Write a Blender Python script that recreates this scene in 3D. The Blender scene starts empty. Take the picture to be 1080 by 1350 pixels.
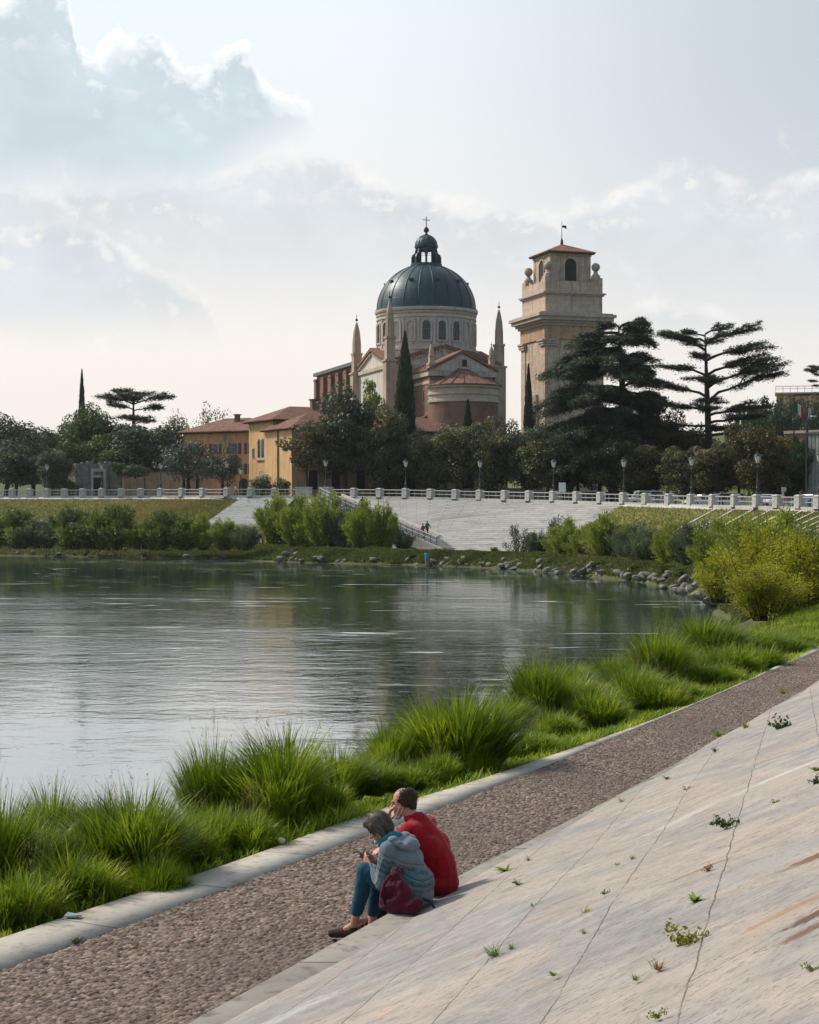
import bpy, bmesh, math, random
import numpy as np
from mathutils import Vector, Matrix, Euler

R = math.radians
SC = bpy.context.scene
COL = SC.collection
CAMZ, F_PX, HZ = 3.6, 2250.0, 680.0          # eye height, focal length in photo pixels, horizon row
rng = np.random.default_rng(11)
random.seed(5)

# ---------------------------------------------------------------- generic helpers
def P(x, y, d):
    """world point seen at photo pixel (x, y) at distance d"""
    return Vector(((x - 540) / F_PX * d, d, CAMZ + (HZ - y) / F_PX * d))

def G(x, y, z=0.0):
    """world point seen at photo pixel (x, y) on the level plane z"""
    d = F_PX * (CAMZ - z) / (y - HZ)
    return Vector(((x - 540) / F_PX * d, d, z))

def link(o):
    COL.objects.link(o)
    return o

def tag(o, label=None, cat=None, group=None, kind=None):
    if label: o['label'] = label
    if cat: o['category'] = cat
    if group: o['group'] = group
    if kind: o['kind'] = kind
    return o

def empty(name, loc=(0, 0, 0), rz=0.0, label=None, cat=None, group=None):
    o = bpy.data.objects.new(name, None)
    o.empty_display_size = 0.2
    o.location = loc
    o.rotation_euler = (0, 0, rz)
    link(o)
    return tag(o, label, cat, group)

def obj(name, me, parent=None, loc=None):
    o = bpy.data.objects.new(name, me)
    link(o)
    if parent is not None: o.parent = parent
    if loc is not None: o.location = loc
    return o

def dup(root, loc, rz=0.0, scale=None, label=None, group=None):
    r = root.copy(); link(r)
    r.location = loc; r.rotation_euler = (0, 0, rz)
    if scale is not None: r.scale = scale if hasattr(scale, '__len__') else (scale,) * 3
    if label: r['label'] = label
    if group: r['group'] = group
    for ch in list(root.children):
        c = ch.copy(); link(c); c.parent = r
        for g in list(ch.children):
            k = g.copy(); link(k); k.parent = c
    return r

def np_mesh(name, V, F, mats=(), smooth=False, midx=None, uv=None, attr=None):
    V = np.asarray(V, np.float32); F = np.asarray(F, np.int32)
    me = bpy.data.meshes.new(name)
    me.vertices.add(len(V)); me.vertices.foreach_set('co', V.ravel())
    k = F.shape[1]
    me.loops.add(F.size); me.loops.foreach_set('vertex_index', F.ravel())
    me.polygons.add(len(F))
    me.polygons.foreach_set('loop_start', np.arange(0, F.size, k, dtype=np.int32))
    me.polygons.foreach_set('loop_total', np.full(len(F), k, np.int32))
    for m in mats: me.materials.append(m)
    if midx is not None: me.polygons.foreach_set('material_index', np.asarray(midx, np.int32))
    if smooth: me.polygons.foreach_set('use_smooth', np.ones(len(F), bool))
    if uv is not None:
        l = me.uv_layers.new(name='UVMap')
        l.data.foreach_set('uv', np.asarray(uv, np.float32)[F.ravel()].ravel())
    if attr is not None:
        a = me.attributes.new('tone', 'FLOAT', 'POINT')
        a.data.foreach_set('value', np.asarray(attr, np.float32))
    me.update(calc_edges=True)
    me.validate()
    return me

class MB:
    """collects shapes of one mesh"""
    def __init__(s):
        s.v = []; s.f = []; s.m = []; s.mi = 0; s.M = Matrix.Identity(4)
    def add(s, vs, fs):
        b = len(s.v)
        s.v += [tuple(s.M @ Vector(p)) for p in vs]
        s.f += [tuple(i + b for i in f) for f in fs]
        s.m += [s.mi] * len(fs)
        return s
    def box(s, c, sz, rz=0.0, taper=1.0):
        x, y, z = sz[0] / 2, sz[1] / 2, sz[2] / 2
        ca, sa = math.cos(rz), math.sin(rz)
        vs = []
        for k, t in ((-1, 1.0), (1, taper)):
            for i, j in ((-1, -1), (1, -1), (1, 1), (-1, 1)):
                px, py = i * x * t, j * y * t
                vs.append((c[0] + px * ca - py * sa, c[1] + px * sa + py * ca, c[2] + k * z))
        return s.add(vs, [(3, 2, 1, 0), (4, 5, 6, 7), (0, 1, 5, 4), (1, 2, 6, 5), (2, 3, 7, 6), (3, 0, 4, 7)])
    def boxm(s, x0, x1, y0, y1, z0, z1):
        return s.box(((x0 + x1) / 2, (y0 + y1) / 2, (z0 + z1) / 2), (x1 - x0, y1 - y0, z1 - z0))
    def prism(s, poly, axis_a, axis_b, ext, o=(0, 0, 0)):
        """extrude a 2-D outline (a, b) by vector ext"""
        A, B, E, O = Vector(axis_a), Vector(axis_b), Vector(ext), Vector(o)
        n = len(poly)
        vs = [O + A * a + B * b for a, b in poly]
        vs += [p + E for p in vs]
        fs = [tuple(range(n - 1, -1, -1)), tuple(range(n, 2 * n))]
        fs += [(i, (i + 1) % n, n + (i + 1) % n, n + i) for i in range(n)]
        return s.add(vs, fs)
    def lathe(s, prof, c=(0, 0, 0), n=24, a0=0.0, a1=2 * math.pi, cap=True):
        full = abs(a1 - a0 - 2 * math.pi) < 1e-6
        k = n if full else n + 1
        vs = []
        for r, z in prof:
            for i in range(k):
                a = a0 + (a1 - a0) * i / n
                vs.append((c[0] + r * math.cos(a), c[1] + r * math.sin(a), c[2] + z))
        fs = []
        for j in range(len(prof) - 1):
            for i in range(n):
                i2 = (i + 1) % k
                fs.append((j * k + i, j * k + i2, (j + 1) * k + i2, (j + 1) * k + i))
        if cap and full:
            if prof[0][0] > 1e-6: fs.append(tuple(range(k - 1, -1, -1)))
            if prof[-1][0] > 1e-6: fs.append(tuple((len(prof) - 1) * k + i for i in range(k)))
        return s.add(vs, fs)
    def tube(s, pts, rad, n=6, cap=True):
        pts = [Vector(p) for p in pts]
        if not hasattr(rad, '__len__'): rad = [rad] * len(pts)
        vs = []; prev = None
        for i, p in enumerate(pts):
            t = (pts[min(i + 1, len(pts) - 1)] - pts[max(i - 1, 0)])
            t = t.normalized() if t.length > 1e-9 else Vector((0, 0, 1))
            u = t.cross(Vector((0, 0, 1)) if abs(t.z) < .93 else Vector((1, 0, 0))).normalized()
            if prev is not None:
                u = (prev - t * prev.dot(t))
                u = u.normalized() if u.length > 1e-6 else t.orthogonal().normalized()
            prev = u; w = t.cross(u)
            for k in range(n):
                a = 2 * math.pi * k / n
                vs.append(p + (u * math.cos(a) + w * math.sin(a)) * rad[i])
        fs = []
        for i in range(len(pts) - 1):
            for k in range(n):
                k2 = (k + 1) % n
                fs.append((i * n + k, i * n + k2, (i + 1) * n + k2, (i + 1) * n + k))
        if cap:
            fs += [tuple(range(n - 1, -1, -1)), tuple((len(pts) - 1) * n + k for k in range(n))]
        return s.add(vs, fs)
    def ball(s, c, r, n=10):
        r = r if hasattr(r, '__len__') else (r, r, r)
        prof = [(math.sin(math.pi * j / n), -math.cos(math.pi * j / n)) for j in range(n + 1)]
        b = len(s.v); old = s.M
        s.M = old @ Matrix.Translation(c) @ Matrix.Diagonal((r[0], r[1], r[2], 1))
        s.lathe([(max(a, 1e-4), z) for a, z in prof], n=max(8, n), cap=False)
        s.M = old
        return s
    def build(s, name, mats, parent=None, smooth=False, loc=None):
        me = bpy.data.meshes.new(name)
        me.from_pydata(s.v, [], s.f)
        for m in (mats if isinstance(mats, (list, tuple)) else [mats]): me.materials.append(m)
        me.polygons.foreach_set('material_index', s.m)
        bm = bmesh.new(); bm.from_mesh(me)
        bmesh.ops.recalc_face_normals(bm, faces=bm.faces); bm.to_mesh(me); bm.free()
        if smooth:
            me.polygons.foreach_set('use_smooth', [True] * len(me.polygons))
            try: me.set_sharp_from_angle(angle=R(38))
            except Exception: pass
        me.update()
        return obj(name, me, parent, loc)

# ---------------------------------------------------------------- node helpers
class N:
    def __init__(s, nt): s.t = nt; s.n = nt.nodes; s.l = nt.links
    def new(s, ty, **kw):
        nd = s.n.new(ty)
        for k, v in kw.items(): setattr(nd, k, v)
        return nd
    def put(s, sock, v):
        if isinstance(v, bpy.types.NodeSocket): s.l.new(v, sock)
        elif v is not None:
            if hasattr(v, '__len__') and sock.type == 'RGBA' and len(v) == 3: v = (*v, 1)
            sock.default_value = v
    def math(s, op, a, b=None, c=None, clamp=False):
        nd = s.new('ShaderNodeMath', operation=op, use_clamp=clamp)
        for i, v in enumerate((a, b, c)):
            if v is not None: s.put(nd.inputs[i], v)
        return nd.outputs[0]
    def mix(s, fac, a, b, mode='MIX'):
        nd = s.new('ShaderNodeMix', data_type='RGBA', blend_type=mode)
        s.put(nd.inputs[0], fac); s.put(nd.inputs[6], a); s.put(nd.inputs[7], b)
        return nd.outputs[2]
    def noise(s, vec, scale, detail=4.0, rough=.55, dist=0.0, dim='3D'):
        nd = s.new('ShaderNodeTexNoise', noise_dimensions=dim)
        if vec is not None: s.put(nd.inputs['Vector'], vec)
        nd.inputs['Scale'].default_value = scale; nd.inputs['Detail'].default_value = detail
        nd.inputs['Roughness'].default_value = rough; nd.inputs['Distortion'].default_value = dist
        return nd.outputs[0]
    def ramp(s, fac, stops, interp='LINEAR'):
        nd = s.new('ShaderNodeValToRGB'); cr = nd.color_ramp; cr.interpolation = interp
        while len(cr.elements) < len(stops): cr.elements.new(.5)
        for e, (p, c) in zip(cr.elements, stops):
            e.position = p; e.color = (*c, 1) if hasattr(c, '__len__') else (c, c, c, 1)
        s.put(nd.inputs[0], fac)
        return nd.outputs[0]
    def smooth(s, v, a, b):
        nd = s.new('ShaderNodeMapRange', interpolation_type='SMOOTHSTEP')
        s.put(nd.inputs[0], v); s.put(nd.inputs[1], a); s.put(nd.inputs[2], b)
        nd.inputs[3].default_value = 0; nd.inputs[4].default_value = 1
        return nd.outputs[0]
    def lin(s, v, a, b, c, d):
        nd = s.new('ShaderNodeMapRange')
        for i, q in enumerate((v, a, b, c, d)): s.put(nd.inputs[i], q)
        return nd.outputs[0]
    def xyz(s, v):
        nd = s.new('ShaderNodeSeparateXYZ'); s.put(nd.inputs[0], v); return nd.outputs
    def comb(s, x, y, z=0.0):
        nd = s.new('ShaderNodeCombineXYZ')
        for i, q in enumerate((x, y, z)): s.put(nd.inputs[i], q)
        return nd.outputs[0]
    def mapping(s, v, scale=(1, 1, 1), rot=(0, 0, 0), loc=(0, 0, 0)):
        nd = s.new('ShaderNodeMapping'); s.put(nd.inputs[0], v)
        nd.inputs[1].default_value = loc; nd.inputs[2].default_value = rot; nd.inputs[3].default_value = scale
        return nd.outputs[0]
    def coord(s, which='Object'):
        return s.new('ShaderNodeTexCoord').outputs[which]
    def bump(s, h, strength=.5, dist=.02, normal=None):
        nd = s.new('ShaderNodeBump'); s.put(nd.inputs['Height'], h)
        nd.inputs['Strength'].default_value = strength; nd.inputs['Distance'].default_value = dist
        if normal is not None: s.put(nd.inputs['Normal'], normal)
        return nd.outputs[0]

MATS = {}
def new_mat(name):
    m = bpy.data.materials.new(name); m.use_nodes = True
    nt = m.node_tree; nt.nodes.clear()
    g = N(nt)
    out = g.new('ShaderNodeOutputMaterial')
    b = g.new('ShaderNodeBsdfPrincipled')
    g.l.new(b.outputs[0], out.inputs[0])
    MATS[name] = m
    return m, g, b, out

def mottled(name, c1, c2, scale=1.0, rough=.8, bump=.3, bdist=.02, c3=None, detail=6, spec=.3, bscale=None, metal=0.0):
    """a surface with two or three irregular tones and a fine bump"""
    m, g, b, out = new_mat(name)
    v = g.coord()
    n1 = g.noise(v, scale, detail, .6, .6)
    col = g.ramp(n1, [(.34, c1), (.66, c2)])
    if c3 is not None:
        n2 = g.noise(v, scale * 3.7, 5, .65)
        col = g.mix(g.smooth(n2, .52, .68), col, c3)
    g.put(b.inputs['Base Color'], col)
    b.inputs['Roughness'].default_value = rough
    b.inputs['Specular IOR Level'].default_value = spec
    b.inputs['Metallic'].default_value = metal
    if bump:
        nb = g.noise(v, bscale or scale * 12, 5, .6)
        g.put(b.inputs['Normal'], g.bump(nb, bump, bdist))
    return m

def leafmat(name, c1, c2, c3=None, trans=.35, rough=.55, patch=.35):
    """foliage: every leaf its own tone, larger patches drift, light passes through"""
    m, g, b, out = new_mat(name)
    geo = g.new('ShaderNodeNewGeometry')
    rnd = geo.outputs['Random Per Island']
    col = g.mix(rnd, c1, c2)
    n1 = g.noise(g.coord('Object'), patch, 3, .5)
    if c3 is not None:
        col = g.mix(g.smooth(n1, .48, .62), col, c3)
    else:
        col = g.mix(g.smooth(n1, .4, .65), col, g.mix(.5, c1, tuple(q * 1.35 for q in c2)))
    g.put(b.inputs['Base Color'], col)
    b.inputs['Roughness'].default_value = rough
    b.inputs['Specular IOR Level'].default_value = .25
    tr = g.new('ShaderNodeBsdfTranslucent'); g.put(tr.inputs[0], g.mix(.6, col, (col and (.5, .55, .05))) if False else col)
    mx = g.new('ShaderNodeMixShader'); mx.inputs[0].default_value = trans
    g.l.new(b.outputs[0], mx.inputs[1]); g.l.new(tr.outputs[0], mx.inputs[2])
    g.l.new(mx.outputs[0], out.inputs[0])
    return m
# ================================================================ camera, light, sky
cam = bpy.data.cameras.new('camera')
cam.sensor_fit = 'HORIZONTAL'; cam.sensor_width = 36.0
cam.lens = 36.0 * F_PX / 1080.0
cam.shift_y = (HZ - 675.0) / 1080.0
cam.clip_start = 0.1; cam.clip_end = 6000
co = obj('camera', cam); co.location = (0, 0, CAMZ); co.rotation_euler = (R(90), 0, 0)
SC.camera = co
SC.view_settings.view_transform = 'Standard'; SC.view_settings.look = 'None'
SC.view_settings.exposure = 0.22; SC.view_settings.gamma = 1.0
SC.render.engine = 'CYCLES'
SC.cycles.use_denoising = True
SC.cycles.max_bounces = 6; SC.cycles.transparent_max_bounces = 6
SC.cycles.sample_clamp_indirect = 6.0
SC.cycles.caustics_reflective = False; SC.cycles.caustics_refractive = False

SUN_AZ, SUN_EL = -62.0, 42.0
sd = Vector((math.sin(R(SUN_AZ)) * math.cos(R(SUN_EL)), math.cos(R(SUN_AZ)) * math.cos(R(SUN_EL)), math.sin(R(SUN_EL))))
sl = bpy.data.lights.new('sun', 'SUN'); sl.energy = 3.5; sl.angle = R(6.0); sl.color = (1.0, .90, .75)
so = obj('sun', sl); so.location = (-60, 20, 80); so.rotation_euler = (-sd).to_track_quat('-Z', 'Y').to_euler()

W = bpy.data.worlds.new('World'); SC.world = W; W.use_nodes = True
W.node_tree.nodes.clear()
g = N(W.node_tree)
wo = g.new('ShaderNodeOutputWorld')
skyt = g.new('ShaderNodeTexSky', sky_type='NISHITA', sun_disc=False, sun_elevation=R(SUN_EL), sun_rotation=R(SUN_AZ))
skyt.dust_density = 2.5; skyt.air_density = 1.2
bg1 = g.new('ShaderNodeBackground'); bg1.inputs[1].default_value = .09
g.l.new(skyt.outputs[0], bg1.inputs[0])
dx, dy, dz = g.xyz(g.coord('Generated'))
A = g.math('MULTIPLY', g.math('ARCTAN2', dx, dy), 10.0)             # compass angle, tenths of a radian
E = g.math('MULTIPLY', g.math('ARCSINE', dz), 10.0)                 # height angle
pv = g.comb(A, g.math('MULTIPLY', E, 1.25), 0.0)
n_big = g.noise(pv, 1.0, 8, .55, .25)
n_mid = g.noise(pv, 2.6, 8, .6, .5)
n_fine = g.noise(pv, 6.0, 7, .62, .2)
n_xf = g.noise(pv, 15.0, 6, .6, .2)
n_puff = g.noise(g.comb(g.math('ADD', A, .05), g.math('ADD', g.math('MULTIPLY', E, 1.25), .09), 0.0), 6.0, 7, .62, .2)
# thin high veil: warm and bright near the horizon, pale blue above, deeper to the right
veil = g.ramp(g.lin(E, -.2, 3.6, 0, 1), [(.0, (.76, .70, .65)), (.30, (.79, .745, .70)), (.56, (.745, .75, .745)), (.80, (.715, .785, .815)), (1, (.68, .765, .80))])
veil = g.mix(g.math('MULTIPLY', g.smooth(A, -.6, 2.6), g.smooth(E, .3, 2.6)), veil, (.475, .53, .57))
col = veil
def curve_fn(v, lo, hi, pts):
    nd = g.new('ShaderNodeFloatCurve'); c = nd.mapping.curves[0]
    g.put(nd.inputs['Value'], g.lin(v, lo, hi, 0, 1))
    while len(c.points) < len(pts): c.points.new(.5, .5)
    for p, (x, y) in zip(c.points, pts): p.location = ((x - lo) / (hi - lo), y / 4.0)
    nd.mapping.update()
    return g.math('MULTIPLY', nd.outputs[0], 4.0)
def cloud_layer(col, top, base, base_soft, wob, edge_w, edge_c, body_c, amount=1.0, soft=.05, Eb=None):
    """a bank of cumulus: crisp lit upper edge, shaded body, fading flat base"""
    t = g.math('ADD', top, g.math('MULTIPLY', g.math('SUBTRACT', n_mid, .5), wob))
    t = g.math('ADD', t, g.math('MULTIPLY', g.math('SUBTRACT', n_fine, .5), wob * .50))
    t = g.math('ADD', t, g.math('MULTIPLY', g.math('SUBTRACT', n_xf, .5), wob * .16))
    h = g.math('SUBTRACT', t, E)                                    # depth below the top edge
    dens = g.math('MULTIPLY', g.smooth(h, 0.0, soft), g.smooth(g.math('ADD', E if Eb is None else Eb, g.math('MULTIPLY', g.math('SUBTRACT', n_big, .5), .35)), base, base + base_soft))
    ew = g.math('MULTIPLY', g.smooth(n_mid, .35, .75), edge_w * 2.0)
    e = g.math('SUBTRACT', 1.0, g.smooth(h, 0.0, g.math('ADD', ew, .05)))
    body = g.mix(g.smooth(n_big, .38, .66), body_c, tuple(min(1, q * 1.12) for q in body_c))
    body = g.mix(g.math('MULTIPLY', g.smooth(n_mid, .42, .68), .5), body, tuple(min(1, q * 1.16) for q in body_c))
    # sunward sides of the billows, strongest near the top of the bank
    puff = g.math('MULTIPLY', g.smooth(g.math('SUBTRACT', n_fine, n_puff), .02, .22), g.math('SUBTRACT', 1.0, g.smooth(h, .05, .55)))
    e = g.math('MAXIMUM', g.math('MULTIPLY', e, g.lin(n_mid, .35, .65, .7, 1.0)), g.math('MULTIPLY', puff, .5))
    cc = g.mix(e, body, edge_c)
    return g.mix(g.math('MULTIPLY', dens, amount), col, cc)
# low distant banks
lay3 = curve_fn(A, -6.0, 6.0, [(-6, 1.2), (-2.4, 1.62), (-2.0, 1.72), (-1.55, 1.48), (-1.2, 1.3), (-1.0, .9), (0, .6), (1.4, 1.25), (2.4, 1.0), (6, 1.2)])
lay2 = curve_fn(A, -6.0, 6.0, [(-6, 1.9), (-2.4, 1.9), (-1.2, 2.0), (-.6, 2.14), (-.1, 1.96), (.4, 1.86), (1.0, 1.82), (1.65, 2.06), (2.0, 1.92), (2.4, 2.0), (6, 2.1)])
col = cloud_layer(col, lay2, .9, .9, .34, .16, (.90, .855, .81), (.555, .58, .605), .9, .12)
col = cloud_layer(col, lay3, .9, .45, .30, .10, (.90, .86, .81), (.54, .575, .605), .9, .10)
# the big cumulus, upper left
lay1 = curve_fn(A, -6.0, 6.0, [(-6, 3.4), (-3.0, 3.1), (-2.4, 2.88), (-2.13, 3.06), (-1.96, 2.90), (-1.85, 2.62), (-1.70, 2.72), (-1.5, 2.76), (-1.27, 2.56), (-1.10, 2.64), (-.98, 2.70), (-.86, 2.52), (-.74, 2.42), (-.60, 2.38), (-.48, 2.12), (-.2, 1.5), (1.0, .8), (6, .05)])
base1 = curve_fn(A, -6.0, 6.0, [(-6, 1.6), (-2.4, 1.64), (-1.4, 1.68), (-1.0, 1.86), (-.6, 2.12), (-.4, 2.4), (6, 3.0)])
bs = g.math('SUBTRACT', E, g.math('SUBTRACT', base1, 1.66))            # the flat foot of the cloud climbs to the right
col = cloud_layer(col, lay1, 1.66, .44, .50, .16, (.98, .965, .935), (.485, .555, .595), 1.0, .07, bs)
# scattered wisps
wisp = g.math('MULTIPLY', g.smooth(n_mid, .60, .72), g.math('SUBTRACT', 1.0, g.smooth(E, 2.0, 2.4)))
col = g.mix(g.math('MULTIPLY', wisp, .28), col, (.86, .81, .76))
# the cloud veil is brightest round the hazy sun and darker, bluer away from it and overhead
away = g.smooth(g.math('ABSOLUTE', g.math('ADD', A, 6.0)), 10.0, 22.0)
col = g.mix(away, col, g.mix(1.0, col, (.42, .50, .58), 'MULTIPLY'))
col = g.mix(g.smooth(E, 6.5, 13.0), col, g.mix(1.0, col, (.68, .72, .76), 'MULTIPLY'))
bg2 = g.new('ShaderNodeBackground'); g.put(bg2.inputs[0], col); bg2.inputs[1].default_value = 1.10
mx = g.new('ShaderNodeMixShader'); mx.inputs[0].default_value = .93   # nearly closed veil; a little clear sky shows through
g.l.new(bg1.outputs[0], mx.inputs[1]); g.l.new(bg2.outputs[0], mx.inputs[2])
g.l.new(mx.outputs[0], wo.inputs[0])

# ================================================================ materials of the setting
def slope_mat():
    m, g, b, out = new_mat('slope_stone')
    uv = g.coord('UV')
    s, t, _ = g.xyz(uv)
    wob = g.noise(uv, 1.3, 4, .6)
    wob2 = g.noise(uv, 7.0, 4, .6)
    dd = g.math('ADD', g.math('MULTIPLY', g.math('SUBTRACT', wob, .5), .07), g.math('MULTIPLY', g.math('SUBTRACT', wob2, .5), .009))
    q = g.math('ADD', g.math('ADD', t, g.math('MULTIPLY', s, .175)), dd)
    r = g.math('ADD', g.math('SUBTRACT', s, g.math('MULTIPLY', t, 1.55)), g.math('MULTIPLY', dd, 2.0))
    br = g.new('ShaderNodeTexBrick'); g.put(br.inputs['Vector'], g.comb(r, g.math('ADD', q, .06), 0.0))
    br.offset = .5; br.inputs['Scale'].default_value = 1.0
    br.inputs['Brick Width'].default_value = 2.7; br.inputs['Row Height'].default_value = .70
    br.inputs['Mortar Size'].default_value = .0052; br.inputs['Mortar Smooth'].default_value = .35; br.inputs['Bias'].default_value = 0.0
    br.inputs['Color1'].default_value = (.40, .40, .40, 1); br.inputs['Color2'].default_value = (.62, .62, .62, 1); br.inputs['Mortar'].default_value = (.5, .5, .5, 1)
    joint = br.outputs['Fac']
    # bedding of the stone: long streaks across the slabs
    st = g.mapping(uv, (1, 1, 1), (0, 0, R(-27)))
    a, c, _ = g.xyz(st)
    streak = g.noise(g.comb(g.math('MULTIPLY', a, 2.2), g.math('MULTIPLY', c, 5.0), 0.0), 1.0, 8, .62, .5)
    streak2 = g.noise(g.comb(g.math('MULTIPLY', a, 9.0), g.math('MULTIPLY', c, 26.0), 3.0), 1.0, 6, .62, .8)
    cloudy = g.noise(uv, .55, 5, .6, .5)
    col = g.ramp(streak, [(.26, (.225, .205, .195)), (.43, (.345, .303, .276)), (.58, (.39, .335, .30)), (.76, (.46, .42, .39))])
    col = g.mix(g.smooth(cloudy, .43, .62), col, g.ramp(streak, [(.3, (.205, .20, .205)), (.7, (.345, .33, .325))]))
    col = g.mix(g.math('MULTIPLY', g.smooth(g.noise(uv, .8, 4, .6), .55, .75), .55), col, (.40, .305, .245))
    col = g.mix(.22, col, br.outputs['Color'], 'OVERLAY')
    col = g.mix(g.math('MULTIPLY', g.smooth(streak2, .53, .66), .60), col, (.155, .137, .13))
    pit = g.noise(g.comb(g.math('MULTIPLY', a, 9.0), g.math('MULTIPLY', c, 34.0), 1.0), 1.0, 4, .7, 1.0)
    col = g.mix(g.math('MULTIPLY', g.smooth(pit, .57, .67), .7), col, (.10, .088, .082))
    col = g.mix(g.math('MULTIPLY', g.smooth(g.noise(uv, 42, 5, .75), .50, .70), .55), col, (.19, .172, .162))
    # pale worn streak, rusty stains, dark runs
    wn = g.noise(g.comb(g.math('MULTIPLY', a, .9), g.math('MULTIPLY', c, 3.6), 9.0), 1.0, 5, .55)
    col = g.mix(g.math('MULTIPLY', g.smooth(wn, .58, .74), .45), col, (.47, .45, .43))
    def spot(cs, ct, ra, rb, ang):
        lx = g.math('SUBTRACT', s, cs); ly = g.math('SUBTRACT', t, ct)
        ca, sa = math.cos(ang), math.sin(ang)
        ex = g.math('DIVIDE', g.math('ADD', g.math('MULTIPLY', lx, ca), g.math('MULTIPLY', ly, sa)), ra)
        ey = g.math('DIVIDE', g.math('SUBTRACT', g.math('MULTIPLY', ly, ca), g.math('MULTIPLY', lx, sa)), rb)
        rr = g.math('SQRT', g.math('ADD', g.math('POWER', ex, 2.0), g.math('POWER', ey, 2.0)))
        rr = g.math('ADD', rr, g.math('MULTIPLY', g.math('SUBTRACT', pit, .5), 2.6))
        return g.math('SUBTRACT', 1.0, g.smooth(rr, .55, 1.05))
    for cs, ct, ra, rb, ang, cc, k in STAINS:
        col = g.mix(g.math('MULTIPLY', spot(cs, ct, ra, rb, ang), k), col, cc)
    jn = g.math('MULTIPLY', joint, g.smooth(g.noise(uv, 2.2, 4, .6), .30, .52))
    col = g.mix(g.math('MULTIPLY', jn, .85), col, (.09, .075, .065))
    g.put(b.inputs['Base Color'], col)
    b.inputs['Roughness'].default_value = .85; b.inputs['Specular IOR Level'].default_value = .2
    h = g.math('ADD', g.math('MULTIPLY', streak2, .5), g.math('MULTIPLY', pit, -.7))
    h = g.math('ADD', h, g.math('MULTIPLY', g.noise(uv, 70, 4, .65), .22))
    h = g.math('SUBTRACT', h, g.math('MULTIPLY', jn, 1.6))
    g.put(b.inputs['Normal'], g.bump(h, .55, .012))
    return m

def water_mat():
    m, g, b, out = new_mat('river_water')
    v = g.coord('Object')
    x, y, _ = g.xyz(v)
    flow = g.noise(g.comb(g.math('MULTIPLY', x, .022), g.math('MULTIPLY', y, .055), 0.0), 1.0, 5, .62, .8)
    # the fast water runs down the middle; the far edge, the right bank and the near pool lie smoother
    run = g.math('MULTIPLY', g.math('SUBTRACT', 1.0, g.smooth(y, 105, 140)), g.lin(g.smooth(y, 30, 72), 0, 1, .16, 1.0))
    run = g.math('MULTIPLY', run, g.lin(g.smooth(x, -8, 8), 0, 1, 1.0, .30))
    rough = g.math('MULTIPLY', run, g.lin(g.smooth(flow, .38, .62), 0, 1, .35, 1.0))
    r1 = g.noise(g.comb(g.math('MULTIPLY', x, .75), g.math('MULTIPLY', y, 1.0), 0.0), 1.0, 4, .6, .8)
    r2 = g.noise(g.comb(g.math('MULTIPLY', x, .16), g.math('MULTIPLY', y, .34), 2.0), 1.0, 3, .5, .5)
    r3 = g.noise(g.comb(g.math('MULTIPLY', x, 2.4), g.math('MULTIPLY', y, 2.6), 5.0), 1.0, 3, .6, .6)
    h = g.math('ADD', g.math('MULTIPLY', r2, .45), g.math('MULTIPLY', r1, g.lin(rough, 0, 1, .05, 1.0)))
    h = g.math('ADD', h, g.math('MULTIPLY', r3, g.lin(rough, 0, 1, .015, .34)))
    nrm = g.bump(h, .55, .095)
    b.inputs['Base Color'].default_value = (.016, .046, .030, 1)
    b.inputs['Roughness'].default_value = .06
    b.inputs['IOR'].default_value = 4.0
    b.inputs['Specular IOR Level'].default_value = 1.0
    g.put(b.inputs['Normal'], nrm)
    # pale diffuse streaks in random patches, painted as glints on the ripples
    fx = g.noise(g.comb(g.math('MULTIPLY', x, .16), g.math('MULTIPLY', y, 1.0), 7.0), 1.0, 6, .6, .9)
    fz = g.noise(g.comb(g.math('MULTIPLY', x, .03), g.math('MULTIPLY', y, .06), 4.0), 1.0, 3, .5)
    glint = g.math('MULTIPLY', g.smooth(fx, .60, .67), g.smooth(fz, .42, .56))
    d = g.new('ShaderNodeBsdfDiffuse'); d.inputs[0].default_value = (.62, .66, .66, 1)
    mx = g.new('ShaderNodeMixShader'); g.put(mx.inputs[0], g.math('MULTIPLY', glint, .75))
    g.l.new(b.outputs[0], mx.inputs[1]); g.l.new(d.outputs[0], mx.inputs[2]); g.l.new(mx.outputs[0], out.inputs[0])
    return m

def cobble_mat():
    m, g, b, out = new_mat('cobbles')
    v = g.coord('Object')
    at = g.new('ShaderNodeAttribute', attribute_name='tone').outputs['Fac']
    ew = g.noise(v, .5, 4, .6)
    col = g.ramp(at, [(.0, (.03, .023, .02)), (.12, (.05, .038, .033)), (.30, (.155, .112, .092)), (.60, (.235, .176, .148)), (.85, (.31, .245, .212)), (1, (.42, .385, .35))])
    col = g.mix(g.math('MULTIPLY', g.smooth(ew, .42, .66), .5), col, (.115, .088, .074))
    col = g.mix(g.math('MULTIPLY', g.smooth(g.noise(v, 60, 4, .7), .5, .75), .4), col, (.13, .11, .10))
    g.put(b.inputs['Base Color'], col)
    b.inputs['Roughness'].default_value = .8; b.inputs['Specular IOR Level'].default_value = .25
    g.put(b.inputs['Normal'], g.bump(g.noise(v, 90, 4, .6), .4, .004))
    return m

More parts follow.
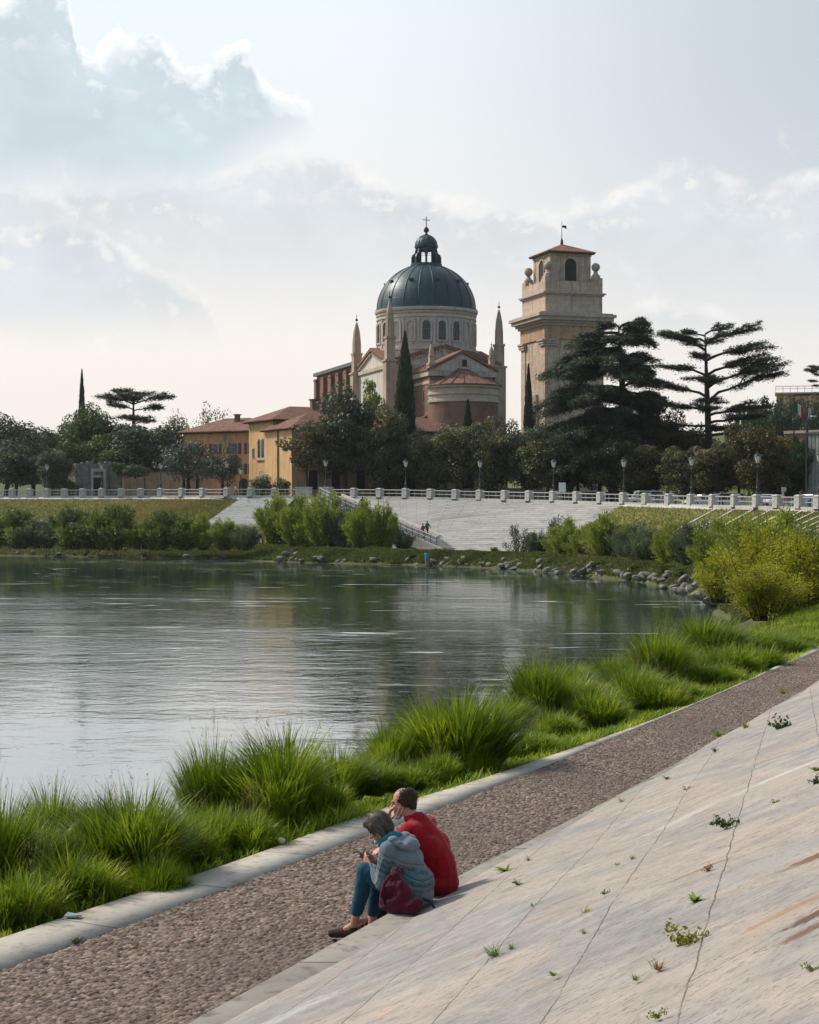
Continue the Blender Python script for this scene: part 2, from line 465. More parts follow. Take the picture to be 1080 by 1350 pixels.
def far_cobble_mat():
    m, g, b, out = new_mat('far_cobbles')
    v = g.coord('Object')
    vo = g.new('ShaderNodeTexVoronoi'); g.put(vo.inputs['Vector'], g.mapping(v, (9, 9, 9)))
    vd = vo.outputs['Distance']
    tone = g.xyz(vo.outputs['Color'])[0]
    col = g.ramp(tone, [(0, (.12, .09, .078)), (.5, (.185, .143, .124)), (1, (.28, .235, .21))])
    col = g.mix(g.smooth(vd, .35, .62), col, (.07, .055, .047))
    g.put(b.inputs['Base Color'], col); b.inputs['Roughness'].default_value = .85
    g.put(b.inputs['Normal'], g.bump(g.math('SUBTRACT', 1.0, vd), .8, .03))
    return m

def revet_mat(name, c1, c2, cj, row=.5, wid=2.2):
    """coursed pale stone revetment with dark weathered joints"""
    m, g, b, out = new_mat(name)
    uv = g.coord('UV')
    s, t, _ = g.xyz(uv)
    wob = g.noise(uv, .5, 3, .5)
    br = g.new('ShaderNodeTexBrick'); g.put(br.inputs['Vector'], g.comb(s, g.math('ADD', t, g.math('MULTIPLY', wob, .12)), 0.0))
    br.inputs['Scale'].default_value = 1.0; br.inputs['Brick Width'].default_value = wid; br.inputs['Row Height'].default_value = row
    br.inputs['Mortar Size'].default_value = .035; br.inputs['Mortar Smooth'].default_value = .4
    br.inputs['Color1'].default_value = (*c1, 1); br.inputs['Color2'].default_value = (*c2, 1); br.inputs['Mortar'].default_value = (*cj, 1)
    big = g.noise(uv, .12, 5, .6, .6)
    run = g.noise(g.comb(g.math('MULTIPLY', s, .22), g.math('MULTIPLY', t, 1.6), 0.0), 1.0, 6, .65, .6)
    wear = g.math('MULTIPLY', g.smooth(run, .46, .62), g.smooth(big, .38, .58))
    col = g.mix(g.math('MULTIPLY', br.outputs['Fac'], .8), br.outputs['Color'], br.outputs['Color'])
    col = g.mix(g.math('MULTIPLY', wear, .75), col, cj)
    col = g.mix(g.math('MULTIPLY', g.smooth(g.noise(uv, .45, 5, .65), .56, .72), .4), col, tuple(q * .6 for q in c1))
    gap = g.math('MULTIPLY', g.smooth(g.noise(g.comb(g.math('MULTIPLY', s, .5), g.math('MULTIPLY', t, 2.0), 6.0), 1.0, 4, .6), .66, .70), g.smooth(big, .44, .56))
    col = g.mix(g.math('MULTIPLY', gap, .8), col, (.07, .075, .06))
    g.put(b.inputs['Base Color'], col); b.inputs['Roughness'].default_value = .88; b.inputs['Specular IOR Level'].default_value = .2
    g.put(b.inputs['Normal'], g.bump(g.math('ADD', g.math('MULTIPLY', br.outputs['Fac'], -1.0), g.math('MULTIPLY', g.noise(uv, 4, 4, .6), .5)), .5, .04))
    return m

STAINS = [  # along slope, up slope, half length, half width, angle, colour, strength
    (-3.45, 3.93, .30, .09, R(30), (.16, .075, .04), .9), (-5.50, 4.26, .22, .08, R(30), (.10, .05, .035), .9),
    (-5.85, 4.28, .25, .06, R(30), (.15, .07, .04), .85), (-2.2, 4.0, .55, .05, R(30), (.25, .125, .06), .75),
    (-2.75, 3.05, .35, .035, R(30), (.24, .12, .06), .8), (-3.3, 3.55, .35, .09, R(30), (.40, .27, .19), .4),
    (-5.1, 4.1, .45, .05, R(30), (.33, .17, .08), .7), (-1.3, 3.5, .9, .10, R(31), (.47, .36, .27), .35),
    (2.6, 2.75, 1.2, .10, R(24), (.52, .51, .50), .6), (1.2, 2.0, .7, .12, R(24), (.50, .485, .465), .5), (-4.7, .55, 1.5, .14, R(14), (.46, .47, .465), .55),
    (-4.9, 1.75, .10, .05, R(25), (.70, .32, .20), .5), (-3.2, 3.6, 1.1, .22, R(25), (.30, .31, .32), .5)]
M_SLOPE = slope_mat(); M_WATER = water_mat(); M_COB = cobble_mat(); M_FCOB = far_cobble_mat()
def kerb_mat(name, c1, c2, c3, step):
    m = mottled(name, c1, c2, 1.4, .85, .4, .008, c3, bscale=45)
    g = N(m.node_tree); b = [n for n in g.n if n.type == 'BSDF_PRINCIPLED'][0]
    uv = g.coord('UV'); s, t, _ = g.xyz(uv)
    q = g.math('ADD', s, g.math('MULTIPLY', g.math('SUBTRACT', g.noise(uv, 1.1, 3), .5), .10))
    ln = g.math('SUBTRACT', 1.0, g.smooth(g.math('ABSOLUTE', g.math('SUBTRACT', g.math('FRACT', g.math('DIVIDE', q, step)), .5)), .004, .009))
    old = b.inputs['Base Color'].links[0].from_socket
    tone = g.noise(g.comb(g.math('FLOOR', g.math('ADD', g.math('DIVIDE', q, step), .5)), 0.0, 0.0), 3.7, 0)
    col = g.mix(.35, old, g.ramp(tone, [(.3, .32), (.7, .66)]), 'OVERLAY')
    spots = g.smooth(g.noise(g.coord(), 9, 6, .7), .56, .68)
    col = g.mix(g.math('MULTIPLY', spots, .45), col, tuple(k * .55 for k in c3))
    g.put(b.inputs['Base Color'], g.mix(g.math('MULTIPLY', ln, .8), col, tuple(k * .35 for k in c3)))
    return m
M_KERB = kerb_mat('kerb_stone', (.34, .31, .285), (.44, .405, .37), (.26, .235, .21), 1.7)
M_OLDK = mottled('old_kerb_stone', (.37, .335, .305), (.47, .435, .40), 1.4, .85, .4, .008, (.28, .25, .225), bscale=45)
M_STEP = kerb_mat('step_stone', (.175, .163, .15), (.25, .234, .217), (.12, .11, .10), 2.3)
M_OLDS = mottled('old_step_stone', (.215, .20, .185), (.31, .29, .27), 1.6, .85, .5, .008, (.17, .155, .145), bscale=45)
M_SOIL = mottled('bank_soil', (.045, .055, .02), (.09, .10, .035), .6, .95, .6, .05, (.12, .09, .05))
M_TURF = mottled('slope_turf', (.095, .115, .028), (.20, .18, .05), .55, .95, 1.0, .25, (.245, .17, .065), bscale=2.2)
M_LAWN = mottled('promenade_lawn', (.06, .08, .03), (.11, .12, .05), .2, .95, .5, .05, (.09, .075, .05))
M_ASPH = mottled('asphalt', (.045, .045, .048), (.065, .064, .064), .4, .9, .3, .01)
M_REVET = revet_mat('revetment_stone', (.29, .287, .285), (.37, .363, .355), (.15, .15, .147))
M_PANEL = revet_mat('panel_stone', (.25, .258, .26), (.32, .325, .325), (.14, .145, .142), .6, 3.0)
M_CONC = mottled('pale_concrete', (.40, .39, .37), (.53, .515, .49), .5, .85, .3, .02, (.28, .275, .26))
M_ROUGH = mottled('old_masonry', (.16, .15, .135), (.34, .32, .29), .8, .9, .6, .06, (.08, .08, .07))
M_HILL = mottled('hill_scrub', (.05, .075, .025), (.12, .13, .05), .03, .95, .6, .5, (.16, .15, .07), bscale=.5)

# ================================================================ terrain lines (plan), from behind the camera round to far left
S_ = [(-13.8, -20), (-5.64, 0), (.18, 14.28), (4.44, 24.7), (7.83, 33), (13.3, 47), (18, 62), (22.3, 80), (25.6, 100), (27, 120), (27, 140), (25, 156), (20.5, 173), (14.6, 187.5), (7.8, 199), (0, 208), (-9, 216.5)]
SZ = [.35, .35, .35, .35, .3, .2, .1, 0, -.2, -.35, -.45, -.5, -.5, -.5, -.5, -.5, -.5]
B_ = [(-18.4, -18), (-10.2, 1.2), (-3.5, 14.5), (1.72, 24.7), (5.5, 32.8), (11.3, 47), (15.6, 63), (19.3, 81.5), (22, 101), (23, 120), (22.8, 139), (21, 154), (17, 169), (11.5, 182.5), (5.0, 193), (-2.5, 201.5), (-11.5, 209.5)]
W_ = [(-23, -16), (-14.7, 3.2), (-8, 16.5), (-2.8, 26.8), (1.0, 35), (6.8, 49.5), (11.6, 66), (15.6, 84), (18.9, 104), (20.2, 121), (19.5, 142), (17.3, 155), (12.4, 172), (7.0, 185), (0, 193.5), (-8, 200.5), (-16, 206.5)]
# railing line on top of the far embankment: photo column, distance, photo row of its foot
RAIL = [(1180, 143, 672), (1080, 152.5, 671), (999, 162, 669), (912, 178, 667), (822, 190, 664), (730, 204, 661), (633, 216, 658.7), (535, 225, 656.2), (430, 234.5, 655), (299.5, 242, 654.5), (212, 253, 654.7), (62, 259.5, 655), (-60, 264, 655), (-260, 272, 655.5)]
T_ = [(-13.8 + 11.8, -20 - 5.5), (-5.64 + 11.8, -5.5), (.18 + 11.8, 8.8), (4.44 + 11.8, 19.2), (19.6, 27.5), (25.1, 41.5), (30.0, 57), (34.5, 76), (37.8, 97), (39.6, 118), (39.8, 137)]
TZ = [5.0, 5.0, 5.0, 5.0, 4.95, 4.9, 4.8, 4.7, 4.6, 4.5, 4.45]
def rail_pt(x):
    """point on the railing line under photo column x"""
    for (x0, d0, y0), (x1, d1, y1) in zip(RAIL, RAIL[1:]):
        if x1 <= x <= x0:
            k = (x - x0) / (x1 - x0)
            return P(x, y0 + (y1 - y0) * k, d0 + (d1 - d0) * k)
    return P(x, RAIL[-1][2], RAIL[-1][1])

def strip(name, lines, mats, sub=1, uvs=True, parent=None, smooth=False):
    """ruled surface through polylines with equal point counts"""
    L = [np.array(l, float) for l in lines]
    n = len(L[0]); V = []; uv = []; Fc = []
    s = np.concatenate([[0], np.cumsum(np.linalg.norm(np.diff(L[0], axis=0), axis=1))])
    for i in range(n):
        t = 0
        for j, l in enumerate(L):
            if j: t += np.linalg.norm(l[i] - L[j - 1][i])
            V.append(l[i]); uv.append((s[i], t))
    k = len(L)
    for i in range(n - 1):
        for j in range(k - 1):
            Fc.append((i * k + j, (i + 1) * k + j, (i + 1) * k + j + 1, i * k + j + 1))
    V = np.array(V); Fc = np.array(Fc)
    nz = np.cross(V[Fc[:, 1]] - V[Fc[:, 0]], V[Fc[:, 2]] - V[Fc[:, 0]])[:, 2].sum()
    if nz < 0: Fc = Fc[:, ::-1]
    me = np_mesh(name, V, Fc, mats, uv=np.array(uv), smooth=smooth)
    o = obj(name, me, parent)
    return o

def l3(pts, z):
    zz = z if hasattr(z, '__len__') else [z] * len(pts)
    return [(p[0], p[1], q) for p, q in zip(pts, zz)]

def resample(pts, step):
    """Catmull-Rom through 3-D points at about equal spacing"""
    P_ = np.array(pts, float); P_ = np.vstack([2 * P_[0] - P_[1], P_, 2 * P_[-1] - P_[-2]]); out = []
    for i in range(1, len(P_) - 2):
        p0, p1, p2, p3 = P_[i - 1:i + 3]
        k = max(1, int(np.linalg.norm(p2 - p1) / step))
        for j in range(k):
            t = j / k
            out.append(.5 * (2 * p1 + (p2 - p0) * t + (2 * p0 - 5 * p1 + 4 * p2 - p3) * t * t + (3 * p1 - p0 - 3 * p2 + p3) * t ** 3))
    out.append(P_[-2])
    return np.array(out)

def densify(pts, k):
    P_ = np.array(pts, float); P_ = np.vstack([2 * P_[0] - P_[1], P_, 2 * P_[-1] - P_[-2]]); out = []
    for i in range(1, len(P_) - 2):
        p0, p1, p2, p3 = P_[i - 1:i + 3]
        for j in range(k):
            t = j / k
            out.append(.5 * (2 * p1 + (p2 - p0) * t + (2 * p0 - 5 * p1 + 4 * p2 - p3) * t * t + (3 * p1 - p0 - 3 * p2 + p3) * t ** 3))
    out.append(P_[-2])
    return np.array(out)

WATER_Z = -2.0
# ---- ground sheet to the horizon, river water, river bed
gs = MB(); gs.add([(-3000, -600, -6), (3000, -600, -6), (3000, 5000, -6), (-3000, 5000, -6)], [(0, 1, 2, 3)])
tag(gs.build('ground', M_LAWN), kind='structure')
wm = MB(); wm.add([(-900, -300, WATER_Z), (40, -300, WATER_Z), (40, 330, WATER_Z), (-900, 330, WATER_Z)], [(0, 1, 2, 3)])
tag(wm.build('water', M_WATER), kind='structure')

# ---- near and right bank, from under water to the kerb
i9 = len(S_)
BZ = [0.0] * 7 + [-.1, -.3, -.45, -.55, -.6, -.6, -.6, -.6, -.6, -.6]
mid = [(.55 * b[0] + .45 * w[0], .55 * b[1] + .45 * w[1]) for b, w in zip(B_, W_)]
under = [(w[0] + (w[0] - b[0]) * .8, w[1] + (w[1] - b[1]) * .8) for b, w in zip(B_, W_)]
bank_lines = [densify(l3(B_, [z - .012 for z in BZ]), 6), densify(l3(mid, -.55), 6), densify(l3(W_, -1.95), 6), densify(l3(under, -4.5), 6)]
for l, amp in zip(bank_lines[1:3], (.12, .10)):
    l[:, 2] += rng.normal(0, amp, len(l)); l[:, :2] += rng.normal(0, .25, (len(l), 2)) * np.clip(l[:, 1:2] / 60, .3, 1.5)
tag(strip('river_bank', bank_lines, [M_SOIL], smooth=True), kind='structure')

# ---- kerb strip, cobbled path, sitting step (near part as measured)
KO = [(-18.4, -18, 0), (-10.2, 1.2, 0), (-3.47, 14.46, 0), (-1.9, 17.5, 0), (-.46, 20.6, 0), (1.72, 24.7, 0), (5.52, 32.8, 0), (11.3, 47, 0)]
KI = [(-17.7, -18.2, 0), (-9.55, .9, 0), (-2.9, 14.1, 0), (-1.35, 17.3, 0), (.1, 20.35, 0), (2.15, 24.9, 0), (5.75, 33.2, 0), (11.6, 47, 0)]
PX = []
for x, y, _ in KI:                                                  # step front line, a little left of the slope foot
    sx = .19 + .408 * (y - 14.28)
    w = .36 if y < 13 else max(.10, .36 - (y - 13) * .03)
    PX.append((sx - w, y - .25, .0))
ko, ki, pf = densify(KO, 8), densify(KI, 8), densify(PX, 8)
kz = ki.copy(); kz[:, 2] = .02
koz = ko.copy(); koz[:, 2] = .02
kd = ki.copy(); kd[:, 2] = -.1
tag(strip('kerb_strip', [np.column_stack([ko[:, :2], np.full(len(ko), -.2)]), koz, kz, kd], [M_KERB]), kind='structure')
pe = pf.copy(); pe[:, :2] += (.06, -.02)
pl = [np.column_stack([ki[:, :2] - (.03, 0), np.full(len(ki), -.012)]), np.column_stack([pe[:, :2], np.full(len(pe), -.012)])]
tag(strip('path', pl, [M_FCOB]), kind='structure')
# path beyond the measured part follows the bank
ip = 5
pb = [densify(l3(B_[ip:], [z + .02 for z in BZ[ip:]]), 6), densify(l3([(s[0] - .05, s[1]) for s in S_[ip:]], [z - .02 for z in SZ[ip:]]), 6)]
tag(strip('footpath', pb, [M_FCOB]), kind='structure')
# real cobbles, stone by stone, along the part close enough to see
def cobbles():
    e = np.array([.42, .9075]); nn = np.array([.9075, -.42])
    s0, s1, ds = 9.0, 30.5, .0185
    kiA = np.array(KI)[:, :2]; pfA = np.array(PX)[:, :2]
    ys = np.concatenate([np.arange(9.5, 26, .0118), np.arange(26, 46.9, .022)])
    xl = np.interp(ys, ki[:, 1], ki[:, 0]); xr = np.interp(ys, pf[:, 1], pf[:, 0]) + .03
    nx = 225
    tt = np.linspace(0, 1, nx)
    X = xl[:, None] * (1 - tt) + xr[:, None] * tt; Y = np.repeat(ys[:, None], nx, 1)
    U = (X * nn[0] + Y * nn[1]); Vv = (X * e[0] + Y * e[1])
    cu, cv = .044, .060
    iu = np.floor(U / cu).astype(int); iv = np.floor(Vv / cv).astype(int)
    def h2(a, b, k):
        x = (a * 374761393 + b * 668265263 + k * 974634777) & 0x7fffffff
        x = (x ^ (x >> 13)) * 1274126177 & 0x7fffffff
        return ((x ^ (x >> 16)) & 0xffff) / 65535.0
    best = np.full(U.shape, 9.); second = np.full(U.shape, 9.); tone = np.zeros(U.shape); hh = np.zeros(U.shape)
    for a in (-1, 0, 1):
        for b in (-1, 0, 1):
            ca, cb = iu + a, iv + b
            px = (ca + .5 + (h2(ca, cb, 1) - .5) * .75) * cu; py = (cb + .5 + (h2(ca, cb, 2) - .5) * .75) * cv
            d = np.hypot((U - px) / cu, (Vv - py) / cv)
            m = d < best
            second = np.where(m, best, np.minimum(second, d))
            tone = np.where(m, h2(ca, cb, 3), tone); hh = np.where(m, h2(ca, cb, 4), hh)
            best = np.where(m, d, best)
    edge = np.clip((second - best) / .55, 0, 1)
    z = (np.sqrt(np.clip(1 - (1 - edge) ** 2, 0, 1))) * (.018 + .015 * hh) - .007
    t = np.where(edge < .22, .02, .22 + .70 * tone ** 1.5)  # gaps toned dark: the joint plus painted shadow between stones
    V = np.stack([X, Y, z], -1).reshape(-1, 3)
    ny = len(ys); idx = np.arange(ny * nx).reshape(ny, nx)
    Fq = np.stack([idx[:-1, :-1], idx[:-1, 1:], idx[1:, 1:], idx[1:, :-1]], -1).reshape(-1, 4)
    me = np_mesh('cobbled_path', V, Fq, [M_COB], smooth=True, attr=t.reshape(-1))
    return tag(obj('cobbled_path', me), kind='structure')
cobbles()
st_top = .352
sf, sb = pf.copy(), pf.copy()
sb[:, 0] = .19 + .408 * (sb[:, 1] - 14.28) + .25
tag(strip('stone_step', [np.column_stack([sf[:, :2], np.full(len(sf), -.05)]), np.column_stack([sf[:, :2] + (.004, 0), np.full(len(sf), st_top)]), np.column_stack([sb[:, :2], np.full(len(sb), st_top + .0)])], [M_STEP]), kind='structure')

# ---- the near paved slope, gently dished stone sheet with slope coordinates as UV
EV = np.array([.378, .926]); EV /= np.linalg.norm(EV); NV = np.array([EV[1], -EV[0]])
TAN = .36; UPL = math.hypot(1, TAN)
P0 = np.array([.19, 14.28])
def slope_xyz(s, t):
    k = t / UPL
    q = P0 + EV * s + NV * k
    return Vector((q[0], q[1], .35 + TAN * k))
def slope_px(x, y):
    """slope coordinates (s, t) under photo pixel"""
    up = np.array([NV[0], NV[1], TAN]) / UPL; e3 = np.array([EV[0], EV[1], 0]); nn = np.cross(e3, up)
    r = np.array([(x - 540) / F_PX, 1, (HZ - y) / F_PX]); c = np.array([0, 0, CAMZ]); p = np.array([P0[0], P0[1], .35])
    k = np.dot(p - c, nn) / np.dot(r, nn); q = c + r * k - p
    return float(q @ e3), float(q @ up)
def near_slope():
    ss = np.arange(-36, 34.1, .25); ts = np.concatenate([[-.02, .0, .04], np.arange(.3, 13.9, .4)])
    V = []; uv = []
    for s in ss:
        for t in ts:
            p = slope_xyz(s, t)
            z = p.z + .012 * math.sin(s * 1.3 + t * 2.1) + .010 * math.sin(s * .63 - t * 1.4)
            if t < 0: z = .2
            V.append((p.x, p.y, z)); uv.append((s, t))
    a, b = len(ss), len(ts); idx = np.arange(a * b).reshape(a, b)
    Fq = np.stack([idx[:-1, :-1], idx[:-1, 1:], idx[1:, 1:], idx[1:, :-1]], -1).reshape(-1, 4)[:, ::-1]
    me = np_mesh('stone_slope', np.array(V), Fq, [M_SLOPE], uv=np.array(uv), smooth=True)
    return tag(obj('stone_slope', me), kind='structure')
near_slope()

# ---- right and far embankment slopes
k0 = 4
far_T = [rail_pt(x) for x in (1110, 1030, 930, 822, 730, 640, 535)]
topA = [(T_[i][0], T_[i][1], TZ[i]) for i in range(k0, 11)] + [tuple(far_T[0])] + [tuple(p) for p in far_T[1:4]]
botA = [(S_[i][0], S_[i][1], SZ[i]) for i in range(k0, 11)] + [(S_[i][0], S_[i][1], SZ[i]) for i in (10, 11, 12, 13)]
botA[7] = (26.8, 146, -.47)
la, lb = densify(botA, 6), densify(topA, 6)
lm = (la * .5 + lb * .5); lm[:, 2] += rng.normal(0, .06, len(lm))
lt = la * .06 + lb * .94                                            # concrete capping band above the turf
tag(strip('grass_slope', [la, lm, lt], [M_TURF]), kind='structure')
up = np.array([0, 0, .05])
tag(strip('coping_band', [lt + up * .2, lt + up, lb + up], [M_CONC]), kind='structure')
# main pale revetment between the turf and the stairs, carried on behind the stairs
topB = [tuple(p) for p in far_T[3:]] + [tuple(rail_pt(470)), tuple(rail_pt(400))]
botB = [(14.6, 187.5, -.5), (7.8, 199, -.5), (3.8, 204, -.5), (0, 208, -.5), (-8, 216, -.5), (-17, 221, .2)]
lc, ld = densify(botB, 5), densify(topB, 5)
tag(strip('stone_revetment', [lc, lc * .5 + ld * .5, ld], [M_REVET]), kind='structure')
# raised concrete ribs running down the turf
for i in range(30):
    k = 11 + i * 1.44
    j = min(int(k), len(la) - 2); f = k - j
    b3 = la[j] * (1 - f) + la[j + 1] * f; t3 = lt[j] * (1 - f) + lt[j + 1] * f
    if b3[1] < 62: continue
    d = la[j + 1] - la[j]; d /= np.linalg.norm(d); w = d * .24; hgt = np.array([0, 0, .10])
    mb = MB(); A0, A1, B0, B1 = b3 - w, b3 + w, t3 - w, t3 + w
    mb.add([A0, A1, B1, B0, A0 + hgt, A1 + hgt, B1 + hgt, B0 + hgt], [(4, 5, 6, 7), (0, 1, 5, 4), (1, 2, 6, 5), (2, 3, 7, 6), (3, 0, 4, 7)])
    tag(mb.build('kerb_line', M_CONC), kind='structure')
# ---- left embankment: capping band, turf, stone panel, quay ledge and wall, bushy foreshore
lx = [392, 350, 320, 262, 212, 62, -60, -260]
topC = [tuple(rail_pt(x)) for x in lx]
quay = [tuple(P(x, y, d)) for x, y, d in ((352, 690, 226), (318, 690, 231), (270, 690, 236), (212, 689, 242), (150, 688, 245.5), (40, 686.5, 249), (-70, 686, 254), (-260, 686, 262))]
q, tp = np.array(quay), np.array(topC)
cap = q * .12 + tp * .88
tag(strip('stone_panel', [q[:3], (q[:3] + tp[:3]) / 2, tp[:3]], [M_PANEL]), kind='structure')
qq, cc = densify(q[2:], 5), densify(cap[2:], 5)
tag(strip('grass_slope', [qq, (qq + cc) / 2, cc], [M_TURF]), kind='structure')
tq = densify(tp[2:], 5)
tag(strip('coping_band', [cc + up, tq + up], [M_CONC]), kind='structure')
qo = densify(q, 5); nrm = np.array([-.55, -.83, 0]); qe = qo + nrm * 1.1
low = qe.copy(); low[:, 2] = -.1
tag(strip('quay_ledge', [qo + up * .5, qe + up * .5, qe + up * .5 - (0, 0, .35), low], [M_ROUGH]), kind='structure')
ret = MB(); a = Vector(q[0]); bq = Vector(tp[0])
ret.add([(qe[0][0], qe[0][1], -.4), (a.x, a.y, -.4), (bq.x, bq.y, -.4), (bq.x, bq.y, bq.z), (a.x, a.y, a.z + .03), (qe[0][0], qe[0][1], a.z + .03)], [(0, 1, 4, 5), (1, 2, 3, 4)])
tag(ret.build('panel_side_wall', M_ROUGH), kind='structure')
wl = [(-16, 206.5, -1.95), (-23, 216.5, -1.95), (-29, 221, -1.95), (-38, 227, -1.95), (-57, 238.5, -1.95), (-80, 250, -1.95), (-110, 258, -1.95)]
fw = [(-11.5, 214, -.3), (low[3][0], low[3][1], -.1), (low[8][0], low[8][1], -.1), (low[14][0], low[14][1], -.1), (low[20][0], low[20][1], -.1), (low[27][0], low[27][1], -.1), (low[-1][0], low[-1][1], -.1)]
fa, fb = densify(wl, 6), densify(fw, 6)
fm = fa * .5 + fb * .5; fm[:, 2] = -.75 + rng.normal(0, .15, len(fm))
fu = fa.copy(); fu[:, 1] -= 6; fu[:, 2] = -4
tag(strip('river_bank', [fb, fm, fa, fu], [M_SOIL], smooth=True), kind='structure')
# ---- promenade behind the railing, then the town ground rising gently
prom = [rail_pt(x) for x in (1180, 1080, 999, 912, 822, 730, 633, 535, 430, 400, 299.5, 212, 62, -60, -260)]
pA = np.array([tuple(p) for p in prom]); pA[:, 2] += .0
pB = pA + np.column_stack([np.full(len(pA), 4), np.full(len(pA), 9.0), np.zeros(len(pA))])
pC = pB + np.column_stack([np.full(len(pA), 10), np.full(len(pA), 50.0), np.full(len(pA), .3)])
pD = pC + np.column_stack([pA[:, 0] * 3, np.full(len(pA), 500.0), np.full(len(pA), 6.0)])
tag(strip('promenade', [pA - (0, 0, .4), pA, pB], [M_CONC]), kind='structure')
tag(strip('park_lawn', [pB, pC], [M_LAWN]), kind='structure')
tag(strip('town_ground', [pC, pD], [M_LAWN]), kind='structure')
# right side ground behind the near embankment
rr = [(T_[i][0], T_[i][1], TZ[i]) for i in range(11)] + [tuple(rail_pt(1180))]
rA = np.array(rr); rB = rA + (60, 0, 0)
rB[-1] = pC[0]; rB[-2] = pC[0] + (20, -20, 0)
tag(strip('street', [rA, rB], [M_ASPH]), kind='structure')
# ---- hills behind the town
def hill(name, cx, cy, rx, ry, h, z0, seed):
    r2 = np.random.default_rng(seed); n = 40
    xs = np.linspace(-1.3, 1.3, n); V = []
    ph = r2.uniform(0, 6, 6)
    for a in xs:
        for b in xs:
            z = h * math.exp(-(a * a * 1.8 + b * b * 2)) * (1 + .10 * math.sin(a * 7 + ph[0]) + .08 * math.sin(b * 9 + ph[1]) + .05 * math.sin(a * 17 + ph[2]))
            V.append((cx + a * rx, cy + b * ry, z0 + z))
    idx = np.arange(n * n).reshape(n, n)
    Fq = np.stack([idx[:-1, :-1], idx[1:, :-1], idx[1:, 1:], idx[:-1, 1:]], -1).reshape(-1, 4)
    return tag(obj(name, np_mesh(name, np.array(V), Fq, [M_HILL], smooth=True)), kind='structure')
hill('hill', 150, 520, 150, 150, 34, 4, 3)
hill('hill', -110, 620, 160, 120, 22, 4, 4)
# ================================================================ materials of buildings and street furniture
def brick_mat(name, c1, c2, cj, scale=1.0):
    m, g, b, out = new_mat(name)
    v = g.coord()
    x, y, z = g.xyz(v)
    br = g.new('ShaderNodeTexBrick'); g.put(br.inputs['Vector'], g.comb(g.math('ADD', x, y), z, 0.0))
    br.inputs['Scale'].default_value = 1.0; br.inputs['Brick Width'].default_value = .45 * scale; br.inputs['Row Height'].default_value = .16 * scale
    br.inputs['Mortar Size'].default_value = .012 * scale
    br.inputs['Color1'].default_value = (*c1, 1); br.inputs['Color2'].default_value = (*c2, 1); br.inputs['Mortar'].default_value = (*cj, 1)
    n = g.noise(v, .35, 6, .62, .6)
    col = g.mix(g.math('MULTIPLY', g.smooth(n, .45, .68), .55), br.outputs['Color'], tuple(q * .55 for q in c1))
    st = g.noise(g.comb(g.math('MULTIPLY', g.math('ADD', x, y), .9), g.math('MULTIPLY', z, .12), 0.0), 1.0, 5, .6)
    col = g.mix(g.math('MULTIPLY', g.smooth(st, .54, .72), .4), col, cj)
    g.put(b.inputs['Base Color'], col); b.inputs['Roughness'].default_value = .9; b.inputs['Specular IOR Level'].default_value = .2
    g.put(b.inputs['Normal'], g.bump(br.outputs['Fac'], -.3, .02))
    return m
def wall_mat(name, c1, c2, stain, block=None):
    """plaster or ashlar with rain streaks of dirt"""
    m, g, b, out = new_mat(name)
    v = g.coord(); x, y, z = g.xyz(v)
    hsum = g.math('ADD', x, g.math('MULTIPLY', y, .83))
    n = g.noise(v, .45, 6, .62, .5)
    col = g.ramp(n, [(.35, c1), (.65, c2)])
    st = g.noise(g.comb(g.math('MULTIPLY', hsum, 1.5), g.math('MULTIPLY', z, .14), 0.0), 1.0, 6, .62)
    col = g.mix(g.math('MULTIPLY', g.smooth(st, .46, .68), .75), col, stain)
    col = g.mix(g.math('MULTIPLY', g.smooth(g.noise(v, 1.3, 6, .7), .50, .70), .6), col, stain)
    h = g.noise(v, 5, 4, .6)
    if block:
        br = g.new('ShaderNodeTexBrick'); g.put(br.inputs['Vector'], g.comb(hsum, z, 0.0))
        br.inputs['Scale'].default_value = 1.0; br.inputs['Brick Width'].default_value = block[0]; br.inputs['Row Height'].default_value = block[1]
        br.inputs['Mortar Size'].default_value = .02; br.inputs['Color1'].default_value = (.42, .42, .42, 1); br.inputs['Color2'].default_value = (.60, .60, .60, 1); br.inputs['Mortar'].default_value = (.28, .28, .28, 1)
        col = g.mix(.5, col, br.outputs['Color'], 'OVERLAY')
        h = g.math('ADD', g.math('MULTIPLY', h, .5), g.math('MULTIPLY', br.outputs['Fac'], -1.0))
    g.put(b.inputs['Base Color'], col); b.inputs['Roughness'].default_value = .9; b.inputs['Specular IOR Level'].default_value = .2
    g.put(b.inputs['Normal'], g.bump(h, .35, .03))
    return m
def tile_mat(name, c1, c2, c3):
    m, g, b, out = new_mat(name)
    v = g.coord(); x, y, z = g.xyz(v)
    vo = g.new('ShaderNodeTexVoronoi'); g.put(vo.inputs['Vector'], g.mapping(v, (2.6, 2.6, 3.4)))
    tone = g.xyz(vo.outputs['Color'])[0]
    col = g.ramp(tone, [(0, tuple(q * .5 for q in c1)), (.35, c1), (.7, c2), (1, c3)])
    n = g.noise(v, .5, 5, .6)
    col = g.mix(g.math('MULTIPLY', g.smooth(n, .45, .7), .5), col, tuple(q * .45 for q in c1))
    g.put(b.inputs['Base Color'], col); b.inputs['Roughness'].default_value = .85; b.inputs['Specular IOR Level'].default_value = .2
    wv = g.new('ShaderNodeTexWave', bands_direction='DIAGONAL'); g.put(wv.inputs['Vector'], g.mapping(v, (2.2, 2.2, .2)))
    wv.inputs['Distortion'].default_value = 1.0
    g.put(b.inputs['Normal'], g.bump(g.math('ADD', wv.outputs['Fac'], g.math('MULTIPLY', vo.outputs['Distance'], .6)), .6, .08))
    return m
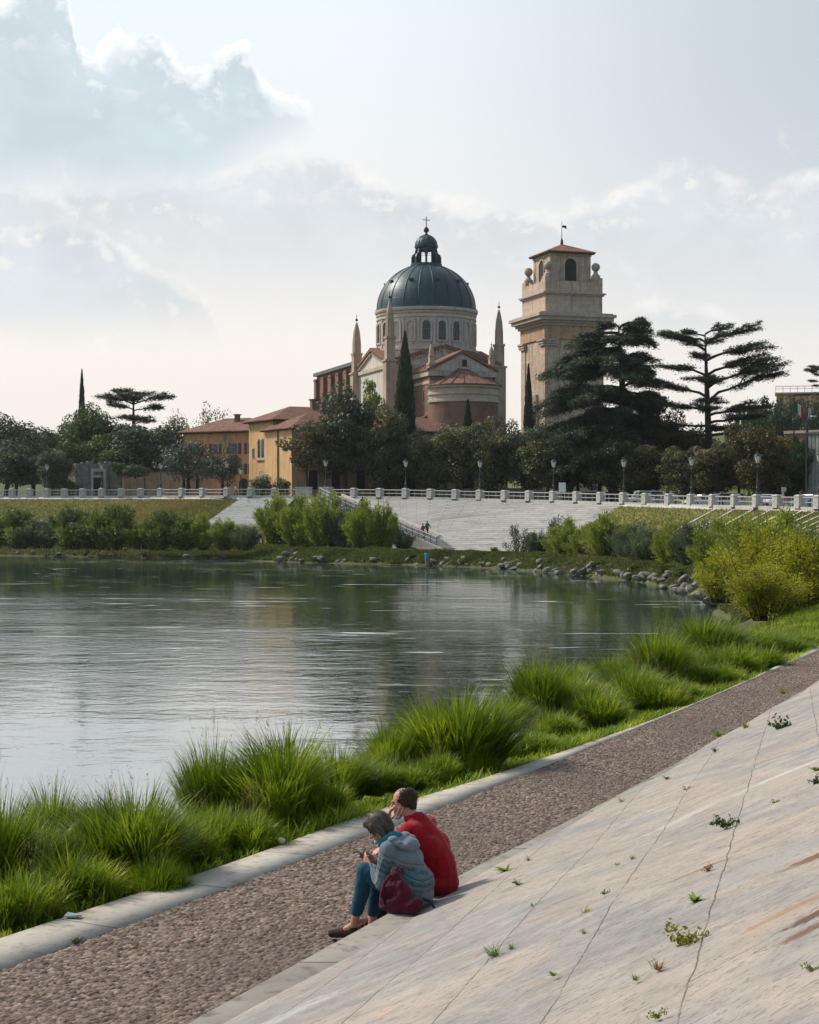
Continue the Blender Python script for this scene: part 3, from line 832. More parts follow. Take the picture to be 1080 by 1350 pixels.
def copper_mat():
    m, g, b, out = new_mat('dome_lead')
    v = g.coord(); x, y, z = g.xyz(v)
    ang = g.math('ARCTAN2', y, x)
    st = g.noise(g.comb(g.math('MULTIPLY', ang, 9.0), g.math('MULTIPLY', z, .22), 0.0), 1.0, 6, .62)
    n = g.noise(v, .35, 6, .62)
    col = g.ramp(st, [(.3, (.014, .038, .055)), (.55, (.024, .058, .080)), (.75, (.045, .086, .108))])
    col = g.mix(g.math('MULTIPLY', g.smooth(n, .5, .7), .5), col, (.022, .050, .072))
    rows = g.math('SUBTRACT', 1.0, g.smooth(g.math('ABSOLUTE', g.math('SUBTRACT', g.math('FRACT', g.math('MULTIPLY', z, .62)), .5)), .0, .05))
    col = g.mix(g.math('MULTIPLY', rows, .35), col, (.012, .025, .032))
    g.put(b.inputs['Base Color'], col); b.inputs['Roughness'].default_value = .46; b.inputs['Specular IOR Level'].default_value = .5
    b.inputs['Metallic'].default_value = .25
    g.put(b.inputs['Normal'], g.bump(g.math('ADD', n, g.math('MULTIPLY', rows, .6)), .4, .06))
    return m
def plain(name, c, rough=.5, metal=0.0, var=.15, spec=.4):
    return mottled(name, tuple(q * (1 - var) for q in c), tuple(q * (1 + var) for q in c), 3.0, rough, .15, .005, spec=spec, metal=metal)
def glassy(name, c, rough=.12):
    m, g, b, out = new_mat(name)
    n = g.noise(g.coord(), .8, 2, .5)
    g.put(b.inputs['Base Color'], g.ramp(n, [(.4, c), (.6, tuple(q * 1.6 for q in c))])); b.inputs['Roughness'].default_value = rough
    b.inputs['Specular IOR Level'].default_value = .6
    return m
M_BRICK = brick_mat('church_brick', (.235, .132, .10), (.185, .10, .078), (.22, .17, .145), 2.0)
M_BRICKD = brick_mat('nave_brick', (.30, .115, .085), (.24, .09, .07), (.26, .17, .14), 2.0)
M_CHURCH = wall_mat('church_stone', (.52, .455, .415), (.64, .57, .525), (.33, .28, .25))
M_WHITE = wall_mat('church_plaster', (.55, .51, .475), (.64, .60, .56), (.42, .385, .35))
M_TRIM = wall_mat('church_trim', (.46, .38, .32), (.56, .475, .41), (.29, .235, .20))
M_PINN = wall_mat('pinnacle_stone', (.43, .325, .25), (.50, .39, .305), (.26, .20, .16))
M_WING = wall_mat('shaded_wing_plaster', (.40, .265, .185), (.48, .33, .235), (.24, .165, .12))  # house plaster browned: the shade on the front is put into the colour
M_TOWER = wall_mat('tower_stone', (.50, .385, .31), (.61, .485, .40), (.30, .225, .185), (1.6, .62))
M_FRIEZE = wall_mat('tower_frieze', (.46, .29, .19), (.55, .37, .25), (.24, .17, .13), (1.3, .62))
M_TILE = tile_mat('roof_tiles', (.25, .115, .085), (.36, .185, .14), (.48, .31, .25))
M_TILER = tile_mat('tower_tiles', (.30, .12, .08), (.40, .19, .13), (.47, .27, .20))
M_LEAD = copper_mat()
M_DARKROOF = plain('lead_sheet', (.085, .09, .10), .5)
M_DARK = plain('dark_interior', (.012, .013, .015), .6)  # near-black fill paints the shade inside openings; also on doors and grilles
M_PANE = glassy('window_glass', (.028, .035, .043))
M_YEL = wall_mat('yellow_plaster', (.60, .375, .185), (.68, .44, .23), (.43, .26, .135))
M_ORA = wall_mat('orange_plaster', (.50, .27, .14), (.58, .335, .185), (.35, .19, .11))
M_PINKW = wall_mat('faded_plaster', (.42, .30, .21), (.52, .38, .27), (.22, .18, .15))
M_GREYW = wall_mat('grey_masonry', (.19, .18, .168), (.29, .275, .255), (.055, .052, .046), (1.0, .4))
M_SHUT = plain('shutter_paint', (.10, .035, .035), .6)
M_EAVE = plain('eave_timber', (.05, .035, .028), .8)
M_IRON = plain('cast_iron_green', (.022, .035, .034), .45)
M_RAILM = plain('rail_metal', (.33, .33, .33), .6)
M_PIER = mottled('pier_stone', (.42, .41, .385), (.54, .525, .50), .9, .85, .4, .02, (.26, .25, .24))
M_LGLASS = glassy('lamp_glass', (.45, .48, .47), .25)
M_STAIRW = wall_mat('stair_wall', (.27, .26, .245), (.36, .35, .33), (.13, .125, .115), (1.8, .6))
M_TYRE = plain('tyre', (.015, .015, .016), .8)

def arch(w, h, n=10, c=0.0, base=0.0):
    r = w / 2
    pts = [(c - r, base), (c + r, base)]
    for i in range(n + 1):
        a = math.pi * i / n
        pts.append((c + r * math.cos(a), base + h - r + r * math.sin(a)))
    return pts
def ring_prism(mb, outer, inner, A, Bv, ext, o):
    """a frame: outline outer minus inner (same count), extruded"""
    n = len(outer); A, Bv, E3, O = Vector(A), Vector(Bv), Vector(ext), Vector(o)
    f = lambda p: O + A * p[0] + Bv * p[1]
    vs = [f(p) for p in outer] + [f(p) for p in inner]
    vs += [v + E3 for v in vs]
    fs = []
    for i in range(n):
        j = (i + 1) % n
        fs += [(2 * n + i, 2 * n + j, 3 * n + j, 3 * n + i), (i, n + i, n + j, j), (i, j, 2 * n + j, 2 * n + i), (n + i, 3 * n + i, 3 * n + j, n + j)]
    mb.add(vs, fs)
def window(parent, o, A, n, w, h, arched=True, frame_m=None, pane_m=None, fw=.18, proud=.14, bars=True, shutters=None, name='window'):
    """surround (the part) with a pane (its sub-part); o = middle of the sill on the wall, A = along wall, n = outward"""
    A, n = Vector(A).normalized(), Vector(n).normalized(); Z = Vector((0, 0, 1)); o = Vector(o)
    mk = (lambda ww, hh, b=0.0: arch(ww, hh, 10, 0, b)) if arched else (lambda ww, hh, b=0.0: [(-ww / 2, b), (ww / 2, b), (ww / 2, b + hh), (-ww / 2, b + hh)])
    mb = MB(); ring_prism(mb, mk(w + 2 * fw, h + 2 * fw, -fw), mk(w, h), A, Z, n * proud, o - n * .05)
    f = mb.build(name, frame_m or M_CHURCH, parent)
    mp = MB(); mp.prism(mk(w - .004, h - .004, .002), A, Z, n * .03, o - n * .02)
    mp.build('pane', pane_m or M_PANE, f)
    if bars:
        mbar = MB()
        mbar.prism([(-.05, .02), (.05, .02), (.05, h - .05), (-.05, h - .05)], A, Z, n * .05, o + n * .012)
        mbar.prism([(-w / 2 + .01, h * .55), (-.052, h * .55), (-.052, h * .55 + .09), (-w / 2 + .01, h * .55 + .09)], A, Z, n * .045, o + n * .012)
        mbar.prism([(.052, h * .55), (w / 2 - .01, h * .55), (w / 2 - .01, h * .55 + .09), (.052, h * .55 + .09)], A, Z, n * .045, o + n * .012)
        mbar.build('sash', M_DARKROOF, f)
    if shutters:
        for s in (-1, 1):
            ms = MB(); c0 = s * (w / 2 + fw + w * .26)
            ms.prism([(c0 - w * .25, 0), (c0 + w * .25, 0), (c0 + w * .25, h), (c0 - w * .25, h)], A, Z, n * .07, o + n * .012)
            ms.build('shutter', shutters, f)
    return f
def hip_roof(mb, x0, x1, y0, y1, z, h, ov=.5, inset=None, th=.16):
    ins = min(x1 - x0, y1 - y0) / 2 if inset is None else inset
    X0, X1, Y0, Y1 = x0 - ov, x1 + ov, y0 - ov, y1 + ov
    cx, cy = (x0 + x1) / 2, (y0 + y1) / 2
    if x1 - x0 >= y1 - y0: r0, r1 = (X0 + ins + ov, cy, z + h), (X1 - ins - ov, cy, z + h)
    else: r0, r1 = (cx, Y0 + ins + ov, z + h), (cx, Y1 - ins - ov, z + h)
    b = [(X0, Y0, z), (X1, Y0, z), (X1, Y1, z), (X0, Y1, z)]
    t = [(p[0], p[1], z + th) for p in b]
    if x1 - x0 >= y1 - y0: fs = [(4, 5, 9, 8), (5, 6, 9), (6, 7, 8, 9), (7, 4, 8)]
    else: fs = [(4, 5, 8), (5, 6, 9, 8), (6, 7, 9), (7, 4, 8, 9)]
    mb.add(b + t + [r0, r1], fs + [(3, 2, 1, 0), (0, 1, 5, 4), (1, 2, 6, 5), (2, 3, 7, 6), (3, 0, 4, 7)])

# ================================================================ the domed church
def church():
    TH = R(18); BZ0 = 6.0
    ch = empty('domed_church', (3.3, 335, BZ0), TH, 'brick and pale stone church under a great blue-grey dome with obelisk pinnacles', 'church')
    Z = lambda z: z - BZ0
    X, Y, Zv = (1, 0, 0), (0, 1, 0), (0, 0, 1)
    # nave, running back from the crossing: brick with pilasters, flat dark roof
    m = MB(); m.boxm(-10, 10, 11.2, 46, 0, Z(34.2)); nave = m.build('nave', M_BRICKD, ch)
    m = MB(); m.prism([(-10.7, Z(34.2)), (10.7, Z(34.2)), (10.7, Z(34.9)), (0, Z(37.2)), (-10.7, Z(34.9))], X, Zv, (0, 35.5, 0), (0, 11.0, 0)); m.build('roof', M_DARKROOF, nave)
    for v in (14.5, 20.5, 26.5, 32.5, 38.5, 44.8):
        m = MB(); m.boxm(-10.75, -10.005, v - .8, v + .8, 0, Z(33.0)); m.box((-10.38, v, Z(33.25)), (.95, 1.9, .5)); m.build('pilaster', M_BRICK, nave)
    # crossing block with four gables
    a = 11.0
    m = MB()
    m.boxm(-a, a, -a, a, 0, Z(32.4)); cr = m.build('crossing', M_WHITE, ch)
    for i, (A, n, o) in enumerate(((X, (0, -1, 0), (0, -a, 0)), ((0, -1, 0), (-1, 0, 0), (-a, 0, 0)), (Y, (1, 0, 0), (a, 0, 0)), ((-1, 0, 0), (0, 1, 0), (0, a, 0)))):
        n = Vector(n)
        m = MB(); m.prism([(-a, Z(32.4)), (a, Z(32.4)), (0, Z(35.6))], A, Zv, -n * 2.2, Vector(o)); m.build('gable', M_WHITE, cr)
        m = MB()
        for s in (-1, 1):
            pts = [(s * (a + .3), Z(32.35)), (s * (a + .3), Z(33.0)), (0, Z(36.25)), (0, Z(35.6))]
            m.prism(pts, A, Zv, -n * 3.0, Vector(o) + n * .55)
        m.build('gable_cornice', M_TILE, cr)
        m = MB()
        m.prism([(-a - .2, Z(31.5)), (a + .2, Z(31.5)), (a + .2, Z(32.2)), (-a - .2, Z(32.2))], A, Zv, -n * .8, Vector(o) + n * .35)
        m.build('string_course', M_TRIM, cr)
        for s in (-1, 1):
            m = MB()
            for k in range(1, 19):
                u = s * a * k / 19.0; zz = Z(35.35) - (35.6 - 32.4) * abs(u) / a
                m.prism([(u - .16, zz - .38), (u + .16, zz - .38), (u + .16, zz), (u - .16, zz)], A, Zv, n * .42, Vector(o) + n * .01)
            m.build('dentil_molding', M_TRIM, cr)
    window(cr, (-a, -1.5, Z(20.5)), (0, -1, 0), (-1, 0, 0), 2.0, 6.0, False, M_TRIM, M_PANE, .25)
    # downpipe on the near corner
    m = MB(); m.tube([(-8.9, -11.25, 0), (-8.9, -11.25, Z(31.3))], .16, 6); m.build('downpipe', M_DARKROOF, ch)
    # drum
    prof = [(9.75, Z(33)), (9.75, Z(35.3)), (10.0, Z(35.4)), (10.0, Z(35.9)), (9.6, Z(36.0)), (9.6, Z(41.6)), (9.85, Z(41.7)), (9.85, Z(42.0)), (9.65, Z(42.05)), (9.65, Z(42.9)), (10.0, Z(43.0)), (10.15, Z(43.25)), (10.15, Z(43.6)), (9.7, Z(43.65))]
    m = MB(); m.lathe(prof, n=80); drum = m.build('drum', M_CHURCH, ch, smooth=True)
    base_ang = math.atan2(-335 , -3.3) - TH                          # bay facing the river in front
    for k in range(20):
        q = (k % 5)
        an = base_ang + R(18) * k
        n = Vector((math.cos(an), math.sin(an), 0)); A = Vector((-n.y, n.x, 0)); r = 9.6
        if q in (0, 1, 2):
            window(drum, n * (r + .045) + Vector((0, 0, Z(37.2))), A, n, 1.55, 3.7, True, M_CHURCH, M_PANE, .30, .26)
        else:
            m = MB(); ring_prism(m, arch(2.1, 4.3, 10, 0, -.2), arch(1.5, 3.7, 10, 0, 0), A, Zv, n * .24, n * (r - .02) + Vector((0, 0, Z(37.2)))); m.build('blind_arch', M_CHURCH, drum)
        an2 = an + R(9); n2 = Vector((math.cos(an2), math.sin(an2), 0)); A2 = Vector((-n2.y, n2.x, 0))
        m = MB(); m.prism([(-.22, Z(36)), (.22, Z(36)), (.22, Z(41.6)), (-.22, Z(41.6))], A2, Zv, n2 * .3, n2 * 9.5); m.build('pilaster', M_CHURCH, drum)
    m = MB(); m.lathe([(9.66, Z(42.4)), (9.86, Z(42.45)), (9.9, Z(42.8)), (9.66, Z(42.86))], n=80); m.build('bracket_molding', M_TRIM, drum)
    # dome: a little taller than a half sphere, raised seams, small hatches
    RD, HD = 9.75, 9.4
    pts = []
    for i in range(25):
        t = i / 24 * R(77.5)
        pts.append((RD * math.cos(t), Z(43.65) + HD * math.sin(t) / math.sin(R(77.5)) * .965))
    m = MB(); m.lathe([(10.05, Z(43.55)), (10.05, Z(43.85)), (9.8, Z(43.9))] + pts, n=96)
    for k in range(20):
        an = R(18) * k + base_ang + R(9); n = Vector((math.cos(an), math.sin(an), 0))
        m.tube([n * (r + .03) + Vector((0, 0, z)) for r, z in pts[::2]], .10, 5)
    for k in range(10):
        an = base_ang + R(36) * k + R(18) - R(3); t = 11
        r, z = pts[t]; n = Vector((math.cos(an), math.sin(an), 0))
        m.box(n * (r - .05) + Vector((0, 0, z)), (.9, .8, .4), an)
    dome = m.build('dome', M_LEAD, ch, smooth=True)
    zt = pts[-1][1]
    # lantern: eight piers with volutes, open arches, cap, ball and cross
    m = MB(); m.lathe([(3.1, zt - .5), (3.1, zt + .25), (2.0, zt + .3)], n=32); m.lathe([(2.05, zt + 3.35), (2.3, zt + 3.45), (2.35, zt + 3.8), (2.0, zt + 3.85)], n=32)
    for k in range(8):
        an = base_ang + R(45) * k + R(22.5) + R(22.5); n = Vector((math.cos(an), math.sin(an), 0)); A = Vector((-n.y, n.x, 0))
        m.prism([(1.55, zt + .26), (2.95, zt + .26), (2.95, zt + 1.5), (2.75, zt + 2.0), (2.3, zt + 2.35), (2.05, zt + 3.4), (1.55, zt + 3.4)], n, Zv, A * .42, -A * .21)
        an = an + R(22.5); n = Vector((math.cos(an), math.sin(an), 0)); A = Vector((-n.y, n.x, 0))
        ring_prism(m, [(-.72, zt + 2.2), (.72, zt + 2.2), (.72, zt + 3.4), (-.72, zt + 3.4)], [(-.5, zt + 2.21), (.5, zt + 2.21), (.35, zt + 2.9), (-.35, zt + 2.9)], A, Zv, n * .3, n * 1.5)
    lan = m.build('lantern', M_LEAD, ch)
    m = MB(); m.lathe([(2.15 * math.cos(R(t)), zt + 3.86 + 2.15 * math.sin(R(t))) for t in range(0, 91, 10)], n=32)
    for k in range(8):
        an = base_ang + R(45) * k; n = Vector((math.cos(an), math.sin(an), 0))
        m.tube([n * (2.17 * math.cos(R(t))) + Vector((0, 0, zt + 3.86 + 2.17 * math.sin(R(t)))) for t in range(0, 90, 12)], .08, 5)
    m.build('lantern_cap', M_LEAD, lan, smooth=True)
    m = MB(); m.lathe([(.25, zt + 5.9), (.35, zt + 6.15), (.15, zt + 6.35), (.5, zt + 6.7), (.55, zt + 7.0), (.4, zt + 7.35), (.1, zt + 7.6), (.03, zt + 7.7)], n=16); m.build('ball', M_EAVE, lan, smooth=True)
    m = MB(); m.box((0, 0, zt + 8.6), (.13, .13, 2.0)); m.box((-.42, 0, zt + 8.95), (.7, .12, .13)); m.box((.42, 0, zt + 8.95), (.7, .12, .13)); m.build('cross', M_EAVE, lan)
    # corner pinnacles
    def pinnacle(u, v, zb, zs, ztop, w, mat, nm='pinnacle'):
        m = MB()
        m.box((u, v, (Z(zb) + Z(zs)) / 2), (w * 1.25, w * 1.25, zs - zb)); m.box((u, v, Z(zs) + .18), (w * 1.5, w * 1.5, .36))
        m.box((u, v, Z(zs) + .36 + (ztop - zs) * .17), (w * .96, w * .96, (ztop - zs) * .34))
        m.box((u, v, Z(zs) + .36 + (ztop - zs) * .36), (w * 1.12, w * 1.12, (ztop - zs) * .04))
        zz = Z(zs) + .36 + (ztop - zs) * .38
        m.lathe([(w * .53, zz), (w * .51, zz + (ztop - zs) * .2), (w * .39, zz + (ztop - zs) * .40), (w * .19, zz + (ztop - zs) * .54), (w * .05, zz + (ztop - zs) * .60)], (u, v, 0), 8)
        zq = zz + (ztop - zs) * .62
        p = m.build(nm, mat, ch)
        m = MB(); m.ball((u, v, zq + w * .12), w * .16, 8); m.tube([(u, v, zq), (u, v, zq + w * .75)], w * .035, 5); m.build('finial', M_EAVE, p)
    pinnacle(-11.2, 10.4, 6, 31.8, 42.2, 1.75, M_PINN)
    pinnacle(-11.0, -11.2, 6, 32.6, 44.2, 1.7, M_PINN)
    pinnacle(11.2, -10.6, 6, 32.0, 43.2, 1.65, M_PINN)
    pinnacle(11.2, 11.2, 6, 31.8, 42.2, 1.9, M_PINN)
    # choir block and round apse
    b, L = 6.4, 21.0
    m = MB(); m.boxm(-b, b, -L, -a - .01, 0, Z(30.0)); choir = m.build('choir', M_BRICK, ch)
    m = MB(); m.prism([(-b, Z(30.3)), (b, Z(30.3)), (0, Z(33.6))], X, Zv, (0, 1.2, 0), (0, -L + .01, 0)); m.build('gable', M_WHITE, choir)
    m = MB()
    for s in (-1, 1):
        m.prism([(s * (b + .6), Z(30.25)), (s * (b + .6), Z(30.6)), (0, Z(34.25)), (0, Z(33.65))], X, Zv, (0, L - a + .4, 0), (0, -L - .45, 0))
    m.build('roof', M_TILE, choir)
    m = MB(); m.boxm(-b - .4, b + .4, -L - .4, -a - .02, Z(29.3), Z(30.2)); m.boxm(-b - .18, b + .18, -L - .18, -a - .03, Z(27.9), Z(28.4)); m.build('cornice', M_TRIM, choir)
    m = MB(); m.box((0, -L - .6, Z(31.6)), (1.5, 1.0, 1.9)); m.build('dormer', M_TRIM, choir)
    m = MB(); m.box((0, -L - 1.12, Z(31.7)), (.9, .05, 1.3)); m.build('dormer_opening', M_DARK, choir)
    pinnacle(-b + .5, -L + .5, 30.2, 31.3, 34.9, 1.0, M_PINN, 'small_pinnacle')
    pinnacle(b - .5, -L + .5, 30.2, 31.3, 34.9, 1.0, M_PINN, 'small_pinnacle')
    for v, z0, hh in ((-17.5, 24.5, 2.4), (-17.0, 18.8, 1.7), (-14.5, 15.0, 1.5)):
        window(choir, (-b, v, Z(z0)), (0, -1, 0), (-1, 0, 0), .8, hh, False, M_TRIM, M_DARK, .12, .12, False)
    ra = 6.55
    m = MB(); m.lathe([(ra, 0), (ra, Z(25.4))], (0, -L, 0), 40, math.pi, 2 * math.pi, cap=False); apse = m.build('apse', M_BRICK, ch, smooth=True)
    m = MB(); m.lathe([(ra + .02, Z(24.3)), (ra + .25, Z(24.35)), (ra + .25, Z(24.7)), (ra + .05, Z(24.75)), (ra + .05, Z(25.6)), (ra + .3, Z(25.7)), (ra + .3, Z(26.0)), (ra + .1, Z(26.05)), (ra + .1, Z(26.8)), (ra + .55, Z(27.0)), (ra + .55, Z(27.3)), (ra - .5, Z(27.35))], (0, -L, 0), 40, math.pi, 2 * math.pi, cap=False); m.build('cornice', M_TRIM, apse, smooth=True)
    m = MB(); m.lathe([(ra + .8, Z(27.35)), (ra + .8, Z(27.55)), (ra * .5, Z(29.2)), (.4, Z(30.9)), (.02, Z(30.95))], (0, -L, 0), 20, math.pi, 2 * math.pi, cap=False)
    for k in range(1, 10):
        an = math.pi * (1 + k / 10); n = Vector((math.cos(an), math.sin(an), 0))
        m.tube([n * r + Vector((0, -L, z)) for r, z in ((ra + .78, Z(27.6)), (ra * .5, Z(29.25)), (.5, Z(30.95)))], .13, 5)
    m.build('roof', M_TILE, apse)
    # low sacristy against the choir
    m = MB(); m.boxm(-b - 5.0, -b - .02, -19, -a - .05, 0, Z(19.5)); sac = m.build('sacristy', M_BRICK, ch)
    m = MB(); m.prism([(-b - 5.6, Z(19.5)), (-b - .03, Z(21.8)), (-b - .03, Z(22.1)), (-b - 5.6, Z(19.8))], X, Zv, (0, 9.0, 0), (0, -19.6, 0)); m.build('roof', M_TILE, sac)
church()

# ================================================================ the bell tower
def bell_tower():
    TH = R(18); b0 = 6.0
    t = empty('bell_tower', (30.8, 345, b0), TH, 'square sandstone bell tower with stone balls on its parapet and a red tiled cap', 'tower')
    Z = lambda z: z - b0
    a = 6.15; Zv = (0, 0, 1)
    m = MB(); m.boxm(-a, a, -a, a, 0, Z(41.4)); sh = m.build('shaft', M_TOWER, t)
    for sx in (-1, 1):
        for sy in (-1, 1):
            m = MB()
            m.box((sx * (a - .92), sy * (a - .92), Z(38.2) / 2), (2.2, 2.2, Z(38.2)))
            m.build('corner_pilaster', M_TOWER, sh)
            m = MB()
            for z0, p, hh in ((37.3, .55, .35), (37.7, .7, .45), (38.2, .9, .35)):
                m.box((sx * (a - .95), sy * (a + p / 2), Z(z0) + hh / 2), (2.2 + p, p, hh)); m.box((sx * (a + p / 2), sy * (a - .95), Z(z0) + hh / 2 + .003), (p - .006, 2.2 + p, hh))
            m.build('capital', M_TRIM, sh)
    m = MB(); m.boxm(-a - .3, a + .3, -a - .3, a + .3, Z(38.62), Z(41.3)); m.build('frieze', M_FRIEZE, sh)
    m = MB()
    for z0, z1, p in ((41.3, 41.8, .7), (41.8, 42.3, 1.1), (42.3, 43.0, 1.75), (43.0, 43.6, 2.15), (43.6, 43.85, 1.6)):
        m.boxm(-a - p, a + p, -a - p, a + p, Z(z0), Z(z1))
    m.build('great_cornice', M_TRIM, t)
    m = MB(); m.boxm(-a, a, -a, a, Z(43.8), Z(47.4)); m.build('attic', M_TOWER, t)
    m = MB(); m.boxm(-a - .3, a + .3, -a - .3, a + .3, Z(47.4), Z(47.7)); m.boxm(-a - .6, a + .6, -a - .6, a + .6, Z(47.7), Z(48.0)); m.build('attic_cornice', M_TRIM, t)
    # stepped parapet: higher blocks at the corners
    m = MB()
    for s in (-1, 1):
        m.box((0, s * (a - .35), Z(49.1)), (2 * a, .7, 2.2)); m.box((s * (a - .35), 0, Z(49.1)), (.7, 2 * a - 1.42, 2.2))
        for s2 in (-1, 1):
            m.box((s * (a - .9), s2 * (a - .9), Z(49.55)), (1.86, 1.86, 3.1)); m.box((s * (a - .9), s2 * (a - 3.0), Z(49.45)), (.9, .8, 2.7))
    m.build('parapet', M_TOWER, t)
    for sx in (-1, 1):
        for sy in (-1, 1):
            m = MB(); m.lathe([(.95, Z(51.1)), (.9, Z(51.6)), (.5, Z(52.0)), (.35, Z(52.5)), (.55, Z(52.6))], (sx * (a - 1), sy * (a - 1), 0), 16)
            m.ball((sx * (a - 1), sy * (a - 1), Z(53.35)), .88, 12); m.build('stone_ball', M_PINN if sx < 0 and sy > 0 else M_TRIM, t, smooth=True)
    c = 4.35
    m = MB()
    m.boxm(-c + .02, c - .02, -c + .02, c - .02, Z(48), Z(56.1)); bf = m.build('belfry', M_TOWER, t)
    for sx in (-1, 1):
        for sy in (-1, 1):
            m = MB(); m.box((sx * (c - .45), sy * (c - .45), Z(51.7)), (1.0, 1.0, 7.3)); m.build('corner_strip', M_TOWER, bf)
    m = MB(); m.boxm(-c - .15, c + .15, -c - .15, c + .15, Z(55.5), Z(56.15)); m.build('top_band', M_TOWER, bf)
    for A, n in (((1, 0, 0), (0, -1, 0)), ((0, -1, 0), (-1, 0, 0)), ((0, 1, 0), (1, 0, 0)), ((-1, 0, 0), (0, 1, 0))):
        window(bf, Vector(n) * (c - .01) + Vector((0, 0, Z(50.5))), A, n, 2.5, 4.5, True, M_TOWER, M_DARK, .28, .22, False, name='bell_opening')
    m = MB(); m.box((0, -c - .1, Z(49.75)), (1.6, .3, .22)); m.build('ledge', M_DARKROOF, bf)
    m = MB(); hip_roof(m, -c, c, -c, c, Z(56.15), 2.4, .85, th=.2); m.build('roof', M_TILER, t)
    m = MB(); m.boxm(-c - .7, c + .7, -c - .7, c + .7, Z(55.95), Z(56.12)); m.build('eaves', M_EAVE, t)
    m = MB(); m.lathe([(.35, Z(58.4)), (.28, Z(59.2)), (.08, Z(59.8)), (.06, Z(62.6)), (.02, Z(63.2))], n=8); m.box((.55, 0, Z(62.1)), (.9, .06, .45)); m.box((.85, 0, Z(61.8)), (.4, .06, .2)); m.build('weathervane', M_EAVE, t)
    for z0 in (20.5,):
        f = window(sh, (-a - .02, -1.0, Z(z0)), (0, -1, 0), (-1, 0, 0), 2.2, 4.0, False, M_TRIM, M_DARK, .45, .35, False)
        m = MB(); m.box((-a - .3, -1, Z(z0 + 5.2)), (.9, 3.8, .5)); m.box((-a - .2, -1, Z(z0 + 6.6)), (.6, 2.6, 1.4)); m.build('window_hood', M_TRIM, sh)
bell_tower()

# ================================================================ houses along the promenade
def yellow_house():
    c = P(385, 645, 252); z0 = 6.3
    h = empty('yellow_house', (c.x, c.y, z0), R(30), 'long yellow house with a twin arched window and low pantiled roofs beside the church', 'house')
    # lower long wing (near corner at the origin, front runs to +x, sunny end runs to +y)
    H = 10.2
    m = MB(); m.boxm(0, 30, 0, 9.5, -.4, H); wing = m.build('long_wing', M_WING, h)
    m = MB(); m.boxm(-.012, .3, .02, 9.4, -.4, H - .02); m.build('end_wall', M_YEL, wing)
    m = MB(); hip_roof(m, 0, 30, 0, 9.5, H, 2.6, .7); m.build('roof', M_TILE, wing)
    m = MB(); m.boxm(-.5, 30.5, -.5, 10, H - .16, H - .02); m.build('eaves', M_EAVE, wing)
    for x in (3.5, 7.3, 11.5, 15.5, 20, 24.5):
        window(wing, (x, 0, 6.4), (1, 0, 0), (0, -1, 0), 1.15, 1.9, False, M_TRIM, M_PANE, .14, .1)
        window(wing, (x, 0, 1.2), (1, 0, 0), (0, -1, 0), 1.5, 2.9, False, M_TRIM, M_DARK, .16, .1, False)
    window(wing, (0, 2.2, 6.8), (0, -1, 0), (-1, 0, 0), 1.0, 1.6, False, M_TRIM, M_PANE, .12, .1)
    m = MB(); m.tube([(-.12, 4.6, -.3), (-.12, 4.6, H - .2)], .1, 6); m.build('downpipe', M_DARKROOF, wing)
    # taller block behind, its sunny face to the left
    ca = P(363, 645, 260); rel = Matrix.Rotation(-R(30), 4, 'Z') @ Vector((ca.x - c.x, ca.y - c.y, 0))
    x0, y0 = rel.x, rel.y; H2 = 11.9; D = 9.6
    m = MB(); m.boxm(x0, x0 + 13, y0, y0 + D, -.4, H2); tb = m.build('tall_block', M_YEL, h)
    m = MB(); hip_roof(m, x0, x0 + 13, y0, y0 + D, H2, 2.5, .9); m.build('roof', M_TILE, tb)
    m = MB(); m.boxm(x0 - .7, x0 + 13.7, y0 - .7, y0 + D + .7, H2 - .16, H2 - .02); m.build('eaves', M_EAVE, tb)
    m = MB(); m.box((x0 + 8.5, y0 + 4, H2 + 2.7), (.8, .8, 1.6)); m.box((x0 + 8.5, y0 + 4, H2 + 3.6), (1.1, 1.1, .22)); m.build('chimney', M_BRICK, tb)
    L, n = (0, -1, 0), (-1, 0, 0)
    yc = y0 + D * .52
    for s in (-1, 1):
        window(tb, (x0, yc + s * .68, 6.3), L, n, 1.0, 2.9, True, M_TRIM, M_PANE, .16, .14, False)
    m = MB(); m.box((x0 - .12, yc, 6.0), (.24, 3.2, .25)); m.build('sill', M_TRIM, tb)
    for dy in (-2.9, 2.9):
        window(tb, (x0, yc + dy, 6.3), L, n, .75, 1.5, False, M_TRIM, M_SHUT, .1, .1, False)
    f = window(tb, (x0, yc + .1, 2.7), L, n, 1.1, 1.5, False, M_WHITE, M_RAILM, .12, .1, False)
    for dy in (-3.0, -1.0, .8, 3.0):
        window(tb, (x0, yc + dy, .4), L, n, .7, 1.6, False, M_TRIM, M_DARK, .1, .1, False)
    m = MB(); m.tube([(x0 - .1, y0 + .4, -.3), (x0 - .1, y0 + .4, H2 - .2)], .1, 6); m.build('downpipe', M_DARKROOF, tb)
yellow_house()

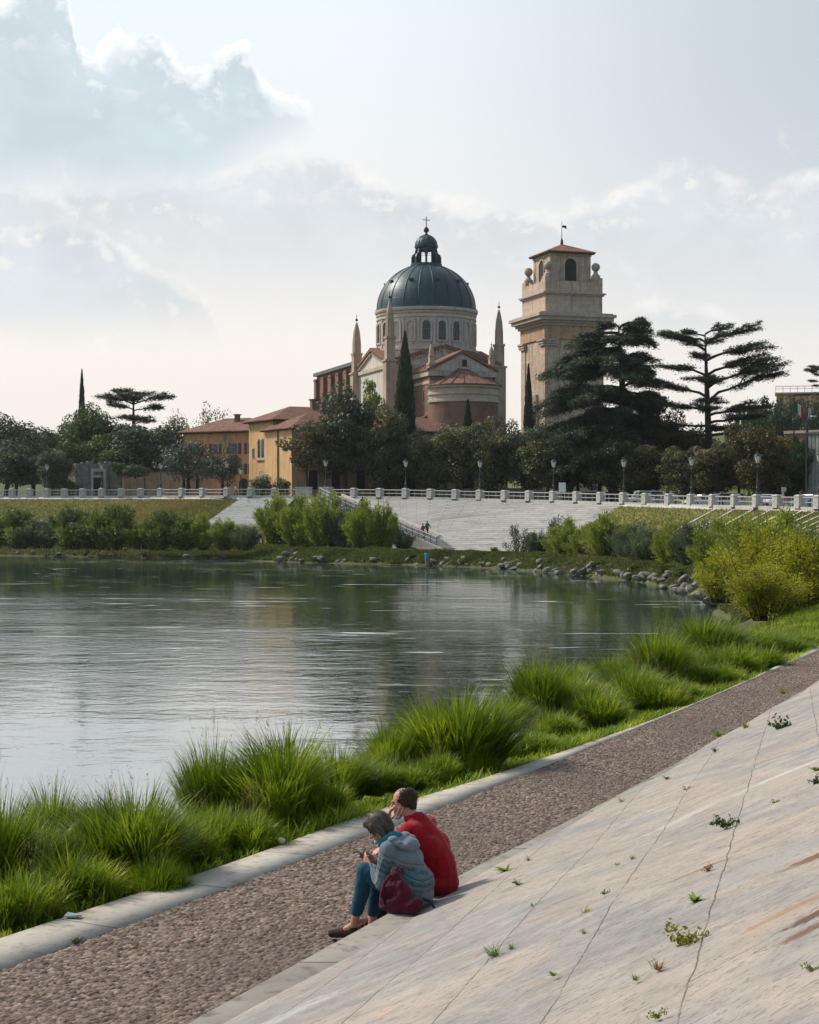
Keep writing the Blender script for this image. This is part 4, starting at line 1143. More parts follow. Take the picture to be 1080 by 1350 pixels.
def orange_house():
    c = P(288, 646, 284); z0 = 6.6
    h = empty('orange_house', (c.x, c.y, z0), R(-28), 'orange plastered house with dark red shutters and tiled hip roof behind the olive trees', 'house')
    H = 10.9
    m = MB(); m.boxm(-7, 8, 0, 10, -.4, H); w = m.build('wall', M_ORA, h)
    m = MB(); hip_roof(m, -7, 8, 0, 10, H, 2.6, .9); rf = m.build('roof', M_TILE, h)
    m = MB(); m.boxm(-7.6, 8.6, -.6, 10.6, H - .16, H - .02); m.build('eaves', M_EAVE, h)
    m = MB(); m.box((1.5, 3.4, H + 2.2), (.7, .7, 1.5)); m.box((1.5, 3.4, H + 3.05), (1.0, 1.0, .2)); m.build('chimney', M_BRICK, rf)
    for x in (-4.5, -.6, 3.3, 6.4):
        window(h, (x, 0, 7.2), (1, 0, 0), (0, -1, 0), 1.1, 1.8, False, M_TRIM, M_PANE, .12, .1, True, M_SHUT)
    for x in (3.3, 6.4):
        window(h, (x, 0, 3.9), (1, 0, 0), (0, -1, 0), 1.1, 1.7, False, M_TRIM, M_PANE, .12, .1, True, M_SHUT)
    m = MB(); m.prism(arch(1.8, 3.4), (1, 0, 0), (0, 0, 1), (0, -.04, 0), (5.0, .01, -.2)); m.build('door', M_DARK, h)
orange_house()

def wall_thing(name, label, a, b, zb, zt, th, mat, extra=None):
    a, b = Vector(a), Vector(b); d = b - a; L = math.hypot(d.x, d.y)
    h = empty(name, (a.x, a.y, zb), math.atan2(d.y, d.x), label, 'wall')
    m = MB(); m.boxm(0, L, 0, th, -.5, zt - zb); w = m.build('wall', mat, h)
    if extra: extra(h, L, zt - zb)
    return h
def gate_wall(h, L, H):
    m = MB()
    for i in range(8):
        m.box((L * (i + .5) / 8, .3, H + .12 + .1 * (i % 3)), (L / 8 - .02, .8, .26 + .2 * (i % 3)))
    m.build('coping', M_ROUGH, h)
    m = MB(); ring_prism(m, [(-1.25, -.1), (1.25, -.1), (1.25, 4.6), (-1.25, 4.6)], [(-.85, 0), (.85, 0), (.85, 4.1), (-.85, 4.1)], (1, 0, 0), (0, 0, 1), (0, -.2, 0), (L * .47, .02, 0)); d = m.build('doorway', M_CONC, h)
    m = MB(); m.box((L * .47, 0, 1.55), (1.68, .06, 3.0)); m.build('door', M_DARK, d)
    m = MB(); m.box((L * .47, 0, 3.35), (1.68, .1, .4)); m.build('lintel', M_CONC, d)
a_, b_ = P(100, 650, 272), P(162, 650, 276)
wall_thing('old_gate_wall', 'grey weathered masonry wall with a dark doorway, below the ivy covered mound', a_, b_, 6.6, 11.7, .8, M_GREYW, gate_wall)
a_, b_ = P(58, 650, 281), P(99, 650, 272.2)
wall_thing('old_bastion_wall', 'streaked pale masonry wall in tree shade, at the far left of the grey doorway wall', a_, b_, 6.6, 11.9, .8, M_GREYW)
a_, b_ = P(162.4, 650, 276.5), P(282, 650, 280)
def fd(h, L, H):
    m = MB(); m.box((L / 2, .3, H + .08), (L, .9, .2)); m.build('coping', M_ROUGH, h)
    for x in (9.8, 12.0):
        window(h, (x, 0, 1.4), (1, 0, 0), (0, -1, 0), .5, 2.6, False, M_TRIM, M_DARK, .08, .08, False)
wall_thing('faded_garden_wall', 'long faded ochre garden wall with dark runs, under the olive trees', a_, b_, 6.6, 10.6, .6, M_PINKW, fd)
a_, b_ = P(556, 650, 251), P(700, 650, 246)
wall_thing('low_park_wall', 'low pale grey wall seen between tree trunks, in front of the church', a_, b_, 6.1, 7.6, .4, M_STAIRW)
a_, b_ = P(700, 650, 262), P(830, 650, 255)
wall_thing('low_park_wall', 'low grey wall in deep shade behind the trunks, below the bell tower', a_, b_, 5.6, 7.2, .4, M_STAIRW)

def corrugated(name, label, a, b, zb, zt, depth):
    a, b = Vector(a), Vector(b); d = b - a; L = math.hypot(d.x, d.y)
    h = empty(name, (a.x, a.y, zb), math.atan2(d.y, d.x), label, 'building')
    m = MB(); n = int(L / .6)
    for i in range(n):
        x0 = L * i / n
        m.boxm(x0, x0 + L / n * .72, -.14, 0.0, -.3, zt - zb - .3)
    m.boxm(0, L, .002, depth, -.3, zt - zb - .35); m.build('cladding', M_CONC, h)
    m = MB(); m.boxm(-.3, L + .3, -.4, depth, zt - zb - .3, zt - zb); m.build('roof_edge', M_DARKROOF, h)
    m = MB(); m.boxm(2.0, 4.5, -.2, -.15, 0, 3.4); m.build('door', M_DARK, h)
corrugated('pale_hall', 'pale ribbed hall at the right edge, behind the parked blue car', P(1067, 640, 225), P(1200, 640, 212), 4.6, 14.6, 15)
def rampart():
    a, b = P(1034, 580, 300), P(1200, 580, 285)
    h = empty('brick_rampart', (a.x, a.y, 4.0), math.atan2(b.y - a.y, b.x - a.x), 'red brick rampart under the green hill, behind the flag pole', 'wall')
    L = (b - a).length
    m = MB(); m.boxm(0, L, 0, 2, -1, 14.0); m.build('wall', M_BRICK, h)
    m = MB(); m.boxm(0, L, -.2, 2.2, 14.0, 14.5); m.build('coping', M_TRIM, h)
rampart()
def hill_house():
    c = P(1068, 537, 470)
    h = empty('hill_house', (c.x, c.y, c.z - 6), R(-12), 'orange house with a railed roof terrace on the wooded hilltop', 'house')
    m = MB(); m.boxm(-4, 14, 0, 10, -4, 9.2); m.boxm(-9, -4.01, 1, 9, -4, 9.8); m.build('wall', M_ORA, h)
    m = MB(); m.boxm(-9.4, 14.4, -.5, 10.3, 9.85, 10.2); rf = m.build('terrace', M_WHITE, h)
    m = MB()
    for i in range(13): m.box((-9.2 + i * 1.95, -.4, 11.0), (.12, .12, 1.6))
    m.box((2.5, -.4, 11.85), (23.6, .14, .14)); m.box((2.5, -.4, 11.2), (23.6, .1, .1)); m.build('terrace_railing', M_RAILM, h)
    m = MB(); m.boxm(11, 16, 2, 8, 8, 14); hip_roof(m, 11, 16, 2, 8, 14, 1.5, .4); m.build('upper_storey', M_BRICK, h)
    for x in (-1.5, 1.5, 5.0, 8.5): window(h, (x, 0, 4.8), (1, 0, 0), (0, -1, 0), 1.2, 2.4, False, M_TRIM, M_PANE, .15, .1, False)
    m = MB(); hip_roof(m, -2, 12, -6, -.7, 2.8, 1.4, .5); m.build('lower_roof', M_TILE, h)
hill_house()

# ================================================================ railing with stone piers, street lamps
def make_pier():
    m = MB(); m.box((0, 0, .06), (.92, .92, .12)); m.box((0, 0, .60), (.80, .80, .96)); m.box((0, 0, 1.11), (.88, .88, .07)); m.box((0, 0, 1.20), (.78, .78, .11), taper=.72)
    o = m.build('stone_pier', M_PIER)
    return o
PIER_L = [-76, -53, -30, -7, 16, 39, 62, 85, 109, 134, 160, 185.5, 212, 240, 267.5, 299.5, 330.5, 362.5]
PIER_R = [467, 501, 535, 568, 601, 633, 666, 698, 730, 761, 792.5, 822.5, 852, 882.5, 912, 941, 970, 999, 1026, 1055, 1080, 1105, 1131]
def rail_heading(x):
    a, b = rail_pt(x - 6), rail_pt(x + 6)
    return math.atan2(b.y - a.y, b.x - a.x)
_pier_mesh = make_pier(); pier_me = _pier_mesh.data; bpy.data.objects.remove(_pier_mesh)
def railing(xs, label, blocks=()):
    base = rail_pt(xs[0]); root = empty('embankment_railing', base, 0, label, 'railing')
    pts = []
    for x in xs:
        p = rail_pt(x); o = obj('stone_pier', pier_me, root, p - base); o.rotation_euler = (0, 0, rail_heading(x)); pts.append(p - base)
    for x, w in blocks:
        p = rail_pt(x); m = MB(); m.box((0, 0, .1), (w + .2, 1.15, .2)); m.box((0, 0, .7), (w, .95, 1.0)); m.box((0, 0, 1.28), (w + .14, 1.1, .16))
        o = m.build('end_block', M_PIER, root, loc=p - base); o.rotation_euler = (0, 0, rail_heading(x)); pts.append(p - base)
    pts.sort(key=lambda q: q.x)
    for a, b in zip(pts, pts[1:]):
        d = (b - a).normalized(); a2, b2 = a + d * .42, b - d * .42
        m = MB()
        for zz, r in ((1.0, .065), (.55, .05)): m.tube([a2 + Vector((0, 0, zz)), b2 + Vector((0, 0, zz))], r, 6)
        for k in (.33, .67):
            q = a2.lerp(b2, k); m.tube([q + Vector((0, 0, .12)), q + Vector((0, 0, 1.0))], .035, 5)
        m.build('rail_panel', M_RAILM, root)
        m = MB(); w = Vector((-d.y, d.x, 0)) * .28; up3 = Vector((0, 0, .16)); dn = Vector((0, 0, -.25))
        m.add([a2 - w + dn, b2 - w + dn, b2 + w + dn, a2 + w + dn, a2 - w + up3, b2 - w + up3, b2 + w + up3, a2 + w + up3], [(4, 5, 6, 7), (0, 1, 5, 4), (1, 2, 6, 5), (2, 3, 7, 6), (3, 0, 4, 7)])
        m.build('plinth', M_PIER, root)
    return root
railing(PIER_L, 'stone pier railing above the turf bank, from the left edge to the stair opening', [(400.5, 2.15)])
railing(PIER_R, 'stone pier railing above the pale revetment, from the stairs to the right edge', [(429.5, 1.6)])

def make_lamp():
    root = empty('street_lamp', (0, 0, 0), 0, 'green-black street lamp', 'street lamp', 'street lamps on the railing')
    m = MB(); m.lathe([(.24, 0), (.24, .12), (.15, .2), (.13, .55), (.16, .6), (.085, .72), (.07, 2.4), (.11, 2.46), (.06, 2.55), (.05, 2.78), (.10, 2.84)], n=10); m.build('post', M_IRON, root, smooth=True)
    m = MB(); m.lathe([(.12, 2.845), (.16, 2.9), (.30, 3.42), (.30, 3.44)], n=6); hd = m.build('lantern', M_LGLASS, root)
    m = MB()
    for k in range(6):
        a = math.pi / 3 * k; m.tube([(.17 * math.cos(a), .17 * math.sin(a), 2.9), (.31 * math.cos(a), .31 * math.sin(a), 3.43)], .022, 4)
    m.build('lantern_frame', M_IRON, hd)
    m = MB(); m.lathe([(.37, 3.445), (.36, 3.49), (.20, 3.62), (.10, 3.68), (.10, 3.76), (.03, 3.8), (.02, 3.92)], n=6); m.build('lantern_cap', M_IRON, root)
    return root
lamp0 = make_lamp()
LAMPS = [(62, 'green-black lamp on the railing at the far left, before the streaked bastion wall'), (134, 'green-black lamp on the railing beside the dark doorway of the grey wall'),
         (212, 'green-black lamp on the railing in front of the left olive tree'), (299.5, 'green-black lamp on the railing just left of the yellow house'),
         (429.5, 'green-black lamp on the big end block at the head of the stairs'), (535, 'green-black lamp on the railing below the tall dark cypress'),
         (633, 'green-black lamp on the railing below the brick apse'), (730, 'green-black lamp on the railing beside the small white notice board'),
         (822.5, 'green-black lamp on the railing under the drooping cedar'), (912, 'green-black lamp on the railing before the white parked cars under the trees'),
         (999, 'green-black lamp on the railing beside the white hatchback'), (1080.5, 'green-black lamp on the railing cut by the right edge, before the blue car')]
for i, (x, lb) in enumerate(LAMPS):
    p = rail_pt(x); p.z += 1.36 if x == 429.5 else 1.25
    if i == 0: lamp0.location = p; lamp0['label'] = lb
    else: dup(lamp0, p, 0, 1.0 if x < 850 else 1.05, lb)
for x, y, d, lb in ((42, 652, 276, 'dim street lamp behind the railing, in shade at the far left'), (191, 652, 276, 'dim street lamp behind the railing, before the faded garden wall'), (317.5, 650, 258, 'street lamp standing behind the railing at the corner of the yellow house')):
    q = P(x, y, d); q.z = 6.5
    dup(lamp0, q, 0, 1.18, lb, 'street lamps behind the railing')

# ================================================================ stairs down to the river
def stairs():
    top, bot = Vector((-9.2, 229.6, 6.0)), Vector((6.7, 203.6, -.5))
    d = bot - top; run = Vector((d.x, d.y, 0)); L = run.length; u = run.normalized(); w = Vector((u.y, -u.x, 0))
    if w.y > 0: w = -w                                             # towards the river
    root = empty('river_stairs', top, 0, 'long pale stone stair with iron handrail slanting down the embankment to the water', 'stairs')
    n = 40; m = MB()
    prof = []
    for i in range(n):
        z0 = d.z * i / n; x0 = L * i / n; x1 = L * (i + 1) / n
        prof += [(x0, z0 + .12), (x1, z0 + .12)]
    prof += [(L, d.z - .6), (0, -.6 - .3)]
    prof2 = prof
    m.prism(prof2, u, (0, 0, 1), w * 3.0, (0, 0, 0)); m.build('steps', M_CONC, root)
    m = MB()
    m.prism([(-.5, -3.0), (-.5, .45), (L * .12, d.z * .12 + .25), (L * .985, d.z + .30), (L + .3, d.z + .30), (L + .3, d.z - .3), (L * .9, d.z - .2)], u, (0, 0, 1), w * .4, w * 3.02); m.build('outer_wall', M_STAIRW, root)
    m = MB(); m.prism([(0, .2), (L, d.z + .2), (L, d.z + .55), (0, .55)], u, (0, 0, 1), -w * .35, -w * .02); m.build('inner_kerb', M_CONC, root)
    m = MB()
    f = lambda x, h: u * x + w * 3.2 + Vector((0, 0, .45 + (d.z * .12 - .2) * (x + .5) / (L * .12 + .5) if x < L * .12 else d.z * .12 + .25 + (d.z * .865 + .05) * (x - L * .12) / (L * .865))) + Vector((0, 0, h))
    xs = [L * k / 22 for k in range(0, 22)]
    m.tube([f(x, .95) for x in xs], .05, 5); m.tube([f(x, .5) for x in xs], .035, 5)
    for x in xs: m.tube([f(x, -.05), f(x, .97)], .045, 5)
    m.build('handrail', M_IRON, root)
    return top, u, w, d, L
ST_TOP, ST_U, ST_W, ST_D, ST_L = stairs()

# ================================================================ signs, poles, flag
def notice():
    p = rail_pt(738); p += Vector((.6, 3.2, 0)); h = empty('notice_board', p, R(8), 'small white notice board on a post just behind the railing', 'sign')
    m = MB(); m.box((0, 0, 1.75), (.82, .06, 1.15)); m.build('board', plain('sign_white', (.66, .67, .66), .5), h)
    m = MB(); m.tube([(-.3, .08, 0), (-.3, .08, 1.3)], .04, 6); m.build('post', M_RAILM, h); m = MB(); m.tube([(.3, .08, 0), (.3, .08, 1.3)], .04, 6); m.build('post', M_RAILM, h)
notice()
def white_post():
    p = rail_pt(1036.5) + Vector((0, 1.2, 0)); h = empty('sign_post', p, 0, 'slim pale sign post rising above the railing near the white hatchback', 'sign')
    m = MB(); m.tube([(0, 0, 0), (0, 0, 1.95)], .09, 8); m.build('post', M_RAILM, h)
    m = MB(); m.box((.06, -.02, 1.75), (.42, .05, .42)); m.build('plate', plain('sign_grey', (.42, .47, .50), .5), h)
white_post()
def flag(x, y0, y1, d, lb, cols):
    b = P(x, y1, d); t = P(x, y0, d); h = empty('flag_pole', b, 0, lb, 'flag')
    H = t.z - b.z
    m = MB(); m.tube([(0, 0, 0), (0, 0, H)], .09, 6); m.ball((0, 0, H + .1), .16, 6); m.build('pole', M_IRON, h)
    for i, c in enumerate(cols):
        m = MB(); n = 6; vs = []; fs = []
        for k in range(n + 1):
            xx = .1 + (i + k / n) * .42; w = .18 * math.sin(xx * 6.1); sag = -.75 * xx
            vs += [(xx, w, H * .93 + sag), (xx, w, H * .93 - 1.5 + sag * 1.1)]
        for k in range(n): fs.append((2 * k, 2 * k + 1, 2 * k + 3, 2 * k + 2))
        nb = len(vs); vs += [(p[0], p[1] + .03, p[2]) for p in vs]; fs += [tuple(q + nb for q in f[::-1]) for f in fs]
        m.add(vs, fs); m.build('flag_cloth', plain('flag_%d_%d' % (int(x), i), c, .8), h)
flag(1047, 522, 612, 240, 'flag pole flying a green, white and red tricolour before the brick rampart', [(.02, .22, .08), (.72, .72, .70), (.55, .02, .04)])
flag(1065, 530, 612, 250, 'flag pole with a plain white flag to the right of the tricolour', [(.62, .64, .66)])
def tall_lamp():
    b = P(1063.5, 655, 176); h = empty('tall_street_light', b, R(20), 'tall slim street light with a pale head, above the blue car', 'street lamp')
    H = 7.9
    m = MB(); m.lathe([(.11, 0), (.09, 2), (.06, H)], n=8); m.tube([(0, 0, H - .2), (.35, 0, H + .3), (.7, 0, H + .42)], .04, 6); m.build('pole', M_IRON, h)
    m = MB(); m.box((.85, 0, H + .43), (.62, .26, .13), taper=.8); m.build('lamp_head', M_LGLASS, h)
tall_lamp()

# ================================================================ parked cars
def make_car(loc, rz, paint, lb, van=False, length=4.1):
    h = empty('parked_car' if not van else 'parked_van', loc, rz, lb, 'car' if not van else 'van', 'vehicles parked under the trees')
    pm = plain('car_paint_%s' % lb[:10].replace(' ', '_'), paint, .28, 0, .04, .6)
    L = length; hw = .86
    body = [(-L / 2, .38), (-L / 2 + .02, .72), (-L / 2 + .25, .88), (-L * .22, .97), (L * .44, .98), (L / 2 - .04, .82), (L / 2, .45), (L / 2 - .1, .24), (-L / 2 + .12, .24)]
    if van: body = [(-L / 2, .38), (-L / 2 + .02, .8), (-L / 2 + .3, 1.0), (-L * .28, 1.1), (L / 2 - .02, 1.12), (L / 2, .45), (L / 2 - .1, .26), (-L / 2 + .12, .26)]
    m = MB(); m.prism(body, (1, 0, 0), (0, 0, 1), (0, 2 * hw, 0), (0, -hw, 0)); b = m.build('body', pm, h)
    bv = b.modifiers.new('soft', 'BEVEL'); bv.width = .07; bv.segments = 2
    z1 = 1.9 if van else 1.47; x0, x1, x2, x3 = (-L * .28, -L * .17, L * .46, L * .495) if van else (-L * .23, -L * .06, L * .28, L * .43)
    zb = 1.09 if van else .95
    def cab(inset_b, inset_t, za, zt):
        return [(x0, -hw + inset_b, za), (x3, -hw + inset_b, za), (x3, hw - inset_b, za), (x0, hw - inset_b, za), (x1, -hw + inset_t, zt), (x2, -hw + inset_t, zt), (x2, hw - inset_t, zt), (x1, hw - inset_t, zt)]
    m = MB(); m.add(cab(.05, .17, zb, z1 - .06), [(0, 1, 5, 4), (1, 2, 6, 5), (2, 3, 7, 6), (3, 0, 4, 7)]); m.build('windows', M_PANE, h)
    m = MB(); m.box(((x1 + x2) / 2, 0, z1 - .02), (x2 - x1 + .08, 2 * hw - .32, .09), taper=.93)
    for s in (-1, 1):
        for xa, xb in ((x0, x1), (x3, x2), ((x0 + x3) / 2, (x1 + x2) / 2)):
            m.tube([(xa, s * (hw - .06), zb), (xb, s * (hw - .18), z1 - .05)], .045, 4)
    m.build('roof', pm, h)
    for sx in (-1, 1):
        for sy in (-1, 1):
            m = MB(); m.M = Matrix.Translation((sx * L * .31, sy * (hw - .08), .33)) @ Matrix.Rotation(R(90), 4, 'X'); m.lathe([(.2, -.11), (.33, -.1), (.33, .1), (.2, .11)], n=16); w = m.build('wheel', M_TYRE, h)
            m = MB(); m.M = Matrix.Translation((sx * L * .31, sy * (hw - .08), .33)) @ Matrix.Rotation(R(90), 4, 'X'); m.lathe([(.195, -.12), (.195, .12)], n=12); m.build('rim', M_RAILM, w)
    for sy in (-1, 1):
        m = MB(); m.box((-L / 2 + .10, sy * (hw - .22), .72), (.16, .36, .17)); m.build('headlight', M_LGLASS, h)
        m = MB(); m.box((L / 2 - .05, sy * (hw - .14), .78), (.1, .2, .25)); m.build('tail_light', plain('tail_red', (.3, .02, .02), .3), h)
        m = MB(); m.box((x0 + .25, sy * (hw + .08), zb + .05), (.14, .18, .13)); m.build('wing_mirror', pm, h)
    m = MB(); m.box((-L / 2 - .002, 0, .42), (.05, 1.0, .2)); m.build('grille', M_DARK, h)
    m = MB(); m.box((-L / 2 - .03, 0, .58), (.02, .5, .11)); m.build('number_plate', M_LGLASS, h)
    return h
def on_lawn(x, d):
    """ground height of the park under photo column x"""
    p = rail_pt(x)
    return Vector(((x - 540) / F_PX * d, d, p.z + .02))
make_car(on_lawn(1010, 180), R(72), (.66, .67, .68), 'white hatchback parked nose-on behind the railing')
make_car(on_lawn(1067, 172), R(38), (.02, .22, .46), 'bright blue car parked at the right edge of the promenade', length=3.9)
make_car(on_lawn(1088, 186), R(40), (.55, .57, .58), 'silver estate car half hidden behind the blue car', length=4.5)
make_car(on_lawn(922, 205), R(35), (.60, .61, .62), 'pale car with reflecting windscreen half behind a lamp post under the trees')
make_car(on_lawn(878, 208), R(100), (.045, .05, .055), 'dark car between the tree trunks', length=4.3)
make_car(on_lawn(849, 218), R(12), (.62, .61, .58), 'white van standing side-on between the trunks under the drooping cedar', True, 4.9)
make_car(on_lawn(955, 215), R(10), (.58, .57, .55), 'pale van behind the trunks, left of the white hatchback', True, 4.9)
# ================================================================ foliage
def unit(v): return v / np.maximum(np.linalg.norm(v, axis=-1, keepdims=True), 1e-9)
def leaf_cards(c, ax, nrm, L, Wd, r, fold=.0):
    """diamond leaves: centres c, length axis ax, facing nrm"""
    n = len(c); ax = unit(ax); b = unit(np.cross(ax, nrm)); 
    L = (L * r.uniform(.6, 1.35, n))[:, None]; Wd = (Wd * r.uniform(.6, 1.3, n))[:, None]
    V = np.stack([c - ax * L * .5, c + b * Wd * .5 - ax * L * .06, c + ax * L * .5, c - b * Wd * .5 - ax * L * .06], 1).reshape(-1, 3)
    return V, np.arange(4 * n).reshape(n, 4)
def rdir(r, n): return unit(r.normal(size=(n, 3)))
def merge(parts):
    V = []; Fq = []; k = 0
    for v, f in parts: V.append(v); Fq.append(f + k); k += len(v)
    return np.vstack(V), np.vstack(Fq)

LM = {
 'hairb': leafmat('greying_hair', (.05, .037, .030), (.16, .125, .105), None, .05, .45), 'hairm': leafmat('short_dark_hair', (.022, .014, .010), (.075, .048, .034), None, .05, .45),
 'oak': leafmat('oak_leaves', (.042, .056, .024), (.110, .122, .050), (.17, .165, .068), .28, .5, .30),
 'oakb': leafmat('brown_oak_leaves', (.052, .054, .025), (.120, .112, .052), (.18, .155, .075), .3, .5, .3),
 'dark': leafmat('dark_leaves', (.030, .048, .030), (.078, .104, .060), (.12, .138, .075), .25, .5, .3),
 'gold': leafmat('turning_leaves', (.05, .052, .018), (.105, .090, .028), (.16, .115, .032), .3, .5, .3),
 'ced': leafmat('cedar_needles', (.026, .042, .027), (.062, .086, .054), (.09, .108, .064), .18, .55, .4),
 'cedl': leafmat('pale_cedar_needles', (.045, .055, .028), (.085, .095, .05), (.11, .11, .06), .2, .55, .4),
 'cyp': leafmat('cypress_sprays', (.012, .022, .015), (.030, .046, .028), (.042, .058, .032), .1, .6, .5),
 'olive': leafmat('olive_leaves', (.035, .05, .040), (.075, .098, .080), (.11, .135, .11), .15, .45, .35),
 'green': leafmat('green_leaves', (.035, .065, .016), (.08, .125, .030), (.125, .165, .04), .32, .5, .3),
 'lime': leafmat('lime_leaves', (.13, .17, .025), (.24, .27, .05), (.33, .33, .07), .4, .5, .4),
 'pale': leafmat('pale_spring_leaves', (.13, .12, .05), (.22, .20, .09), (.28, .25, .12), .35, .5, .4),
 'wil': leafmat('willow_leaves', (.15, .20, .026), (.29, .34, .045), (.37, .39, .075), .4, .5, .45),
 'wild': leafmat('dark_bush_leaves', (.060, .095, .022), (.14, .19, .042), (.20, .24, .055), .4, .5, .5),  # deeper green leaf tones than the willows
 'wilg': leafmat('grey_willow_leaves', (.075, .11, .055), (.15, .19, .10), (.19, .23, .12), .3, .5, .5),
 'yel': leafmat('golden_bush_leaves', (.27, .285, .016), (.48, .455, .03), (.18, .205, .018), .42, .45, .7),
}
M_BARK = mottled('bark', (.028, .023, .018), (.06, .05, .04), 1.5, .9, .7, .03)
M_BARKL = mottled('pale_bark', (.085, .072, .058), (.15, .13, .105), 1.5, .9, .7, .03)

def crown_mesh(name, n, rx, rz, zc, ncl, clr, L, Wd, mat, seed, gap=.0, flat=1.0, lean=0.0):
    """leaves gathered in clumps through a rounded crown with an uneven outline"""
    r = np.random.default_rng(seed)
    d = rdir(r, ncl); rad = r.uniform(.25, 1.0, ncl) ** .45 * r.uniform(.72, 1.08, ncl)
    cc = d * rad[:, None] * np.array([rx, rx, rz]) + np.array([0, 0, zc])
    cc[:, 2] += .12 * rz * np.sin(np.arctan2(d[:, 1], d[:, 0]) * 3 + seed)
    cr = clr * r.uniform(.55, 1.45, ncl)
    w = cr ** 2; pick = r.choice(ncl, n, p=w / w.sum())
    dl = rdir(r, n); rl = r.uniform(.35, 1.0, n) ** .5
    pos = cc[pick] + dl * (rl * cr[pick])[:, None] * np.array([1.15, 1.15, .78 * flat])
    nr = unit(dl * .7 + rdir(r, n) * .8 + np.array([0, 0, .45]))
    V, Fq = leaf_cards(pos, np.cross(nr, rdir(r, n)), nr, L, Wd, r)
    return np_mesh(name, V, Fq, [mat]), cc
def trunk_mesh(name, h, r0, tips, mat, seed, fork=.45, lean=(0, 0), nl=9):
    r = np.random.default_rng(seed); m = MB()
    top = Vector((lean[0], lean[1], h))
    mid = top * .5 + Vector((r.normal() * .15, r.normal() * .15, 0))
    m.tube([(0, 0, -.35), (0, 0, .15), tuple(mid), tuple(top)], [r0 * 1.5, r0 * 1.1, r0 * .8, r0 * .45], 7)
    order = r.permutation(len(tips))[:nl]
    for i in order:
        t = Vector(tips[i]); s = mid.lerp(top, min(1, max(0, r.uniform(fork - .4, 1.0))))
        k = s.lerp(t, .5) + Vector((0, 0, -.08 * (t - s).length))
        m.tube([s, k, t], [r0 * .42, r0 * .26, r0 * .07], 5, cap=False)
    o = m.build(name, mat, None, smooth=True); me = o.data; bpy.data.objects.remove(o)
    return me

PROTO = {}
def broad(kind, mat, seed, n=11500, W0=8.0, H0=9.5, zc=.575, rz=.425, ncl=58, clr=1.05, L=.32, Wd=.22, bark=None, r0=.24):
    cm, cc = crown_mesh('crown_leaves', n, W0 / 2 * .86, H0 * rz * .88, H0 * zc, ncl, clr, L, Wd, LM[mat], seed)
    tm = trunk_mesh('tree_trunk', H0 * zc, r0, cc, bark or M_BARK, seed)
    PROTO[kind] = ([('trunk', tm), ('crown', cm)], W0, H0)
for i in range(3): broad('oak%d' % i, 'oak', 20 + i)
for i in range(2): broad('oakb%d' % i, 'oakb', 30 + i)
for i in range(2): broad('dark%d' % i, 'dark', 40 + i)
broad('gold0', 'gold', 45); broad('green0', 'green', 46); broad('green1', 'green', 47)
broad('olive0', 'olive', 50, 7500, 8, 6.4, .62, .42, 40, 1.0, .30, .10, M_BARK, .3)
broad('olive1', 'olive', 51, 7500, 8, 6.4, .62, .42, 34, 1.05, .30, .10, M_BARK, .3)
broad('sparse', 'pale', 55, 1300, 8, 9.0, .62, .36, 60, .7, .26, .18, M_BARKL, .16)
broad('thin', 'oakb', 56, 3600, 6, 9.0, .60, .40, 40, .8, .34, .24, M_BARK, .16)
broad('lime', 'lime', 57, 2600, 3.4, 9.0, .62, .38, 26, .6, .30, .2, M_BARKL, .14)
broad('shrub', 'dark', 58, 4200, 6.0, 3.4, .5, .5, 30, .8, .26, .16, M_BARK, .1)
broad('bushg', 'green', 59, 3400, 5.0, 4.0, .5, .5, 26, .8, .28, .2, M_BARK, .1)

def cypress_proto(kind, seed, W0, H0, n):
    r = np.random.default_rng(seed)
    t = r.uniform(0, 1, n) ** .85
    prof = np.interp(t, [0, .06, .3, .6, .85, 1], [.55, .9, 1.0, .82, .42, .03]) * W0 / 2
    lump = 1 + .16 * np.sin(t * 34 + seed) * np.sin(r.integers(0, 5, n) * 1.3 + t * 9)
    a = r.uniform(0, 2 * np.pi, n); rr = prof * lump * r.uniform(.55, 1.0, n) ** .5
    pos = np.stack([rr * np.cos(a), rr * np.sin(a), .6 + t * (H0 - .6)], -1)
    out = np.stack([np.cos(a), np.sin(a), np.full(n, .1)], -1)
    ax = unit(np.array([0, 0, 1.0]) + out * .28 + rdir(r, n) * .22)
    V, Fq = leaf_cards(pos, ax, unit(out + rdir(r, n) * .5), .62, .2, r)
    tm = MB(); tm.tube([(0, 0, -.3), (0, 0, H0 * .85)], [W0 * .07, W0 * .02], 6); o = tm.build('x', M_BARK); me = o.data; bpy.data.objects.remove(o)
    PROTO[kind] = ([('trunk', me), ('crown', np_mesh('cypress_crown', V, Fq, [LM['cyp']]))], W0, H0)
cypress_proto('cyp0', 3, 3.2, 13.0, 5200); cypress_proto('cyp1', 4, 1.7, 10.0, 2600)

